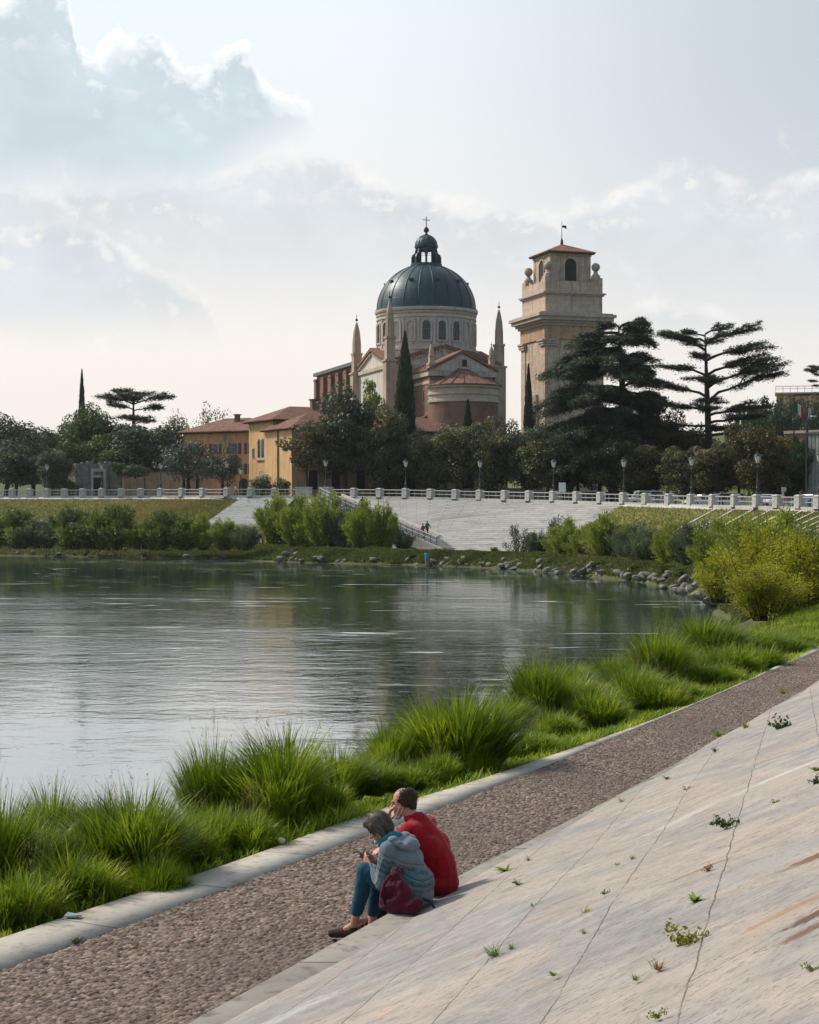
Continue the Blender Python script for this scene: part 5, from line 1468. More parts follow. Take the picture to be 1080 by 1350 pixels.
def cedar_proto(kind, seed, H0, branches, mat, r0=.45, lean=(0, 0), per=1.0, droop=.0, bend=None):
    """trunk and tiers of long level boughs carrying flat plates of needles
    branches: (height, azimuth deg, length, rise of the tip)"""
    r = np.random.default_rng(seed); m = MB(); parts = []
    tp = [Vector((0, 0, -.4)), Vector((lean[0] * .12, lean[1] * .12, H0 * .3)), Vector((lean[0] * .6, lean[1] * .6, H0 * .65)), Vector((lean[0], lean[1], H0 * .97))]
    m.tube(tp, [r0 * 1.4, r0, r0 * .65, r0 * .12], 8)
    def tr(h):
        k = h / (H0 * .97)
        return tp[1].lerp(tp[2], (k - .3) / .35) if k < .65 and k > .3 else (tp[0].lerp(tp[1], max(0, k) / .3) if k <= .3 else tp[2].lerp(tp[3], min(1, (k - .65) / .35)))
    def bough(s, az, ln, rise, rad, depth):
        u = Vector((math.cos(R(az)), math.sin(R(az)), 0)); v = Vector((-u.y, u.x, 0))
        wob = r.uniform(-.12, .12); w2 = r.uniform(.3, .9); pts = []
        for k in range(8):
            t = k / 7
            z = rise * (1 - (1 - t) ** w2 ** -1) if False else rise * t ** r.uniform(.55, .62) - droop * t ** 2.2 * ln * .22
            pts.append(s + u * ln * t + v * ln * (wob * t + .04 * math.sin(t * 5 + az)) + Vector((0, 0, z + r.normal() * .05)))
        m.tube(pts, [rad * (1 - k / 8.2) for k in range(8)], 5)
        nt = int(6 + ln * 2.6)
        for q in range(nt):
            t = (.30 if depth == 0 else .12) + (.74 if depth == 0 else .9) * (q + r.uniform(0, 1)) / nt; k = min(6, int(t * 7)); f = t * 7 - k
            p0 = pts[k].lerp(pts[k + 1], f); side = 1 if q % 2 else -1
            tl = min(1.9, (.35 + ln * .16) * r.uniform(.6, 1.5) * (1.1 - .45 * t))
            dirn = (u * r.uniform(.2, .9) + v * side * r.uniform(.4, 1.0)).normalized()
            p1 = p0 + dirn * tl + Vector((0, 0, r.uniform(-.06, .22) * tl - droop * .35 * tl))
            m.tube([p0, p1], [.04, .012], 4, cap=False)
            n = int(52 * per * max(.5, tl))
            tt = r.uniform(.0, 1.12, n)[:, None]
            pos = np.array(p0) * (1 - tt) + np.array(p1) * tt + r.normal(size=(n, 3)) * np.array([.24, .24, .17]) * (.6 + tl * .35)
            if droop: pos[:, 2] -= np.abs(r.normal(0, .26 * droop, n))
            ax = unit(np.array(dirn)[None] + rdir(r, n) * .9 * np.array([1, 1, .5]) + np.array([0, 0, .15 - droop * .45]))
            nr = unit(np.array([0, 0, 1.0]) + rdir(r, n) * .7)
            parts.append(leaf_cards(pos, ax, nr, .36, .12, r))
        if depth == 0 and ln > 2.5:
            for q in range(3 if ln > 5 else 2):
                k = int(r.integers(2, 5)); sg = 1 if (q % 2) else -1
                bough(pts[k], az + sg * r.uniform(22, 52), ln * r.uniform(.38, .62), rise * r.uniform(.2, .7) + r.uniform(-.3, .5), rad * .5, 1)
    for h, az, ln, rise in branches:
        h += r.normal() * .25; s = tr(h); s = Vector((s.x, s.y, h))
        bough(s, az + r.normal() * 7, ln * r.uniform(.86, 1.08), rise * r.uniform(.75, 1.25), r0 * .34 * min(1.2, .4 + ln / 9), 0)
    o = m.build('x', M_BARK, None, smooth=True); tm = o.data; bpy.data.objects.remove(o)
    V, Fq = merge(parts)
    PROTO[kind] = ([('trunk', tm), ('crown', np_mesh('cedar_crown', V, Fq, [LM[mat]]))], None, H0)

r_ = np.random.default_rng(77)
# open cedar with long boughs reaching left and right (right of the towers)
br = [(21.3, 170, 5.2, 1.2), (21.0, 15, 6.2, 1.7), (19.8, 188, 6.6, 1.9), (20.2, 60, 4.0, 1.0), (19.2, -8, 7.6, 1.6), (20.6, 120, 3.5, .8), (17.5, 20, 8.8, 2.6), (16.8, 200, 6.0, 1.2), (15.6, -20, 9.0, 2.9),
      (14.6, 165, 7.2, 1.2), (13.6, 8, 10.0, 3.9), (12.6, 190, 6.4, .8), (11.8, -30, 7.2, 1.0), (11.0, 30, 8.0, .9), (10.4, 175, 6.2, .2), (9.4, 0, 7.4, .6), (9.0, 210, 5.6, -.4), (8.2, 160, 5.6, -.6), (7.6, 20, 6.2, -.6), (16.0, 100, 5.5, 1.0), (13, 80, 6, 1), (12, 260, 5.5, .6), (15.4, 265, 5.0, 1.0), (18.2, 250, 4.2, .9), (9.8, 280, 5.2, 0), (22.0, 200, 3.0, .5), (22.2, 330, 3.4, .6)]
cedar_proto('cedar_open', 5, 22.8, br, 'ced', .50, (-.6, 0), .85, 0)
# heavy drooping cedar in front of the bell tower
br = []
for k in range(52):
    h = 22.0 - 17.6 * (k / 51) ** .9; az = (k * 137.5) % 360
    c = math.cos(R(az)); ln = (3.2 + 5.2 * min(1, (22.6 - h) / 9)) * (.92 + (.45 * max(0, -c)) - .38 * max(0, c))
    br.append((h, az, ln, 1.0 + r_.uniform(-.3, .5)))
br += [(22.5, 10, 3.4, 1.3), (21.6, 25, 4.2, 1.6), (20.6, 0, 4.6, 1.3), (22.8, 140, 2.6, .6), (19.0, 15, 4.4, .8), (17.4, 350, 4.4, .4), (21.5, 165, 6.5, .3), (20.3, 180, 8.0, -.2), (19.0, 190, 9.5, -.9)]
cedar_proto('cedar_droop', 6, 23.6, br, 'ced', .6, (-1.2, 0), 1.7, 1.0)
br = [(11.6, 180, 6.2, 1.6), (11.6, 0, 6.6, 1.9), (12.2, 60, 4.5, .9), (12.2, 240, 4.5, .9), (10.8, 200, 5.0, .8), (10.6, -15, 5.2, .9), (12.9, 150, 3.6, .6), (12.9, 20, 3.8, .7), (9.8, 120, 4.6, .6), (9.6, 300, 4.6, .6), (11.2, 90, 5.2, 1.0), (11.2, 270, 5.2, 1.0), (9.0, 185, 3.6, .3), (9.2, 5, 3.8, .5)]
br = [(h, az, ln * .66, ri * .7) for h, az, ln, ri in br]
cedar_proto('cedar_flat', 7, 13.2, br, 'cedl', .35, (0, 0), .8, 0)

USED = set()
def plant(name, kind, x, y_top, w_px, d, label, cat='tree', group=None, rz=None, zbase=None, sxy=None):
    """tree or bush rooted under photo column x, sized by its crown in the photo"""
    parts, W0, H0 = PROTO[kind]
    z0 = (rail_pt(x).z + .05 + max(0, d - 250) * .004) if zbase is None else zbase
    X = (x - 540) / F_PX * d
    H = CAMZ + (HZ - y_top) / F_PX * d - z0
    sz = H / H0; sx = (w_px / F_PX * d / W0) if W0 else sz
    root = empty(name, (X, d, z0), rng.uniform(0, 6.28) if rz is None else rz, label, cat, group)
    root.scale = (sx, sx, sz)
    for nm, me in parts: obj(nm, me, root)
    return root
g_row = 'trees along the promenade'
# --- far left
for a in [
 ('dark0', 8, 546, 110, 285, 'dark broad tree cut off by the left edge of the photo'),
 ('dark1', 44, 556, 84, 300, 'dull dark tree just right of the leftmost tree'),
 ('green0', 82, 552, 84, 312, 'mid green ivy hung tree on the mound above the bastion wall'),
 ('green1', 114, 530, 84, 318, 'tall leafy green tree directly below the slim distant cypress'),
 ('oakb0', 156, 546, 84, 322, 'brownish green tree under the flat-topped cedar'),
 ('dark1', 190, 551, 112, 296, 'dense dark green dome of a tree above the garden wall'),
 ('dark0', 228, 556, 84, 300, 'dark tree between the flat-topped cedar and the orange house'),
 ('sparse', 236, 528, 62, 345, 'half bare pale tree left of the orange house roof'),
 ('sparse', 284, 519, 64, 350, 'half bare pale tree rising behind the orange house roof'),
 ('dark1', 70, 588, 52, 268, 'small dark tree standing before the streaked bastion wall'),
 ('green0', 140, 566, 80, 300, 'leafy tree above the grey doorway wall, below the flat-topped cedar'),
 ('dark0', 20, 580, 90, 274, 'low dark tree in front of the leftmost tree'),
]: plant('broad_tree', *a, group='trees behind the left embankment')
plant('cypress', 'cyp1', 108, 491, 12, 330, 'slim pointed cypress alone on the left skyline', 'tree')
plant('cedar', 'cedar_flat', 176, 516, 0, 318, 'flat-topped cedar with level pads on the left skyline', 'tree', rz=.1)
plant('olive_tree', 'olive0', 248, 578, 84, 267, 'grey-green olive tree leaning over the faded garden wall', 'tree', 'olive trees')
plant('olive_tree', 'olive1', 294, 583, 62, 264, 'grey-green olive tree beside the yellow house, right of the other olive', 'tree', 'olive trees')
plant('round_shrub', 'shrub', 346, 626, 46, 247, 'clipped dark shrub at the left foot of the yellow house', 'shrub', 'shrubs before the yellow house')
plant('round_shrub', 'shrub', 372, 629, 30, 246, 'smaller clipped dark shrub at the corner of the yellow house', 'shrub', 'shrubs before the yellow house')
plant('low_shrub', 'bushg', 92, 632, 30, 268, 'low dark shrub left of the grey wall doorway', 'shrub')
for a in [('bushg', 64, 590, 56, 290, 'ivy shrub spilling over the top of the streaked bastion wall'), ('bushg', 98, 580, 56, 292, 'yellowish ivy shrub above the doorway wall'), ('bushg', 148, 592, 70, 292, 'low green growth on top of the grey doorway wall')]:
    plant('ivy_shrub', *a, cat='shrub', group='growth above the old wall', zbase=9.8)
for a in [('bushg', 88, 604, 30, 270.5, 'ivy hanging over the corner of the two old walls'), ('bushg', 156, 608, 24, 272, 'ivy drooping over the right end of the grey doorway wall'), ('shrub', 178, 612, 50, 272, 'dark creeper hanging over the left end of the faded garden wall')]:
    plant('ivy_shrub', *a, cat='shrub', group='growth above the old wall', zbase=9.7)
# --- middle, before the yellow wing and the church
for a in [
 ('thin', 406, 548, 84, 246, 'thin leaved brownish tree at the sunny corner of the yellow house'),
 ('dark0', 456, 506, 96, 252, 'large dark tree covering the left end of the long yellow wing'),
 ('oak0', 507, 530, 84, 249, 'olive toned tree between the large dark tree and the tall cypress'),
 ('lime', 490, 488, 34, 275, 'bright yellow-green young tree in front of the white transept'),
 ('oak1', 564, 560, 72, 247, 'rounded dark tree right of the tall cypress, under the choir'),
 ('oak2', 604, 552, 76, 244, 'rounded dark tree in front of the brick apse'),
 ('oak0', 645, 543, 78, 242, 'rounded dark tree at the right side of the brick apse'),
 ('oakb1', 668, 560, 50, 252, 'brownish tree in the gap between apse and bell tower'),
 ('dark1', 694, 556, 60, 240, 'dark tree at the foot of the small cypress'),
 ('oak1', 722, 566, 84, 236, 'glossy dark tree below the left face of the bell tower'),
 ('dark0', 762, 560, 88, 240, 'deep dark tree under the drooping cedar boughs'),
 ('oak2', 806, 570, 86, 233, 'dense dark tree right under the drooping cedar trunk'),
 ('oakb0', 846, 574, 84, 230, 'brownish dark tree between the two cedars'),
 ('oakb1', 880, 548, 78, 238, 'brown tinted tree left of the open cedar trunk'),
 ('oak0', 905, 584, 80, 222, 'olive tree crown in front of the open cedar trunk'),
 ('oakb0', 946, 580, 84, 217, 'grey-brown tree right of the open cedar trunk'),
 ('gold0', 1005, 548, 92, 212, 'yellow-brown turning tree behind the white hatchback'),
 ('oakb1', 975, 566, 70, 222, 'brown tree left of the turning tree'),
 ('green0', 1046, 574, 60, 226, 'pale green tree half behind the turning tree, by the flag pole'),
 ('oakb0', 434, 556, 76, 258, 'brownish tree behind the thin leaved tree, before the yellow wing'),
 ('dark0', 545, 572, 78, 258, 'dark tree directly behind the foot of the tall cypress'),
 ('oakb1', 588, 572, 74, 258, 'dull brown tree in the second row below the apse'),
 ('dark1', 742, 546, 92, 250, 'tall dark tree in the second row at the bell tower foot'),
 ('oak1', 790, 530, 100, 254, 'tall dark tree behind the drooping cedar boughs'),
 ('dark1', 856, 548, 88, 246, 'dark tree in the second row between the cedars'),
 ('dark0', 918, 560, 86, 240, 'dark tree in the second row behind the open cedar trunk'),
 ('oak1', 868, 534, 84, 250, 'tall dark tree closing the gap between the two cedars'),
 ('green0', 1052, 570, 48, 229, 'leafy tree right behind the flag poles'),
 ('green1', 1063, 578, 34, 231, 'light green tree between the turning tree and the pale ribbed hall'),
 ('dark1', 1030, 588, 60, 226, 'dark tree low behind the turning tree'),
]: plant('broad_tree', *a, group=g_row)
plant('cypress', 'cyp0', 534, 441, 31, 262, 'tall dark cypress standing before the church drum', 'tree')
plant('cypress', 'cyp1', 697, 484, 15, 262, 'small dark cypress at the left edge of the bell tower', 'tree')
plant('cypress', 'cyp1', 617, 530, 18, 262, 'short dark cypress tip in front of the apse wall', 'tree')
plant('cedar', 'cedar_droop', 828, 422, 0, 240, 'heavy drooping cedar hiding the lower bell tower', 'tree', rz=0)
plant('cedar', 'cedar_open', 936, 433, 0, 234, 'open cedar with long level boughs against the sky', 'tree', rz=0)
# --- hill on the right
for i, a in enumerate([('green0', 1012, 514, 60, 400, 'leafy green tree on the hill left of the orange hill house'), ('dark1', 1040, 508, 60, 395, 'dark tree covering the front of the orange hill house'),
    ('bushg', 1000, 530, 80, 380, 'light green shrub on the lower hillside behind the open cedar'), ('dark0', 1072, 522, 66, 380, 'dark tree on the hill behind the white flag'), ('oakb0', 975, 540, 50, 400, 'brownish tree low on the hill behind the open cedar')]):
    plant('hill_tree', *a, group='trees on the hill', zbase=P(a[1], 566, a[3]).z - 2)
plant('cedar', 'cedar_flat', 1082, 484, 0, 385, 'dark cedar on the hill cut by the right edge', 'tree', rz=.6, zbase=P(1082, 560, 385).z)
# ================================================================ bushes, rocks and grass of the river banks
def willow_proto(kind, mat, seed, n, W0, H0, nst, L, Wd, spread=.5, upright=.8, bark=None):
    """many stems fanning up from one foot, leaves strung along them"""
    r = np.random.default_rng(seed); m = MB(); parts = []
    per = n // nst
    for i in range(nst):
        a = r.uniform(0, 2 * np.pi); q = r.uniform(0, 1) ** .7
        tip = np.array([math.cos(a) * q * W0 / 2, math.sin(a) * q * W0 / 2, H0 * (r.uniform(.72, 1.04) - .38 * q * q)])
        foot = np.array([math.cos(a) * q * W0 * .16, math.sin(a) * q * W0 * .16, -.2])
        mid = foot * .5 + tip * .5 + np.array([0, 0, H0 * .10 * q]) + r.normal(size=3) * .12
        t = np.linspace(0, 1, 6)[:, None]; pts = (1 - t) ** 2 * foot + 2 * t * (1 - t) * mid + t ** 2 * tip
        m.tube([tuple(p) for p in pts], [.035 * H0 / 4 * (1 - k / 6.5) for k in range(6)], 4, cap=False)
        tt = (r.uniform(0.10, 1.03, per) ** .8)[:, None]
        c = (1 - tt) ** 2 * foot + 2 * tt * (1 - tt) * mid + tt ** 2 * tip
        sp = spread * (.35 + .65 * np.sin(np.clip(tt, 0, 1) * np.pi * .86))
        off = r.normal(size=(per, 3)) * np.array([1, 1, .8]) * sp * .5
        c = c + off
        ax = unit(unit(tip - foot)[None] * upright + unit(off) * .6 + rdir(r, per) * .5)
        parts.append(leaf_cards(c, ax, rdir(r, per), L, Wd, r))
    o = m.build('x', bark or M_BARK); tm = o.data; bpy.data.objects.remove(o)
    V, Fq = merge(parts); V[:, 2] = np.maximum(V[:, 2], -.25)
    PROTO[kind] = ([('stems', tm), ('foliage', np_mesh('bush_leaves', V, Fq, [LM[mat]]))], W0, H0)
willow_proto('wil0', 'wil', 101, 11000, 5.0, 5.0, 46, .34, .085)
willow_proto('wil1', 'wil', 102, 11000, 4.6, 5.0, 44, .34, .085)
willow_proto('wilg', 'wilg', 103, 10000, 5.0, 4.6, 42, .30, .085)
willow_proto('wild0', 'wild', 104, 8000, 5.0, 3.6, 36, .36, .14, .7, .4)
willow_proto('wild1', 'wild', 105, 8000, 5.2, 3.4, 34, .36, .14, .7, .4)
willow_proto('wils', 'wilg', 106, 1500, 3.0, 3.2, 12, .26, .08, .35)
willow_proto('yel0', 'yel', 107, 15000, 5.5, 5.6, 52, .15, .10, .62, .3, M_BARK)
willow_proto('yel1', 'yel', 108, 13000, 4.8, 5.0, 44, .15, .10, .62, .3, M_BARK)
willow_proto('stalk', 'wil', 109, 260, 1.0, 1.7, 6, .10, .035, .16, .5)
GB = 'bushes on the far bank'
def bank_z(y):
    return None
# darker growth along the left foreshore
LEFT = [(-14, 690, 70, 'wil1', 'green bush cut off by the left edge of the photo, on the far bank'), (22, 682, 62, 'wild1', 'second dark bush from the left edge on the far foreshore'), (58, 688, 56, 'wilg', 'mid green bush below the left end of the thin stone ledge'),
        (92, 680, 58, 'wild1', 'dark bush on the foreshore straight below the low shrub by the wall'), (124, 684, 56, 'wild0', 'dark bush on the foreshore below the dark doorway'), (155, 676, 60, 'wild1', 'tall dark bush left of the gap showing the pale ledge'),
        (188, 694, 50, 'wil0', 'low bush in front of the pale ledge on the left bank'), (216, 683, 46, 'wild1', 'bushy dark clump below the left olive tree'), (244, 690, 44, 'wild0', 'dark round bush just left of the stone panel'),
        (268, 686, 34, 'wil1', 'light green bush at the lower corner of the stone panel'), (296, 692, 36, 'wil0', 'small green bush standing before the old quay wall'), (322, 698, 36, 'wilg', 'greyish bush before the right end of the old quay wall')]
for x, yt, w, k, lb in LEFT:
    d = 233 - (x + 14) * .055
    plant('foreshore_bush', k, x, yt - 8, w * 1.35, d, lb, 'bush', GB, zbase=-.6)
WIL = [(366, 660, 44, 'wil0', 222, 'yellow-green willow bush at the left end of the group below the stairs'), (398, 664, 52, 'wil1', 216, 'broad yellow-green willow bush below the head of the stairs'), (430, 659, 52, 'wil0', 212, 'yellow-green willow bush hiding the middle of the stairs'),
       (458, 668, 40, 'wilg', 210, 'greyer willow bush in the dip of the willow group'), (480, 670, 48, 'wil1', 207, 'bright willow bush right of the dip in the willow group'), (505, 672, 32, 'wil0', 205, 'last bright willow bush before the lower flight of the stairs'),
       (532, 704, 24, 'wilg', 204, 'small grey willow at the foot of the stair wall')]
for x, yt, w, k, d, lb in WIL: plant('willow_bush', k, x, yt - (10 if x > 640 else 9), w * (1.6 if x > 740 else 1.45), d, lb, 'bush', GB, zbase=-.7)
LEDGE = [(683, 700, 30, 'wils', 184, 'sparse grey willow on the bank below the pale revetment'), (706, 706, 26, 'wilg', 182, 'grey-green small willow right of the sparse one'), (733, 688, 34, 'wils', 180, 'tall sparse willow against the corner of the revetment'),
         (748, 694, 46, 'wil1', 174, 'bright yellow-green willow at the left end of the right bank bushes'), (776, 704, 42, 'wil0', 170, 'bright yellow-green willow, second in the right bank row'), (803, 688, 46, 'wil1', 166, 'tall bright yellow-green willow in the right bank row'),
         (833, 694, 44, 'wilg', 158, 'grey-green willow after the bright ones on the right bank'), (862, 700, 48, 'wilg', 150, 'grey willow in the middle of the right bank'), (893, 696, 46, 'wil0', 143, 'dull yellow willow left of the greyish pair'),
         (922, 690, 50, 'wilg', 136, 'grey-green willow behind the left side of the golden bush'), (954, 694, 56, 'wil1', 128, 'green willow behind the golden bush'),
         (990, 690, 60, 'wil0', 120, 'green willow rising behind the middle of the golden bush'), (1030, 684, 70, 'wil1', 110, 'green willow behind the right side of the golden bush'), (1076, 700, 70, 'wilg', 102, 'grey-green willow at the right edge behind the golden bush')]
for x, yt, w, k, d, lb in LEDGE: plant('willow_bush', k, x, yt - (10 if x > 640 else 9), w * (1.6 if x > 740 else 1.45), d, lb, 'bush', GB, zbase=-1.0)
for x, yt, w, k, d, lb in [(1000, 690, 92, 'yel0', 76, 'tall golden-green leafy bush on the right bank'), (1058, 708, 96, 'yel1', 72, 'golden-green bush at the right edge beside the tall golden one'), (950, 738, 66, 'yel1', 82, 'lower golden bush at the left side of the tall golden one'),
                       (1010, 752, 90, 'yel0', 68, 'low golden bush in front of the tall golden one')]:
    plant('golden_bush', k, x, yt - 8, w * 1.35, d, lb, 'bush', 'golden bushes on the right bank', zbase=-.5)
for x, yt, w, d, lb in [(885, 812, 34, 47, 'slim leafy stalk rising above the grass near the water'), (862, 818, 26, 48, 'wispy leafy stalk leaning over the water'), (1012, 790, 30, 52, 'leafy green stalk in front of the golden bushes')]:
    plant('leafy_stalk', 'stalk', x, yt, w, d, lb, 'plant', 'stalks in the bank grass', zbase=-.4)
# small bushes along the ledge in front of the stairs and the revetment
for i, (x, yt, w, lb) in enumerate([(546, 729, 26, 'low green bush at the water left of the blue jacketed person'), (580, 730, 22, 'low green bush right of the blue jacketed person'), (604, 727, 20, 'low green bush at the foot of the stairs'), (628, 726, 22, 'low green bush at the left foot of the revetment'),
        (652, 722, 18, 'upright little bush on the ledge below the revetment'), (668, 728, 30, 'low bush left of the sparse grey willow'), (716, 731, 40, 'low bright bush below the small grey willows'), (640, 735, 24, 'low bush hanging over the riverside rocks'), (690, 734, 34, 'low green bush at the water below the sparse grey willow'),
        (736, 736, 40, 'low green bush at the water below the first bright willow'), (764, 738, 36, 'low green bush at the water below the second bright willow'), (792, 738, 40, 'low green bush at the water below the tall bright willow'),
        (822, 738, 40, 'low green bush at the water below the grey-green willow'), (850, 742, 42, 'low green bush at the water in the middle of the right bank'), (880, 744, 44, 'low green bush at the water below the dull yellow willow'), (908, 748, 48, 'low green bush at the water left of the golden bush')]):
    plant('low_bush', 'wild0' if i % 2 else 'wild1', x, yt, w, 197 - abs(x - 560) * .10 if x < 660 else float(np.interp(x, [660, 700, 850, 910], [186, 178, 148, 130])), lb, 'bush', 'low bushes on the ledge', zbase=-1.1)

# ---- rocks of the water edge
def rock_mesh(seed):
    r = np.random.default_rng(seed); bm = bmesh.new(); bmesh.ops.create_icosphere(bm, subdivisions=2, radius=.5)
    pl = [(unit(r.normal(size=3)), r.uniform(.26, .44)) for _ in range(9)]
    for v in bm.verts:
        p = np.array(v.co)
        for n, d in pl:
            k = p @ n - d
            if k > 0: p -= n * k
        v.co = Vector(p * np.array([1.5, 1.0, .75]) + r.normal(size=3) * .012)
    me = bpy.data.meshes.new('rock'); bm.to_mesh(me); bm.free(); me.materials.append(M_ROCK); return me
M_ROCK = mottled('bank_rock', (.12, .115, .105), (.29, .275, .25), 1.4, .9, .6, .04, (.05, .05, .042))
rocks = [rock_mesh(i) for i in range(6)]
wl_r = resample([(w[0], w[1], -1.95) for w in W_[8:]], 1.0)
wl_l = resample(wl[1:], 2.4)
def rocks_along(line, lb, grp, s0, s1, p=1.0):
    for q in line:
        if rng.uniform() > p: continue
        px = 540 + F_PX * q[0] / q[1]
        if not -40 < px < 960: continue
        s = rng.uniform(s0, s1)
        o = obj('rock', rocks[rng.integers(6)], None, (q[0] + rng.normal(0, .3), q[1] + rng.uniform(-.3, 1.6), q[2] + rng.uniform(.0, .55)))
        o.rotation_euler = (rng.normal(0, .35), rng.normal(0, .35), rng.uniform(0, 6.28)); o.scale = (s, s, s * rng.uniform(.8, 1.1))
        tag(o, lb, 'rock', grp)
rocks_along(wl_r, 'grey riprap rock at the water edge below the right hand willows', 'rocks along the right bank', .45, 1.05)
rocks_along(wl_r + np.array([.5, 1.3, .45]), 'half buried grey rock on the bank just above the riprap', 'rocks above the right waterline', .5, 1.1, .45)
rocks_along(wl_l, 'pale stone at the foot of the dark bushes on the left bank', 'stones along the left bank', .5, 1.1, .8)

# ---- low grass of the far foreshore and of the grass slopes' foot (ground cover)
def card_cover(name, area_pts, L, Wd, mat, seed):
    r = np.random.default_rng(seed); c = np.array(area_pts); n = len(c)
    c = c + np.stack([np.zeros(n), np.zeros(n), np.full(n, L * .35)], -1)
    ax = unit(np.array([0, 0, 1.0]) + rdir(r, n) * .55); V, Fq = leaf_cards(c, ax, rdir(r, n), L, Wd, r)
    return tag(obj(name, np_mesh(name, V, Fq, [mat])), kind='stuff')
def scatter(l0, l1, n, r, p0=0.0, p1=1.0):
    """random points on the ruled strip between two polylines"""
    l0, l1 = np.array(l0), np.array(l1); k = r.uniform(0, len(l0) - 1.001, n); i = k.astype(int); f = (k - i)[:, None]; t = r.uniform(p0, p1, n)[:, None]
    a = l0[i] * (1 - f) + l0[i + 1] * f; b = l1[i] * (1 - f) + l1[i + 1] * f
    return a * (1 - t) + b * t
LM['reed'] = leafmat('foreshore_grass_blades', (.06, .088, .020), (.155, .18, .042), (.14, .14, .05), .35, .6, .12)
LM['turf'] = leafmat('turf_blades', (.12, .14, .03), (.24, .23, .05), (.29, .21, .08), .35, .6, .10)
rs = np.random.default_rng(9)
card_cover('foreshore_grass', np.vstack([scatter(fb, fm, 16000, rs), scatter(fm, fa, 16000, rs, 0, .96), scatter(bank_lines[0][40:], bank_lines[1][40:], 34000, rs, -.15, 1), scatter(bank_lines[1][40:], bank_lines[2][40:], 26000, rs, 0, .95)]), .42, .13, LM['reed'], 1)
card_cover('slope_grass', np.vstack([scatter(qq, cc, 30000, rs, .0, 1), scatter(la[6:], lt[6:], 40000, rs)]), .22, .09, LM['turf'], 2)

# ---- blades of the near bank
GM = {'blade': leafmat('grass_blades', (.048, .095, .007), (.215, .31, .020), (.33, .41, .030), .5, .38, 1.2),
      'blade2': leafmat('lush_blades', (.075, .145, .009), (.265, .355, .024), (.37, .44, .036), .5, .38, 1.2),
      'dry': leafmat('dry_stalks', (.20, .15, .07), (.36, .28, .14), None, .3, .6)}
def blades(foot, dirn, L, w, bend, r, seg=5):
    """tapering arching blades: each blade one ribbon, its own island"""
    n = len(foot); t = np.linspace(0, 1, seg + 1)
    out = unit(dirn * np.array([1, 1, 0]) + 1e-6); side = np.stack([-out[:, 1], out[:, 0], np.zeros(n)], -1)
    tw = r.normal(0, .5, n)[:, None]; side = unit(side + out * tw)
    up = unit(dirn)
    V = np.zeros((n, seg + 1, 2, 3)); p = foot.copy(); a = up.copy()
    for k in range(seg + 1):
        wd = (w * (1 - t[k] ** 1.8) * (0.75 + .5 * min(1, t[k] * 4)) + .0006)[:, None]
        V[:, k, 0] = p - side * wd * .5; V[:, k, 1] = p + side * wd * .5
        a = unit(a + (out * .55 - np.array([0, 0, 1.0]) * .55) * (bend * (.25 + t[k] * 1.3) / seg)[:, None])
        p = p + a * (L / seg)[:, None]
    V = V.reshape(-1, 3)
    b = (np.arange(n) * (seg + 1) * 2)[:, None]
    q = []
    for k in range(seg): q.append(np.stack([b[:, 0] + 2 * k, b[:, 0] + 2 * k + 1, b[:, 0] + 2 * k + 3, b[:, 0] + 2 * k + 2], -1))
    return V, np.stack(q, 1).reshape(-1, 4)
def clump_proto(kind, seed, n, W0, H0, mat, bend=1.6, upright=1.0, w=.011):
    r = np.random.default_rng(seed)
    nt = 16; ta = r.uniform(0, 6.28, nt); tq = r.uniform(0, 1, nt) ** .55   # many tussocks packed side by side
    tc = np.stack([np.cos(ta) * tq, np.sin(ta) * tq], -1) * W0 * .33; ti = r.integers(0, nt, n)
    th = r.uniform(.62, 1.12, nt) * (1.06 - .34 * tq ** 2)
    a = r.uniform(0, 2 * np.pi, n); q = r.uniform(0, 1, n) ** .6
    foot = np.zeros((n, 3)); foot[:, :2] = tc[ti] + np.stack([np.cos(a) * q, np.sin(a) * q], -1) * W0 * .10
    tl = r.normal(0, .16, (nt, 2)) + tc / (W0 * .33) * .30
    outw = tl[ti] + np.stack([np.cos(a) * q, np.sin(a) * q], -1) * .42 + r.normal(0, .10, (n, 2))
    dirn = np.concatenate([outw, np.full((n, 1), 1.1 * upright)], -1)
    L = H0 * 1.12 * r.uniform(.40, 1.08, n) ** .8 * th[ti]
    V, Fq = blades(foot, dirn, L, np.full(n, w) * r.uniform(.6, 1.4, n), bend * r.uniform(.3, 1.5, n), r)
    foot[:, 2] = -.05
    me = np_mesh('grass_blades', V, Fq, [mat], smooth=True)
    nd = 14; ad = r.uniform(0, 6.28, nd); fd = np.stack([np.cos(ad) * W0 * .2, np.sin(ad) * W0 * .2, np.zeros(nd)], -1) * r.uniform(0, 1, nd)[:, None]
    dd = np.concatenate([fd[:, :2] * .6 + r.normal(0, .12, (nd, 2)), np.ones((nd, 1))], -1)
    v1, f1 = blades(fd, dd, H0 * r.uniform(.9, 1.28, nd), np.full(nd, .0045), np.full(nd, .35), r)
    tip = v1.reshape(nd, 6, 2, 3)[:, -1].mean(1); hc = np.repeat(tip, 9, 0) + r.normal(0, .012, (nd * 9, 3)) - np.array([0, 0, 1]) * r.uniform(0, .13, nd * 9)[:, None]
    v2, f2 = leaf_cards(hc, np.array([0, 0, 1.0]) + rdir(r, nd * 9) * .6, rdir(r, nd * 9), .03, .009, r)
    V2, F2 = merge([(v1, f1), (v2, f2)])
    PROTO[kind] = ([('blades', me), ('seed_stalks', np_mesh('seed_stalks', V2, F2, [GM['dry']]))], W0, H0)
for i in range(4): clump_proto('tall%d' % i, 200 + i, 3600, 1.25, 1.05, GM['blade'], 1.35, 1.0, .018)
for i in range(3): clump_proto('lush%d' % i, 210 + i, 3200, 1.5, .72, GM['blade2'], 2.0, .8, .018)
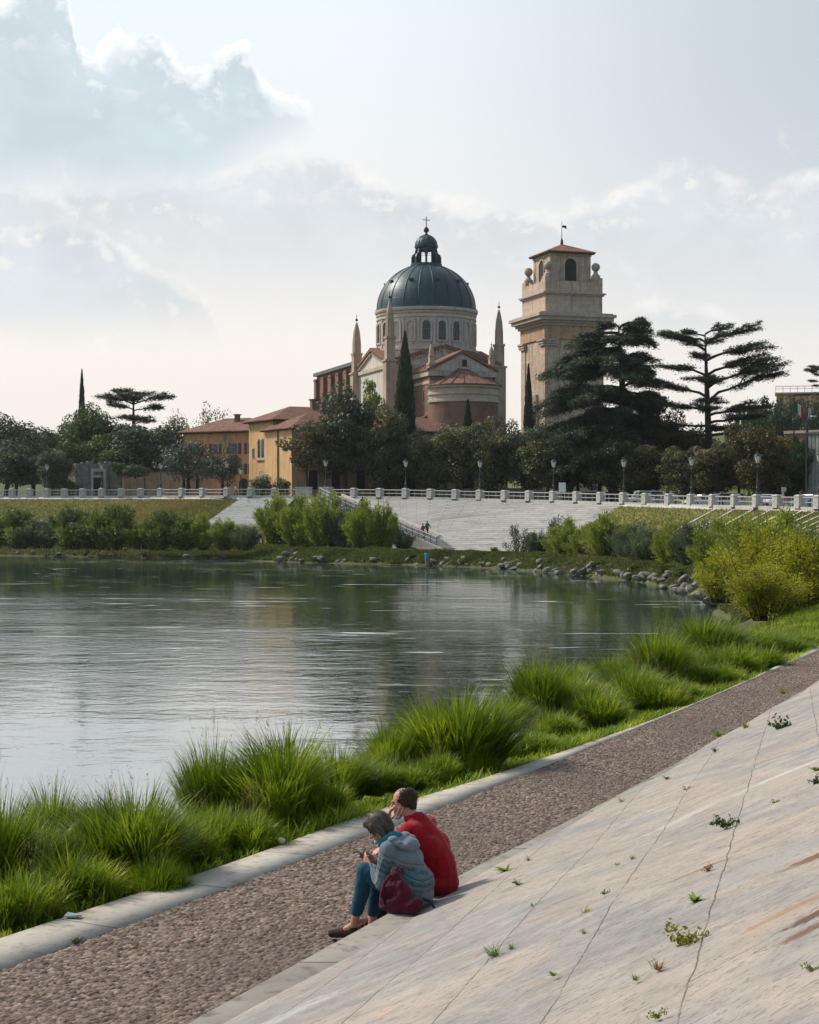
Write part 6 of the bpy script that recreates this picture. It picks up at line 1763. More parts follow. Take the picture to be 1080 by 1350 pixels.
CL = [  # photo column, row of the foot, row of the top, width, kind, label
 (8, 1192, 1030, 120, 'tall0', 'dark tall grass clump cut by the left edge'), (92, 1140, 1040, 88, 'tall1', 'wispy tall grass clump second from the left edge'), (48, 1222, 1128, 130, 'lush0', 'low spreading grass clump lowest at the left, over the kerb'),
 (110, 1196, 1108, 150, 'lush1', 'bright spreading grass clump bending over the kerb, second from the lower left'), (190, 1168, 1046, 150, 'tall2', 'big arching grass clump above the bluish litter on the kerb'), (255, 1142, 1062, 120, 'lush2', 'low bright grass clump right of the big arching clump'),
 (150, 1130, 1052, 90, 'tall3', 'thin tall grass between the wispy clump and the big arching clump'), (302, 1092, 972, 84, 'tall0', 'narrow upright grass clump standing tallest on the left against the water'), (345, 1122, 1050, 120, 'lush0', 'low grass clump at the kerb below the upright clump'),
 (392, 1090, 970, 150, 'tall2', 'large dark grass clump left of the seated couple'), (436, 1082, 1012, 100, 'lush1', 'grass clump falling to the kerb just left of the couple heads'), (468, 1058, 985, 90, 'tall1', 'bright grass clump behind the left of the couple heads'),
 (508, 1046, 996, 92, 'lush2', 'grass clump directly behind the man head'), (535, 1022, 952, 80, 'tall3', 'bright feathery grass clump left of the large block-like clump'), (560, 1042, 1000, 84, 'lush0', 'low grass clump at the kerb right of the man head'),
 (622, 1014, 900, 140, 'tall0', 'tall block-like dark grass clump in the middle of the bank'), (592, 1034, 985, 80, 'lush1', 'low grass at the foot of the block-like clump'), (690, 966, 918, 66, 'tall1', 'small dark grass clump right of the block-like clump'),
 (728, 950, 868, 84, 'tall2', 'tall pale green grass clump beside the water in the middle distance'), (712, 992, 958, 110, 'lush0', 'short fresh grass patch at the kerb between taller clumps'), (770, 942, 885, 92, 'tall3', 'grass clump right of the tall pale one'),
 (800, 956, 906, 98, 'lush2', 'rounded dark grass clump overhanging the pale kerb'), (842, 930, 872, 90, 'tall0', 'bright green grass clump above the rounded dark one'), (880, 905, 828, 86, 'tall1', 'tall bright grass clump with leafy stalks beside it'),
 (872, 934, 884, 104, 'lush1', 'wide grass clump near the far end of the pale kerb'), (944, 872, 812, 92, 'tall2', 'dark tall grass clump left of the leafy stalk'), (930, 904, 864, 90, 'lush0', 'bright grass clump where the kerb disappears'),
 (975, 892, 846, 96, 'lush2', 'dark grass mound below the leafy stalk'), (1000, 862, 826, 80, 'tall3', 'grass clump at the foot of the golden bushes'), (1040, 862, 832, 90, 'lush1', 'last grass clump on the right beside the path'), (905, 880, 850, 90, 'lush2', 'soft grass clump behind the wide one near the kerb end'),
 (60, 1178, 1086, 110, 'tall2', 'mid height grass between the leftmost clump and the wispy one'), (235, 1185, 1120, 90, 'lush1', 'low grass leaning on the kerb below the big arching clump'), (300, 1128, 1060, 90, 'lush2', 'low grass in front of the narrow upright clump'),
 (420, 1056, 1000, 80, 'tall3', 'grass at the water behind the large dark clump'), (560, 1010, 952, 70, 'tall1', 'feathery grass by the water, just left of the block-like clump'), (655, 1022, 968, 60, 'lush0', 'low grass at the right foot of the block-like clump'),
 (660, 968, 930, 60, 'tall3', 'thin grass by the water just right of the block-like clump'), (748, 975, 935, 80, 'lush2', 'fresh low grass between the pale kerb and the tall pale green clump'), (760, 918, 872, 66, 'tall1', 'waterside grass behind the tall pale green clump'),
 (825, 905, 862, 70, 'tall3', 'waterside grass halfway to the golden bushes'), (855, 918, 872, 80, 'lush0', 'grass between the bright green clump and the wide one'), (905, 925, 890, 80, 'lush1', 'grass spilling over the last stretch of pale kerb'),
 (960, 905, 868, 80, 'lush0', 'grass beside the path where the kerb is overgrown'), (1010, 884, 850, 90, 'lush2', 'grass beside the path in front of the golden bushes'), (1065, 856, 826, 80, 'lush0', 'grass at the right edge beside the far path')]
for x, yb, yt, w, k, lb in CL:
    z = -.10 if yb > 960 else -.15
    p = G(x, yb, z); H = (yb - yt) / F_PX * p.y * 1.08; p = p + Vector((-.907, .42, -.05)) * .22; parts, W0, H0 = PROTO[k]
    root = empty('grass_clump', p, rng.uniform(0, 6.28), lb, 'grass clump', 'grass clumps on the near bank'); s = w / F_PX * p.y / W0
    root.scale = (s * .96, s * .96, H / H0)
    for nm, me in parts: obj(nm, me, root)
# continuous lower grass between the clumps
def bank_grass():
    r = np.random.default_rng(31); parts = []
    l0, l1, l2 = (bank_lines[q][10:40] for q in range(3))
    n = 95000; pts = np.vstack([scatter(l0, l1, 60000, r, .02, 1), scatter(l1, l2, 35000, r, 0, .9)])
    keep = (540 + F_PX * pts[:, 0] / pts[:, 1] > -120) & (pts[:, 1] > 9); pts = pts[keep]; n = len(pts)
    patch = np.sin(pts[:, 0] * 1.9 + pts[:, 1] * .8) + np.sin(pts[:, 1] * 1.3 - pts[:, 0] * 1.1)
    L = (.17 + .06 * patch) * r.uniform(.5, 1.35, n)
    d = np.concatenate([r.normal(0, .38, (n, 2)) + np.array([.10, -.12]), np.ones((n, 1))], -1)
    V, Fq = blades(pts, d, L, .010 * r.uniform(.7, 1.4, n) * (1 + pts[:, 1] / 60), 1.3 * r.uniform(.3, 1.5, n), r, 3)
    tag(obj('grass', np_mesh('grass', V, Fq, [GM['blade2']], smooth=True)), kind='stuff')
bank_grass()

# ---- weeds rooted in the joints of the paved slope
def weed_proto(kind, seed):
    r = np.random.default_rng(seed); parts = []
    if kind == 'rosette':
        n = 15; a = np.arange(n) * 2.4 + r.uniform(0, .4, n); d = np.stack([np.cos(a), np.sin(a), r.uniform(.35, 1.3, n)], -1)
        parts.append(blades(np.zeros((n, 3)), d, r.uniform(.07, .13, n), np.full(n, .028), np.full(n, 1.3), r, 5))
    elif kind == 'tuft':
        n = 46; a = r.uniform(0, 6.28, n); d = np.stack([np.cos(a), np.sin(a), r.uniform(.4, 2.2, n)], -1)
        parts.append(blades(r.normal(0, .015, (n, 3)) * np.array([1, 1, 0]), d, r.uniform(.05, .15, n), np.full(n, .006), r.uniform(.3, 1.8, n), r, 4))
    else:
        n = 9; a = r.uniform(0, 6.28, n); d = np.stack([np.cos(a), np.sin(a), r.uniform(.5, 1.6, n)], -1)
        V, Fq = blades(np.zeros((n, 3)), d, r.uniform(.09, .16, n), np.full(n, .004), np.full(n, .8), r, 5); parts.append((V, Fq))
        mid = V.reshape(n, 6, 2, 3)[:, 1:].mean(2).reshape(-1, 3); c = np.repeat(mid, 4, 0) + r.normal(0, .012, (len(mid) * 4, 3))
        parts.append(leaf_cards(c, rdir(r, len(c)) + np.array([0, 0, .4]), rdir(r, len(c)), .034, .018, r))
    return merge(parts)
WM = {'g': leafmat('weed_leaves', (.10, .16, .02), (.22, .29, .045), None, .3, .45), 'd': leafmat('dark_weed_leaves', (.035, .06, .012), (.08, .11, .025), None, .25, .5),
      'y': leafmat('yellowing_weed', (.19, .18, .03), (.34, .29, .06), None, .3, .5), 'r': leafmat('dry_weed', (.22, .12, .05), (.34, .22, .10), None, .25, .6)}
WMESH = {}
def weed_mesh(kind, col):
    if (kind, col) not in WMESH:
        V, Fq = weed_proto(kind, len(WMESH) + 300); WMESH[(kind, col)] = np_mesh('weed_' + kind, V, Fq, [WM[col]])
    return WMESH[(kind, col)]
WEEDS = [(667, 1150, 24, 'rosette', 'g', 'fresh leafy rosette alone near the slope edge, right of the couple'), (697, 1136, 11, 'tuft', 'r', 'small dry tuft above the fresh rosette near the slope edge'), (683, 1168, 9, 'sprig', 'd', 'tiny dark weed just below the fresh rosette'), (704, 1197, 11, 'rosette', 'g', 'small bright weed in the middle left of the slope'),
 (650, 1262, 30, 'tuft', 'g', 'wide spiky grass tuft low on the left of the slope'), (675, 1252, 15, 'tuft', 'g', 'small spiky tuft touching the wide one'), (730, 1288, 15, 'rosette', 'g', 'short bright two-leaved weed below the middle of the slope'), (773, 1206, 17, 'tuft', 'y', 'yellow tuft with thin dry stalks on a joint'),
 (770, 1232, 12, 'tuft', 'g', 'small green tuft on the joint below the yellow one'), (800, 1182, 10, 'sprig', 'd', 'little dark sprig on the long joint'), (834, 1134, 11, 'tuft', 'y', 'yellowish tuft on the long joint near the centre'), (814, 1142, 6, 'sprig', 'y', 'tiny yellow weed left of the yellowish tuft'),
 (917, 1190, 30, 'rosette', 'g', 'big green rosette on the right hand joint'), (934, 1150, 13, 'sprig', 'r', 'reddish brown weed above the big green rosette'), (959, 1092, 24, 'sprig', 'd', 'dark bushy weed on the joint near the white streak'), (897, 1246, 40, 'sprig', 'y', 'straggly yellow weed with thin stems low on the right'),
 (838, 1294, 17, 'tuft', 'g', 'green tuft at the end of a rusty joint low in the photo'), (866, 1280, 28, 'tuft', 'r', 'rusty dry stalks beside the green tuft low in the photo'), (869, 1344, 16, 'sprig', 'g', 'green sprig cut by the bottom edge of the photo'), (1073, 1284, 17, 'sprig', 'g', 'bright weed by the right edge above the bottom corner'),
 (879, 1028, 13, 'rosette', 'g', 'small rosette near the top of the slope edge'), (905, 1043, 9, 'sprig', 'y', 'tiny yellowish sprig near a short joint'), (1026, 962, 22, 'sprig', 'd', 'dark double weed high on the right slope'), (984, 960, 17, 'tuft', 'y', 'yellow flowering tuft on the upper slope edge'),
 (948, 972, 12, 'sprig', 'g', 'green sprig on the upper slope edge left of the yellow tuft'), (1077, 1018, 20, 'rosette', 'g', 'green weed at the right edge, upper of two'), (1078, 1036, 17, 'sprig', 'd', 'darker weed at the right edge, lower of two'), (1022, 1060, 9, 'sprig', 'y', 'tiny faded weed right of the white streak'),
 (820, 1059, 12, 'tuft', 'y', 'yellow tuft on the slope edge halfway along the path'), (1032, 915, 14, 'tuft', 'y', 'yellow tuft highest on the slope edge'), (943, 992, 7, 'sprig', 'd', 'tiny dark weed below the upper slope edge')]
slope_n = Vector((-NV[0] * TAN, -NV[1] * TAN, 1)).normalized()
for x, y, w, k, c, lb in WEEDS:
    s, t = slope_px(x, y); p = slope_xyz(s, t) + slope_n * .004
    o = obj('slope_weed', weed_mesh(k, c), None, p); sc = 1.2 * w / F_PX * p.y / {'rosette': .19, 'tuft': .19, 'sprig': .19}[k]
    o.rotation_euler = (rng.normal(0, .12), rng.normal(0, .12) - .2, rng.uniform(0, 6.28)); o.scale = (sc, sc, sc * 1.1)
    tag(o, lb, 'weed', 'weeds on the stone slope')
# ---- scraps on the kerb and path
def litter():
    p = G(95, 1209, .03); m = MB(); m.add([(-.07, -.03, .012), (.06, -.05, .03), (.09, .04, .01), (-.05, .05, .035), (-.06, -.02, 0), (.05, -.04, .004), (.08, .03, 0), (-.05, .045, .004)], [(0, 1, 2, 3), (4, 7, 6, 5), (0, 4, 5, 1), (1, 5, 6, 2), (2, 6, 7, 3), (3, 7, 4, 0)])
    o = m.build('paper_scrap', plain('bluish_paper', (.42, .52, .55), .7)); o.location = p; tag(o, 'bluish crumpled scrap of paper on the kerb under the overhanging grass', 'litter')
    p = G(371, 1112, .03); m = MB(); m.ball((0, 0, .03), (.045, .03, .035), 6); o = m.build('paper_scrap', plain('white_paper', (.66, .66, .64), .7)); o.location = p; tag(o, 'small white crumpled scrap beside the grass left of the couple', 'litter')
    for x, y, lb in ((235, 1244, 'flat green moss clump where kerb and cobbles meet, at the lower left'), (553, 0, ''),):
        if not lb: continue
        p = G(102, 1243, .02); o = obj('moss_clump', weed_mesh('sprig', 'd'), None, p); o.scale = (.6, .6, .5); tag(o, lb, 'moss')
litter()
# ================================================================ people
class Fuse:
    """tapered limbs and rounded masses melted into one continuous surface"""
    def __init__(s): s.m = MB(); s.X = Matrix.Identity(4)
    def cap(s, a, b, ra, rb=None, n=12):
        rb = ra if rb is None else rb
        a, b = s.X @ Vector(a), s.X @ Vector(b); d = (b - a); L = d.length
        if L < 1e-6: return s
        u = d / L; pts = []; rad = []
        for k in range(5):
            t = R(90 * k / 4 - 90); pts.append(a + u * ra * math.sin(t)); rad.append(max(ra * math.cos(t), ra * .05))
        for k in range(5):
            t = R(90 * k / 4); pts.append(b + u * rb * math.sin(t)); rad.append(max(rb * math.cos(t), rb * .05))
        s.m.tube(pts, rad, n); return s
    def chain(s, pts, rads):
        for i in range(len(pts) - 1): s.cap(pts[i], pts[i + 1], rads[i], rads[i + 1])
        return s
    def ell(s, c, r, rot=None, n=12):
        b = len(s.m.v); old = s.m.M
        s.m.M = s.X @ Matrix.Translation(c) @ (rot or Matrix.Identity(4)); s.m.ball((0, 0, 0), r, n); s.m.M = old; return s
    def build(s, name, mat, parent, voxel=.008, smooth=4, fac=.5, disp=None):
        o = s.m.build(name, mat)
        md = o.modifiers.new('r', 'REMESH'); md.mode = 'VOXEL'; md.voxel_size = voxel; md.use_smooth_shade = True
        if smooth:
            sm = o.modifiers.new('s', 'SMOOTH'); sm.iterations = smooth; sm.factor = fac
        bpy.context.view_layer.update()
        me = bpy.data.meshes.new_from_object(o.evaluated_get(bpy.context.evaluated_depsgraph_get()))
        me.name = name; me.materials.clear(); me.materials.append(mat)
        old = o.data; bpy.data.objects.remove(o); bpy.data.meshes.remove(old)
        if disp:
            co = np.empty(len(me.vertices) * 3, np.float32); me.vertices.foreach_get('co', co); co = co.reshape(-1, 3)
            no = np.empty(len(me.vertices) * 3, np.float32); me.vertices.foreach_get('normal', no); no = no.reshape(-1, 3)
            co += no * disp(co)[:, None]; me.vertices.foreach_set('co', co.ravel())
        me.polygons.foreach_set('use_smooth', [True] * len(me.polygons)); me.update()
        return obj(name, me, parent)
def skin_mat(name, c):
    m, g, b, out = new_mat(name)
    n = g.noise(g.coord(), 18, 4, .6)
    g.put(b.inputs['Base Color'], g.ramp(n, [(.35, tuple(q * .82 for q in c)), (.65, c)])); b.inputs['Roughness'].default_value = .5
    b.inputs['Subsurface Weight'].default_value = .12; b.inputs['Subsurface Radius'].default_value = (.012, .005, .003)
    return m
def cloth(name, c, scale=60, var=.25, bump=.3):
    m, g, b, out = new_mat(name)
    v = g.coord(); n = g.noise(v, scale, 4, .65); big = g.noise(v, 5, 3, .5)
    col = g.ramp(n, [(.3, tuple(q * (1 - var) for q in c)), (.7, tuple(q * (1 + var) for q in c))])
    col = g.mix(g.math('MULTIPLY', g.smooth(big, .5, .7), .3), col, tuple(q * .7 for q in c))
    g.put(b.inputs['Base Color'], col); b.inputs['Roughness'].default_value = .9; b.inputs['Specular IOR Level'].default_value = .15
    b.inputs['Sheen Weight'].default_value = .12
    g.put(b.inputs['Normal'], g.bump(n, bump, .004)); return m
def sweater_mat():
    """grey-blue knit with dark zigzag bands and narrow stripes"""
    m, g, b, out = new_mat('patterned_knit')
    v = g.coord(); x, y, z = g.xyz(v)
    h = g.math('SUBTRACT', z, g.math('MULTIPLY', y, .42))                # up the leaning back
    zig = g.math('MULTIPLY', g.math('PINGPONG', g.math('ADD', g.math('ADD', x, g.math('MULTIPLY', y, .8)), 4.0), .018), 1.0)
    hz = g.math('ADD', h, zig)
    base = g.ramp(h, [(.18, (.155, .185, .235)), (.22, (.125, .165, .21)), (.27, (.05, .135, .155)), (.33, (.085, .15, .175)), (.40, (.13, .18, .22))])
    def band(q, c, w): return g.math('SUBTRACT', 1.0, g.smooth(g.math('ABSOLUTE', g.math('SUBTRACT', q, c)), w * .7, w))
    col = base
    for c, w, cc in ((.262, .012, (.03, .055, .075)), (.305, .013, (.028, .05, .07)), (.352, .010, (.03, .06, .08))): col = g.mix(g.math('MULTIPLY', band(hz, c, w), .75), col, cc)
    for c, w, cc in ((.236, .004, (.20, .22, .23)), (.375, .004, (.26, .17, .13)), (.388, .005, (.03, .07, .09)), (.405, .004, (.16, .10, .10)), (.285, .003, (.22, .24, .25)), (.205, .004, (.04, .07, .10))): col = g.mix(g.math('MULTIPLY', band(h, c, w), .8), col, cc)
    n = g.noise(v, 160, 3, .7); col = g.mix(g.math('MULTIPLY', g.smooth(n, .45, .7), .35), col, (.24, .27, .30))
    low = g.smooth(y, .20, .24)                                          # forearms: close stripes
    st = g.smooth(g.math('PINGPONG', g.math('ADD', g.math('SUBTRACT', z, y), 2.0), .014), .006, .009)
    col = g.mix(g.math('MULTIPLY', g.math('MULTIPLY', low, st), .7), col, (.035, .055, .075))
    g.put(b.inputs['Base Color'], col); b.inputs['Roughness'].default_value = .95; b.inputs['Specular IOR Level'].default_value = .1; b.inputs['Sheen Weight'].default_value = .2
    g.put(b.inputs['Normal'], g.bump(n, .5, .004)); return m
def folds(amp, f1, f2, seed):
    def d(co):
        return amp * (np.sin(co[:, 2] * f1 + co[:, 1] * f2 + seed + 2.2 * np.sin(co[:, 0] * 14 + co[:, 2] * 7)) * .6 + np.sin(co[:, 0] * f2 - co[:, 2] * f1 * .6 + seed * 2) * .4)
    return d
SKIN = skin_mat('skin', (.50, .27, .20)); SKINM = skin_mat('ruddy_skin', (.52, .25, .18))
JEANS = cloth('teal_jeans', (.012, .065, .105), 120, .2); RED = cloth('red_fleece', (.29, .006, .017), 90, .16); DARKT = cloth('dark_trousers', (.02, .022, .027))
TEAL = cloth('teal_scarf', (.02, .17, .24), 80); HAIRW = cloth('brown_hair', (.095, .072, .060), 140, .5, .6); HAIRM = cloth('dark_brown_hair', (.045, .026, .018), 150, .6, .6)
BAGM = cloth('burgundy_nylon', (.080, .009, .026), 40, .25); SHOE = cloth('brown_shoe', (.035, .022, .020), 60); SHOER = cloth('red_lace', (.45, .03, .05)); MASKM = cloth('pale_blue_mask', (.42, .52, .56), 50, .1); STRAP = cloth('white_strap', (.62, .62, .62)); EYE = plain('eye_dark', (.02, .015, .012), .2)
KNIT = sweater_mat(); HOOD = cloth('grey_blue_hood', (.165, .20, .25), 110, .25)

def hand(fz, wrist, direction, palm_n, curl, thumb_side, s=1.0):
    """palm, four unequal bent fingers and a thumb from the side of the palm"""
    w = Vector(wrist); d = Vector(direction).normalized(); n = Vector(palm_n); n = (n - d * n.dot(d)).normalized(); sd = d.cross(n)
    for k in range(4): fz.cap(w + d * .01 + sd * (k - 1.5) * .011 * s, w + d * .085 * s + sd * (k - 1.5) * .0195 * s, .0135 * s, .0115 * s, 8)
    for k, ln in enumerate((.070, .082, .076, .058)):
        p = w + d * .088 * s + sd * (k - 1.5) * .0205 * s; u = d.copy()
        for j, q in enumerate((.44, .32, .24)):
            a = R(curl * (.7 + .35 * j)); u = (u * math.cos(a) + n * math.sin(a)).normalized()
            p2 = p + u * ln * q * s; fz.cap(p, p2, (.0088 - j * .0008) * s, (.0080 - j * .0008) * s, 8); p = p2
    p = w + d * .028 * s + sd * thumb_side * .026 * s; u = (d * .65 + sd * thumb_side * .7 + n * .35).normalized()
    for ln in (.038, .030, .024):
        p2 = p + u * ln * s; fz.cap(p, p2, .0112 * s, .0092 * s, 8); p = p2; u = (u * .8 + d * .35 + n * .28 - sd * thumb_side * .12).normalized()
def head(fz, c, pitch, yaw=0.0, roll=0.0, s=1.0):
    M = Matrix.Translation(c) @ Matrix.Rotation(yaw, 4, 'Z') @ Matrix.Rotation(-pitch, 4, 'X') @ Matrix.Rotation(roll, 4, 'Y') @ Matrix.Scale(s, 4)
    old = fz.X; fz.X = M
    fz.ell((0, -.012, .025), (.076, .096, .094)); fz.ell((0, .03, -.03), (.064, .066, .082)); fz.ell((0, .052, -.078), (.045, .038, .034)); fz.ell((0, .078, -.093), (.022, .018, .017))
    fz.cap((0, .086, .012), (0, .112, -.026), .011, .0165); fz.ell((-.011, .102, -.031), (.010, .011, .008)); fz.ell((.011, .102, -.031), (.010, .011, .008))
    fz.cap((-.042, .078, .024), (.042, .078, .024), .013); fz.cap((-.022, .088, -.062), (.022, .088, -.062), .0085); fz.cap((-.018, .087, -.072), (.018, .087, -.072), .009)
    for sx in (-1, 1):
        fz.ell((sx * .040, .064, -.022), (.026, .022, .024)); fz.ell((sx * .077, -.008, -.012), (.010, .022, .033)); fz.ell((sx * .082, -.014, .004), (.007, .018, .018))
    fz.X = old
    return M
def eyes(M, parent, s=1.0):
    for sx in (-1, 1):
        m = MB(); m.M = M; m.ball((sx * .031, .083, .004), (.012, .008, .0075), 8); m.build('eye', EYE, parent, smooth=True)

def wrinkles(amp, seed):
    """irregular creases, deeper where sleeves and waist bunch up"""
    def d(co):
        w = co * np.array([9., 11., 13.]) + seed
        q = 1.6 * np.sin(w[:, 0] + 1.7 * np.sin(w[:, 1] * 1.3)) + 1.3 * np.sin(w[:, 1] * .9 - w[:, 2] * .7 + seed)
        c1 = 1 - np.abs(np.sin(w[:, 2] * 1.6 + w[:, 1] * .8 + q)); c2 = 1 - np.abs(np.sin(w[:, 0] * 1.9 - w[:, 2] * 1.2 + q * 1.4 + 2))
        mask = .35 + .65 * np.clip(np.sin(w[:, 0] * .7 + w[:, 2] * .6 + q * .5), 0, 1)
        return amp * ((c1 ** 5) * 1.2 + (c2 ** 6) * .9 - .25) * mask
    return d
def strands(parent, M, n, rad, a0, a1, t0, t1, ln, mat, seed, wd=.0042, cz=.028):
    """locks of hair lying along the skull"""
    r = np.random.default_rng(seed); a = r.uniform(a0, a1, n); th = np.arccos(r.uniform(math.cos(t1), math.cos(t0), n)); k = 6
    V = np.zeros((n, k, 2, 3)); da = r.normal(0, .10, n); L = ln * r.uniform(.6, 1.3, n); lift = 1 + np.abs(r.normal(0, .035, n))
    for i in range(k):
        t = th + L * i / (k - 1); aa = a + da * i / (k - 1)
        tt = np.minimum(t, 1.75); dn = np.maximum(t - 1.75, 0) * rad[2]
        p = np.stack([np.sin(tt) * np.sin(aa) * rad[0], -np.sin(tt) * np.cos(aa) * rad[1] - .02, np.cos(tt) * rad[2] + cz - dn], -1) * lift[:, None]
        sd = np.stack([np.cos(aa), np.sin(aa), np.zeros(n)], -1) * (wd * (1 - .75 * i / (k - 1)))
        V[:, i, 0] = p - sd; V[:, i, 1] = p + sd
    V = V.reshape(-1, 3); V = np.column_stack([V, np.ones(len(V))]) @ np.array(M).T; V = V[:, :3]
    b = np.arange(n)[:, None] * k * 2; q = np.concatenate([b + 2 * i + np.array([[0, 1, 3, 2]]) for i in range(k - 1)], 0)
    obj('hair_locks', np_mesh('hair_locks', V, q, [mat], smooth=True), parent)
def hairy(a):
    return lambda co: a * (np.sin(co[:, 0] * 310 + 3 * np.sin(co[:, 2] * 41) + co[:, 1] * 60) + np.sin(co[:, 1] * 270 + 2.5 * np.sin(co[:, 2] * 55 + co[:, 0] * 33)) * .8) + rng.normal(0, a * .35, len(co))

def make_woman():
    o = empty('person', (.02, 14.25, .352), R(65.2), 'seated woman bent over a phone, in grey-blue patterned hooded sweater and teal trousers', 'person')
    hc = Vector((-.01, .300, .625)); nb = Vector((0, .165, .515))
    f = Fuse()
    M = head(f, hc, R(38), R(6), 0, .98)
    f.cap(hc + Vector((0, -.045, -.06)), nb, .056, .05)
    f.chain([(0, .15, .48), (0, .08, .36), (0, .02, .14)], [.06, .09, .10]); f.cap((-.12, .14, .46), (.12, .14, .46), .038)
    sh = {-1: Vector((-.165, .145, .470)), 1: Vector((.165, .155, .485))}; el = {-1: Vector((-.215, .165, .205)), 1: Vector((.20, .20, .215))}; wr = {-1: Vector((-.105, .335, .315)), 1: Vector((.045, .36, .325))}
    for k in (-1, 1): f.chain([sh[k], el[k], wr[k]], [.045, .036, .025])
    hand(f, wr[-1], (.30, .55, .42), (.75, .1, .35), 24, 1); hand(f, wr[1], (-.22, .60, .32), (-.75, .1, .4), 30, -1)
    kn = {-1: Vector((-.125, .375, .275)), 1: Vector((.085, .37, .26))}; an = {-1: Vector((-.13, .475, -.185)), 1: Vector((.06, .40, -.235))}; hp = {-1: Vector((-.09, .01, .10)), 1: Vector((.09, .01, .10))}
    for k in (-1, 1):
        f.chain([hp[k], kn[k], an[k]], [.065, .050, .034]); f.cap(an[k], an[k] + Vector((0, .10, -.07)), .034, .03)
    body = f.build('body', SKIN, o, .0052, 3)
    eyes(M, body)
    f = Fuse(); f.chain([(0, .155, .50), (0, .075, .38), (0, -.01, .22), (0, .0, .07)], [.095, .135, .150, .155]); f.cap((-.13, .145, .468), (.13, .145, .475), .082); f.cap((-.07, -.02, .18), (.07, -.02, .18), .15); f.ell((0, -.035, .09), (.20, .145, .12))
    f.cap((-.08, .06, .36), (.08, .06, .36), .125)
    for k in (-1, 1):
        f.chain([sh[k], sh[k].lerp(el[k], .5) + Vector((k * .012, 0, 0)), el[k], el[k].lerp(wr[k], .55), wr[k].lerp(el[k], .12)], [.078, .070, .064, .055, .043])
    f.ell((0, .11, .42), (.185, .11, .13)); f.build('sweater', KNIT, o, .007, 14, .6, wrinkles(.006, 1.0))
    f = Fuse()                                                          # hood lying on the back
    for k in range(9):
        a = R(-110 + 220 * k / 8); f.ell((.125 * math.sin(a), .085 - .10 * math.cos(a) * .9, .535 - .055 * math.cos(a)), (.052, .050, .032))
    f.ell((0, .03, .495), (.125, .085, .066)); f.ell((0, .09, .525), (.10, .07, .045)); f.build('hood', HOOD, o, .007, 6, .5, folds(.004, 45, 30, 2.0))
    f = Fuse()
    for k in range(12):
        a = R(30 * k); f.ell((.072 * math.sin(a), .195 + .066 * math.cos(a), .555 + .012 * math.sin(a * 2) - .015 * math.cos(a)), (.036, .036, .034))
    f.ell((-.02, .265, .50), (.045, .04, .05)); f.build('scarf', TEAL, o, .006, 3, .5, folds(.005, 70, 50, 3.0))
    f = Fuse()
    for k in (-1, 1):
        f.chain([hp[k] + Vector((0, .02, -.005)), hp[k].lerp(kn[k], .55), kn[k], kn[k].lerp(an[k], .4) + Vector((0, -.012, 0)), kn[k].lerp(an[k], .74)], [.105, .094, .074, .068, .056])
    f.cap((-.09, .01, .09), (.09, .01, .09), .09); f.build('trousers', JEANS, o, .007, 8, .5, wrinkles(.006, 4.0))
    for k in (-1, 1):
        a = an[k]; f = Fuse(); z0 = -.300
        f.ell((a.x, a.y + .01, a.z - .055), (.037, .045, .05)); f.chain([(a.x, a.y - .015, a.z - .075), (a.x, a.y + .10, z0 + .035), (a.x - .01, a.y + .205, z0 + .02)], [.036, .043, .034])
        f.cap((a.x, a.y + .06, a.z - .062), (a.x, a.y + .10, z0 + .055), .032, .03); sho = f.build('shoe', SHOE, o, .006, 2)
        m = MB()
        for j in range(4): m.tube([(a.x - .034, a.y + .06 + j * .018, z0 + .085 - j * .008), (a.x, a.y + .058 + j * .018, z0 + .105 - j * .010), (a.x + .034, a.y + .06 + j * .018, z0 + .085 - j * .008)], .0035, 5)
        m.build('laces', SHOER, sho)
    f = Fuse(); f.X = M                                                  # bobbed hair
    f.ell((0, -.022, .038), (.087, .100, .096)); f.ell((0, -.065, -.02), (.080, .055, .085))
    for sx in (-1, 1): f.cap((sx * .074, .015, .045), (sx * .080, -.03, -.075), .026, .022); f.cap((sx * .05, .06, .085), (sx * .072, .045, .02), .026, .016)
    f.cap((-.03, .066, .085), (.035, .07, .082), .03)
    hr = f.build('hair', HAIRW, o, .006, 3, .5, hairy(.0035))
    strands(hr, M, 700, (.092, .106, .106), -2.5, 2.5, .05, 1.6, .75, LM['hairb'], 5)
    m = MB(); m.M = M; m.ball((0, .085, -.085), (.040, .028, .026), 10)
    mk = m.build('face_mask', MASKM, o, smooth=True)
    for sx in (-1, 1):
        m = MB(); m.M = M; m.tube([(sx * .036, .085, -.075), (sx * .066, .045, -.05), (sx * .083, -.012, -.03)], .0028, 5); m.build('ear_loop', STRAP, mk)
    return o, wr
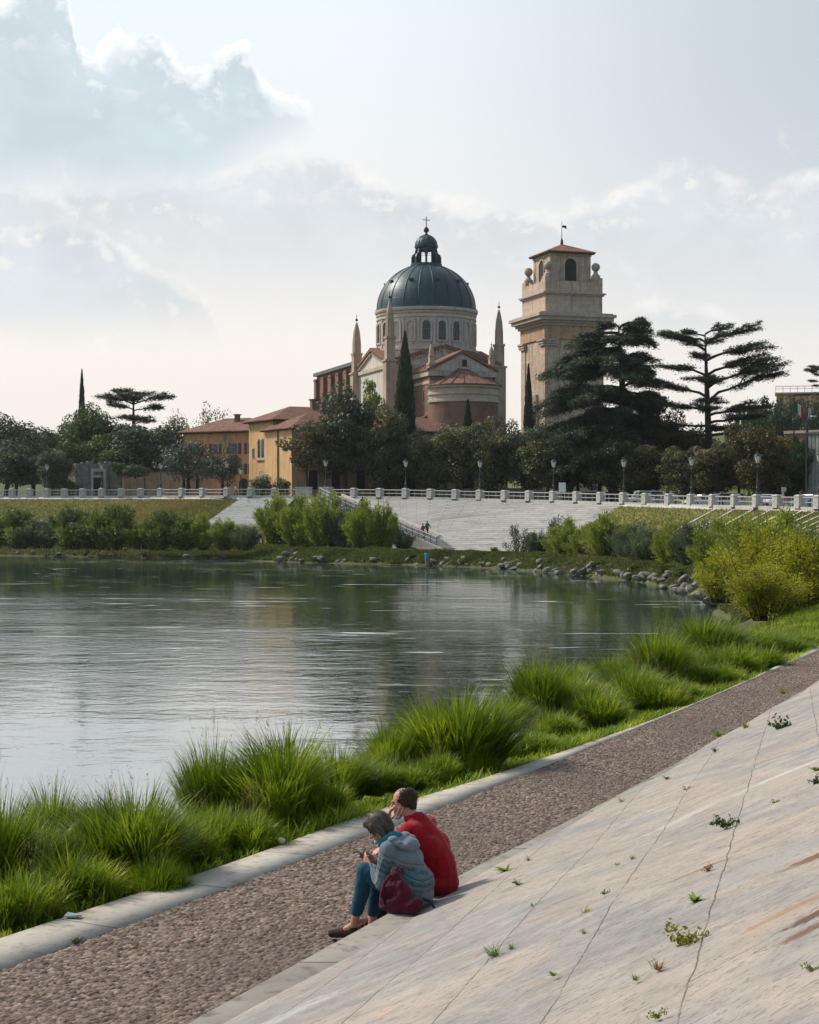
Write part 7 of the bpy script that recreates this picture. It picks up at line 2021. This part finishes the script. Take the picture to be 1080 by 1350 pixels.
def make_man():
    o = empty('person', (.25, 14.74, .352), R(65.2), 'seated balding man in a red jumper resting his chin on his hand beside the woman', 'person')
    hc = Vector((0, .335, .748)); nb = Vector((0, .215, .60))
    f = Fuse(); M = head(f, hc, R(12), R(10), 0, 1.04)
    f.cap(hc + Vector((0, -.04, -.07)), nb, .062, .060)
    f.chain([(0, .20, .55), (0, .09, .38), (0, .01, .14)], [.07, .10, .10]); f.cap((-.15, .19, .525), (.15, .19, .525), .04)
    sh = {-1: Vector((-.195, .19, .535)), 1: Vector((.195, .19, .535))}; el = {-1: Vector((-.16, .43, .33)), 1: Vector((.20, .36, .29))}; wr = {-1: Vector((-.045, .455, .555)), 1: Vector((.06, .50, .33))}
    for k in (-1, 1): f.chain([sh[k], el[k], wr[k]], [.05, .04, .028])
    hand(f, wr[-1], (.12, .02, .55), (.2, -.75, .1), 34, 1, 1.05); hand(f, wr[1], (-.4, .45, -.1), (0, .2, -.8), 25, -1, 1.05)
    hp = {-1: Vector((-.08, .05, .10)), 1: Vector((.08, .05, .10))}; kn = {-1: Vector((-.14, .44, .27)), 1: Vector((.16, .44, .26))}; an = {-1: Vector((-.13, .50, -.25)), 1: Vector((.16, .48, -.25))}
    for k in (-1, 1): f.chain([hp[k], kn[k], an[k]], [.065, .055, .038]); f.cap(an[k], an[k] + Vector((0, .1, -.05)), .036, .03)
    body = f.build('body', SKINM, o, .0055, 3); eyes(M, body)
    f = Fuse(); f.chain([(0, .195, .565), (0, .10, .42), (0, .01, .24), (0, -.01, .06)], [.115, .150, .165, .17]); f.cap((-.15, .185, .53), (.15, .185, .53), .092); f.cap((-.08, .07, .38), (.08, .07, .38), .14); f.ell((0, -.02, .08), (.215, .155, .105))
    f.cap((-.055, .20, .60), (.055, .20, .60), .055)
    for k in (-1, 1): f.chain([sh[k], sh[k].lerp(el[k], .5), el[k], wr[k].lerp(el[k], .2)], [.086, .074, .066, .046])
    f.ell((0, .15, .475), (.215, .115, .15)); f.ell((0, .06, .30), (.20, .15, .19)); f.build('jumper', RED, o, .0075, 16, .6, wrinkles(.0055, 5.0))
    f = Fuse()
    for k in range(12):
        a = R(30 * k); f.ell((.066 * math.sin(a), .235 + .062 * math.cos(a), .632 - .018 * math.cos(a)), (.026, .026, .028))
    f.build('collar', RED, o, .006, 3)
    f = Fuse()
    for k in (-1, 1): f.chain([hp[k] + Vector((0, .03, -.01)), hp[k].lerp(kn[k], .5), kn[k], kn[k].lerp(an[k], .9)], [.105, .10, .08, .062])
    f.cap((-.1, .02, .09), (.1, .02, .09), .09); f.build('trousers', DARKT, o, .009, 3)
    for k in (-1, 1):
        a = an[k]; f = Fuse(); f.chain([(a.x, a.y - .02, -.27), (a.x, a.y + .12, -.305), (a.x, a.y + .22, -.315)], [.045, .045, .034]); f.ell((a.x, a.y, a.z - .02), (.045, .05, .05)); f.build('shoe', SHOE, o, .008, 2)
    f = Fuse(); f.X = M
    f.ell((0, -.036, .026), (.0855, .088, .086)); f.ell((0, -.075, -.025), (.07, .034, .06)); f.ell((0, -.01, .085), (.05, .06, .032))
    for sx in (-1, 1): f.cap((sx * .074, .012, .03), (sx * .076, -.03, -.02), .017, .016)
    hr = f.build('hair', HAIRM, o, .006, 2, .5, hairy(.002))
    strands(hr, M, 620, (.0895, .108, .098), -1.75, 1.75, .45, 1.75, .34, LM['hairm'], 6, .003)
    m = MB(); m.M = M; m.ball((0, .072, -.108), (.046, .036, .024), 10); mk = m.build('face_mask', MASKM, o, smooth=True)
    for sx in (-1, 1):
        m = MB(); m.M = M; m.tube([(sx * .042, .072, -.095), (sx * .068, .035, -.045), (sx * .086, -.008, .012)], .003, 5); m.tube([(sx * .040, .06, -.115), (sx * .068, .018, -.075), (sx * .086, -.022, -.02)], .003, 5); m.build('ear_loop', STRAP, mk)
    return o
woman, wr_w = make_woman(); make_man()
Mw = Matrix.Translation((.02, 14.25, .352)) @ Matrix.Rotation(R(65.2), 4, 'Z')
def phone():
    p = Mw @ Vector((-.02, .455, .402)); o = empty('phone', p, R(65.2), 'dark phone held in both hands of the seated woman', 'phone')
    X = Matrix.Rotation(R(24), 4, 'X') @ Matrix.Rotation(R(8), 4, 'Y')
    m = MB(); m.M = X; m.box((0, 0, 0), (.074, .150, .009)); b = m.build('case', plain('phone_case', (.16, .11, .06), .35), o); bv = b.modifiers.new('b', 'BEVEL'); bv.width = .003; bv.segments = 2
    m = MB(); m.M = X; m.box((0, 0, .0052), (.068, .140, .001)); m.build('screen', glassy('phone_screen', (.02, .022, .026), .1), o)
phone()
def backpack():
    p = Mw @ Vector((-.285, -.035, .002)); o = empty('backpack', p, R(65.2), 'burgundy slouching backpack on the stone step against the back of the woman', 'backpack')
    f = Fuse(); f.ell((0, 0, .085), (.115, .175, .088)); f.ell((0, .03, .17), (.095, .13, .11)); f.ell((0, .045, .255), (.06, .075, .075)); f.cap((0, .05, .27), (.0, .06, .335), .04, .028); f.ell((0, -.10, .075), (.10, .09, .07)); f.ell((0, .13, .09), (.09, .06, .085))
    f.cap((-.06, .12, .04), (-.06, -.13, .035), .035)
    def d(co): return .013 * np.sin(co[:, 1] * 42 + 3.2 * np.sin(co[:, 2] * 11 + co[:, 0] * 8)) * np.clip(co[:, 2] * 7, .15, 1) + .006 * np.sin(co[:, 2] * 60 + co[:, 1] * 33)
    b = f.build('bag', BAGM, o, .007, 3, .5, d)
    m = MB(); m.tube([(-.08, .10, .05), (-.11, .13, .14), (-.09, .11, .24), (-.05, .07, .31)], .014, 6); m.build('strap', BAGM, o, smooth=True)
    m = MB(); m.tube([(.06, -.13, .12), (.09, -.22, .09), (.06, -.28, .035), (.0, -.25, .02)], .012, 6); m.build('strap', DARKT, o, smooth=True)
    m = MB(); m.tube([(-.012, .045, .325), (-.02, .02, .372), (-.012, -.015, .36), (0, -.02, .31)], .010, 6); m.build('loop', BAGM, o, smooth=True)
backpack()

# ---- small distant figures
def walker(loc, rz, lb, top, legs, hair, bag=None, stride=.18, bend=0.0, arms=.25, s=1.0, skirt=False):
    o = empty('person', loc, rz, lb, 'person'); o.scale = (s, s, s)
    f = Fuse(); hb = Vector((0, .12 * bend, 1.62 - .1 * bend))
    f.ell(hb, (.085, .10, .125)); f.cap(hb - Vector((0, .02, .1)), (0, .06 * bend, 1.42), .055, .06); f.ell(hb + Vector((0, .10, -.02)), (.018, .022, .022))
    for k in (-1, 1):
        h = Vector((k * .09, 0, .92)); kn = Vector((k * .09, k * stride * .7 + .05, .50)); an = Vector((k * .09, k * stride, .09))
        f.chain([h, kn, an], [.085, .06, .042]); f.cap(an, an + Vector((0, .16, -.045)), .042, .032)
        sh = Vector((k * .19, .05 * bend, 1.38)); el = Vector((k * .25, -k * arms * .4 + .04, 1.10)); hd = Vector((k * .22, -k * arms + .14, .90))
        f.chain([sh, el, hd], [.055, .045, .032]); f.ell(hd + Vector((0, .03, -.05)), (.03, .04, .055))
        for q in range(3): f.cap(hd + Vector((0, .01 + q * .022, -.08)), hd + Vector((0, .02 + q * .022, -.135)), .011, .009, 6)
    f.cap((0, .04 * bend, 1.38), (0, 0, .95), .12, .11)
    f.build('body', SKIN, o, .02, 2)
    f = Fuse(); f.chain([(0, .05 * bend, 1.36), (0, .02, 1.12), (0, 0, .90)], [.15, .155, .165]); f.cap((-.15, .05 * bend, 1.36), (.15, .05 * bend, 1.36), .085)
    for k in (-1, 1):
        sh = Vector((k * .19, .05 * bend, 1.38)); el = Vector((k * .25, -k * arms * .4 + .04, 1.10)); hd = Vector((k * .225, -k * arms + .12, .95)); f.chain([sh, el, hd], [.08, .068, .052])
    f.build('jacket', top, o, .022, 2)
    f = Fuse()
    for k in (-1, 1):
        h = Vector((k * .085, 0, .90)); kn = Vector((k * .09, k * stride * .7 + .05, .50)); an = Vector((k * .09, k * stride, .14)); f.chain([h, kn, an], [.115, .088, .072])
    if skirt: f.cap((0, 0, .9), (0, 0, .45), .16, .2)
    f.build('trousers', legs, o, .022, 2)
    f = Fuse(); f.ell(hb + Vector((0, -.025, .03)), (.098, .108, .115)); f.ell(hb + Vector((0, -.06, -.03)), (.085, .06, .09)); f.build('hair', hair, o, .02, 1)
    for k in (-1, 1):
        an = Vector((k * .09, k * stride, .06)); f = Fuse(); f.cap(an + Vector((0, -.03, 0)), an + Vector((0, .17, -.015)), .055, .042); f.build('shoe', DARKT, o, .02, 1)
    if bag:
        f = Fuse(); f.ell((0, -.2, 1.15), (.15, .10, .22)); b = f.build('rucksack', bag, o, .025, 2)
    return o
GREENJ = cloth('green_jacket', (.03, .16, .09)); PINKJ = cloth('raspberry_jacket', (.30, .04, .09)); BLUEJ = cloth('light_blue_jacket', (.04, .27, .42)); BEIGE = cloth('pale_trousers', (.30, .27, .25)); PINKT = cloth('pink_trousers', (.34, .17, .19)); BLACKC = cloth('black_clothes', (.012, .012, .014))
hd = math.atan2(ST_U.y, ST_U.x) - R(90)
def on_stairs(k, off): p = ST_TOP + ST_D * k + ST_W * off; p.z = ST_TOP.z + ST_D.z * (math.floor(k * 40) / 40) + .12; return p
walker(on_stairs(.765, .9), hd, 'person in a green jacket with a dark bag walking down the river stairs', GREENJ, DARKT, HAIRM, BLACKC)
walker(on_stairs(.800, 2.2), hd + R(15), 'person in a raspberry jacket and pink trousers walking down the river stairs', PINKJ, PINKT, HAIRW, None, .14)
walker(on_stairs(.28, 1.6), hd + R(180), 'person in dark clothes climbing near the top of the river stairs', BLACKC, DARKT, HAIRM)
pb_ = G(562.5, 748.5, -1.95); walker(pb_ + Vector((0, .0, .1)), R(-25), 'person in a light blue jacket standing at the water edge below the stairs', BLUEJ, BEIGE, HAIRM, None, .05, .6)
p_ = on_lawn(951, 190); walker(p_, R(100), 'person in black walking along the promenade under the trees', BLACKC, BLACKC, HAIRM, None, .22)
p_ = on_lawn(308, 262); p_.z = rail_pt(308).z; p_ = rail_pt(308) + Vector((0, 3.0, 0)); walker(p_, R(-90), 'person in pale clothes behind the railing beside the yellow house', cloth('pale_jacket', (.40, .40, .42)), DARKT, HAIRM, None, .2)
# ================================================================ the hazy air
def haze():
    m = bpy.data.materials.new('haze'); m.use_nodes = True; nt = m.node_tree; nt.nodes.clear()
    out = nt.nodes.new('ShaderNodeOutputMaterial'); v = nt.nodes.new('ShaderNodeVolumePrincipled')
    v.inputs['Color'].default_value = (.90, .93, .96, 1); v.inputs['Density'].default_value = .00007; v.inputs['Anisotropy'].default_value = .45
    nt.links.new(v.outputs[0], out.inputs['Volume'])
    mb = MB(); mb.boxm(-3100, 3100, -700, 5100, -8.5, 75)
    tag(mb.build('haze', m), kind='stuff')
haze()
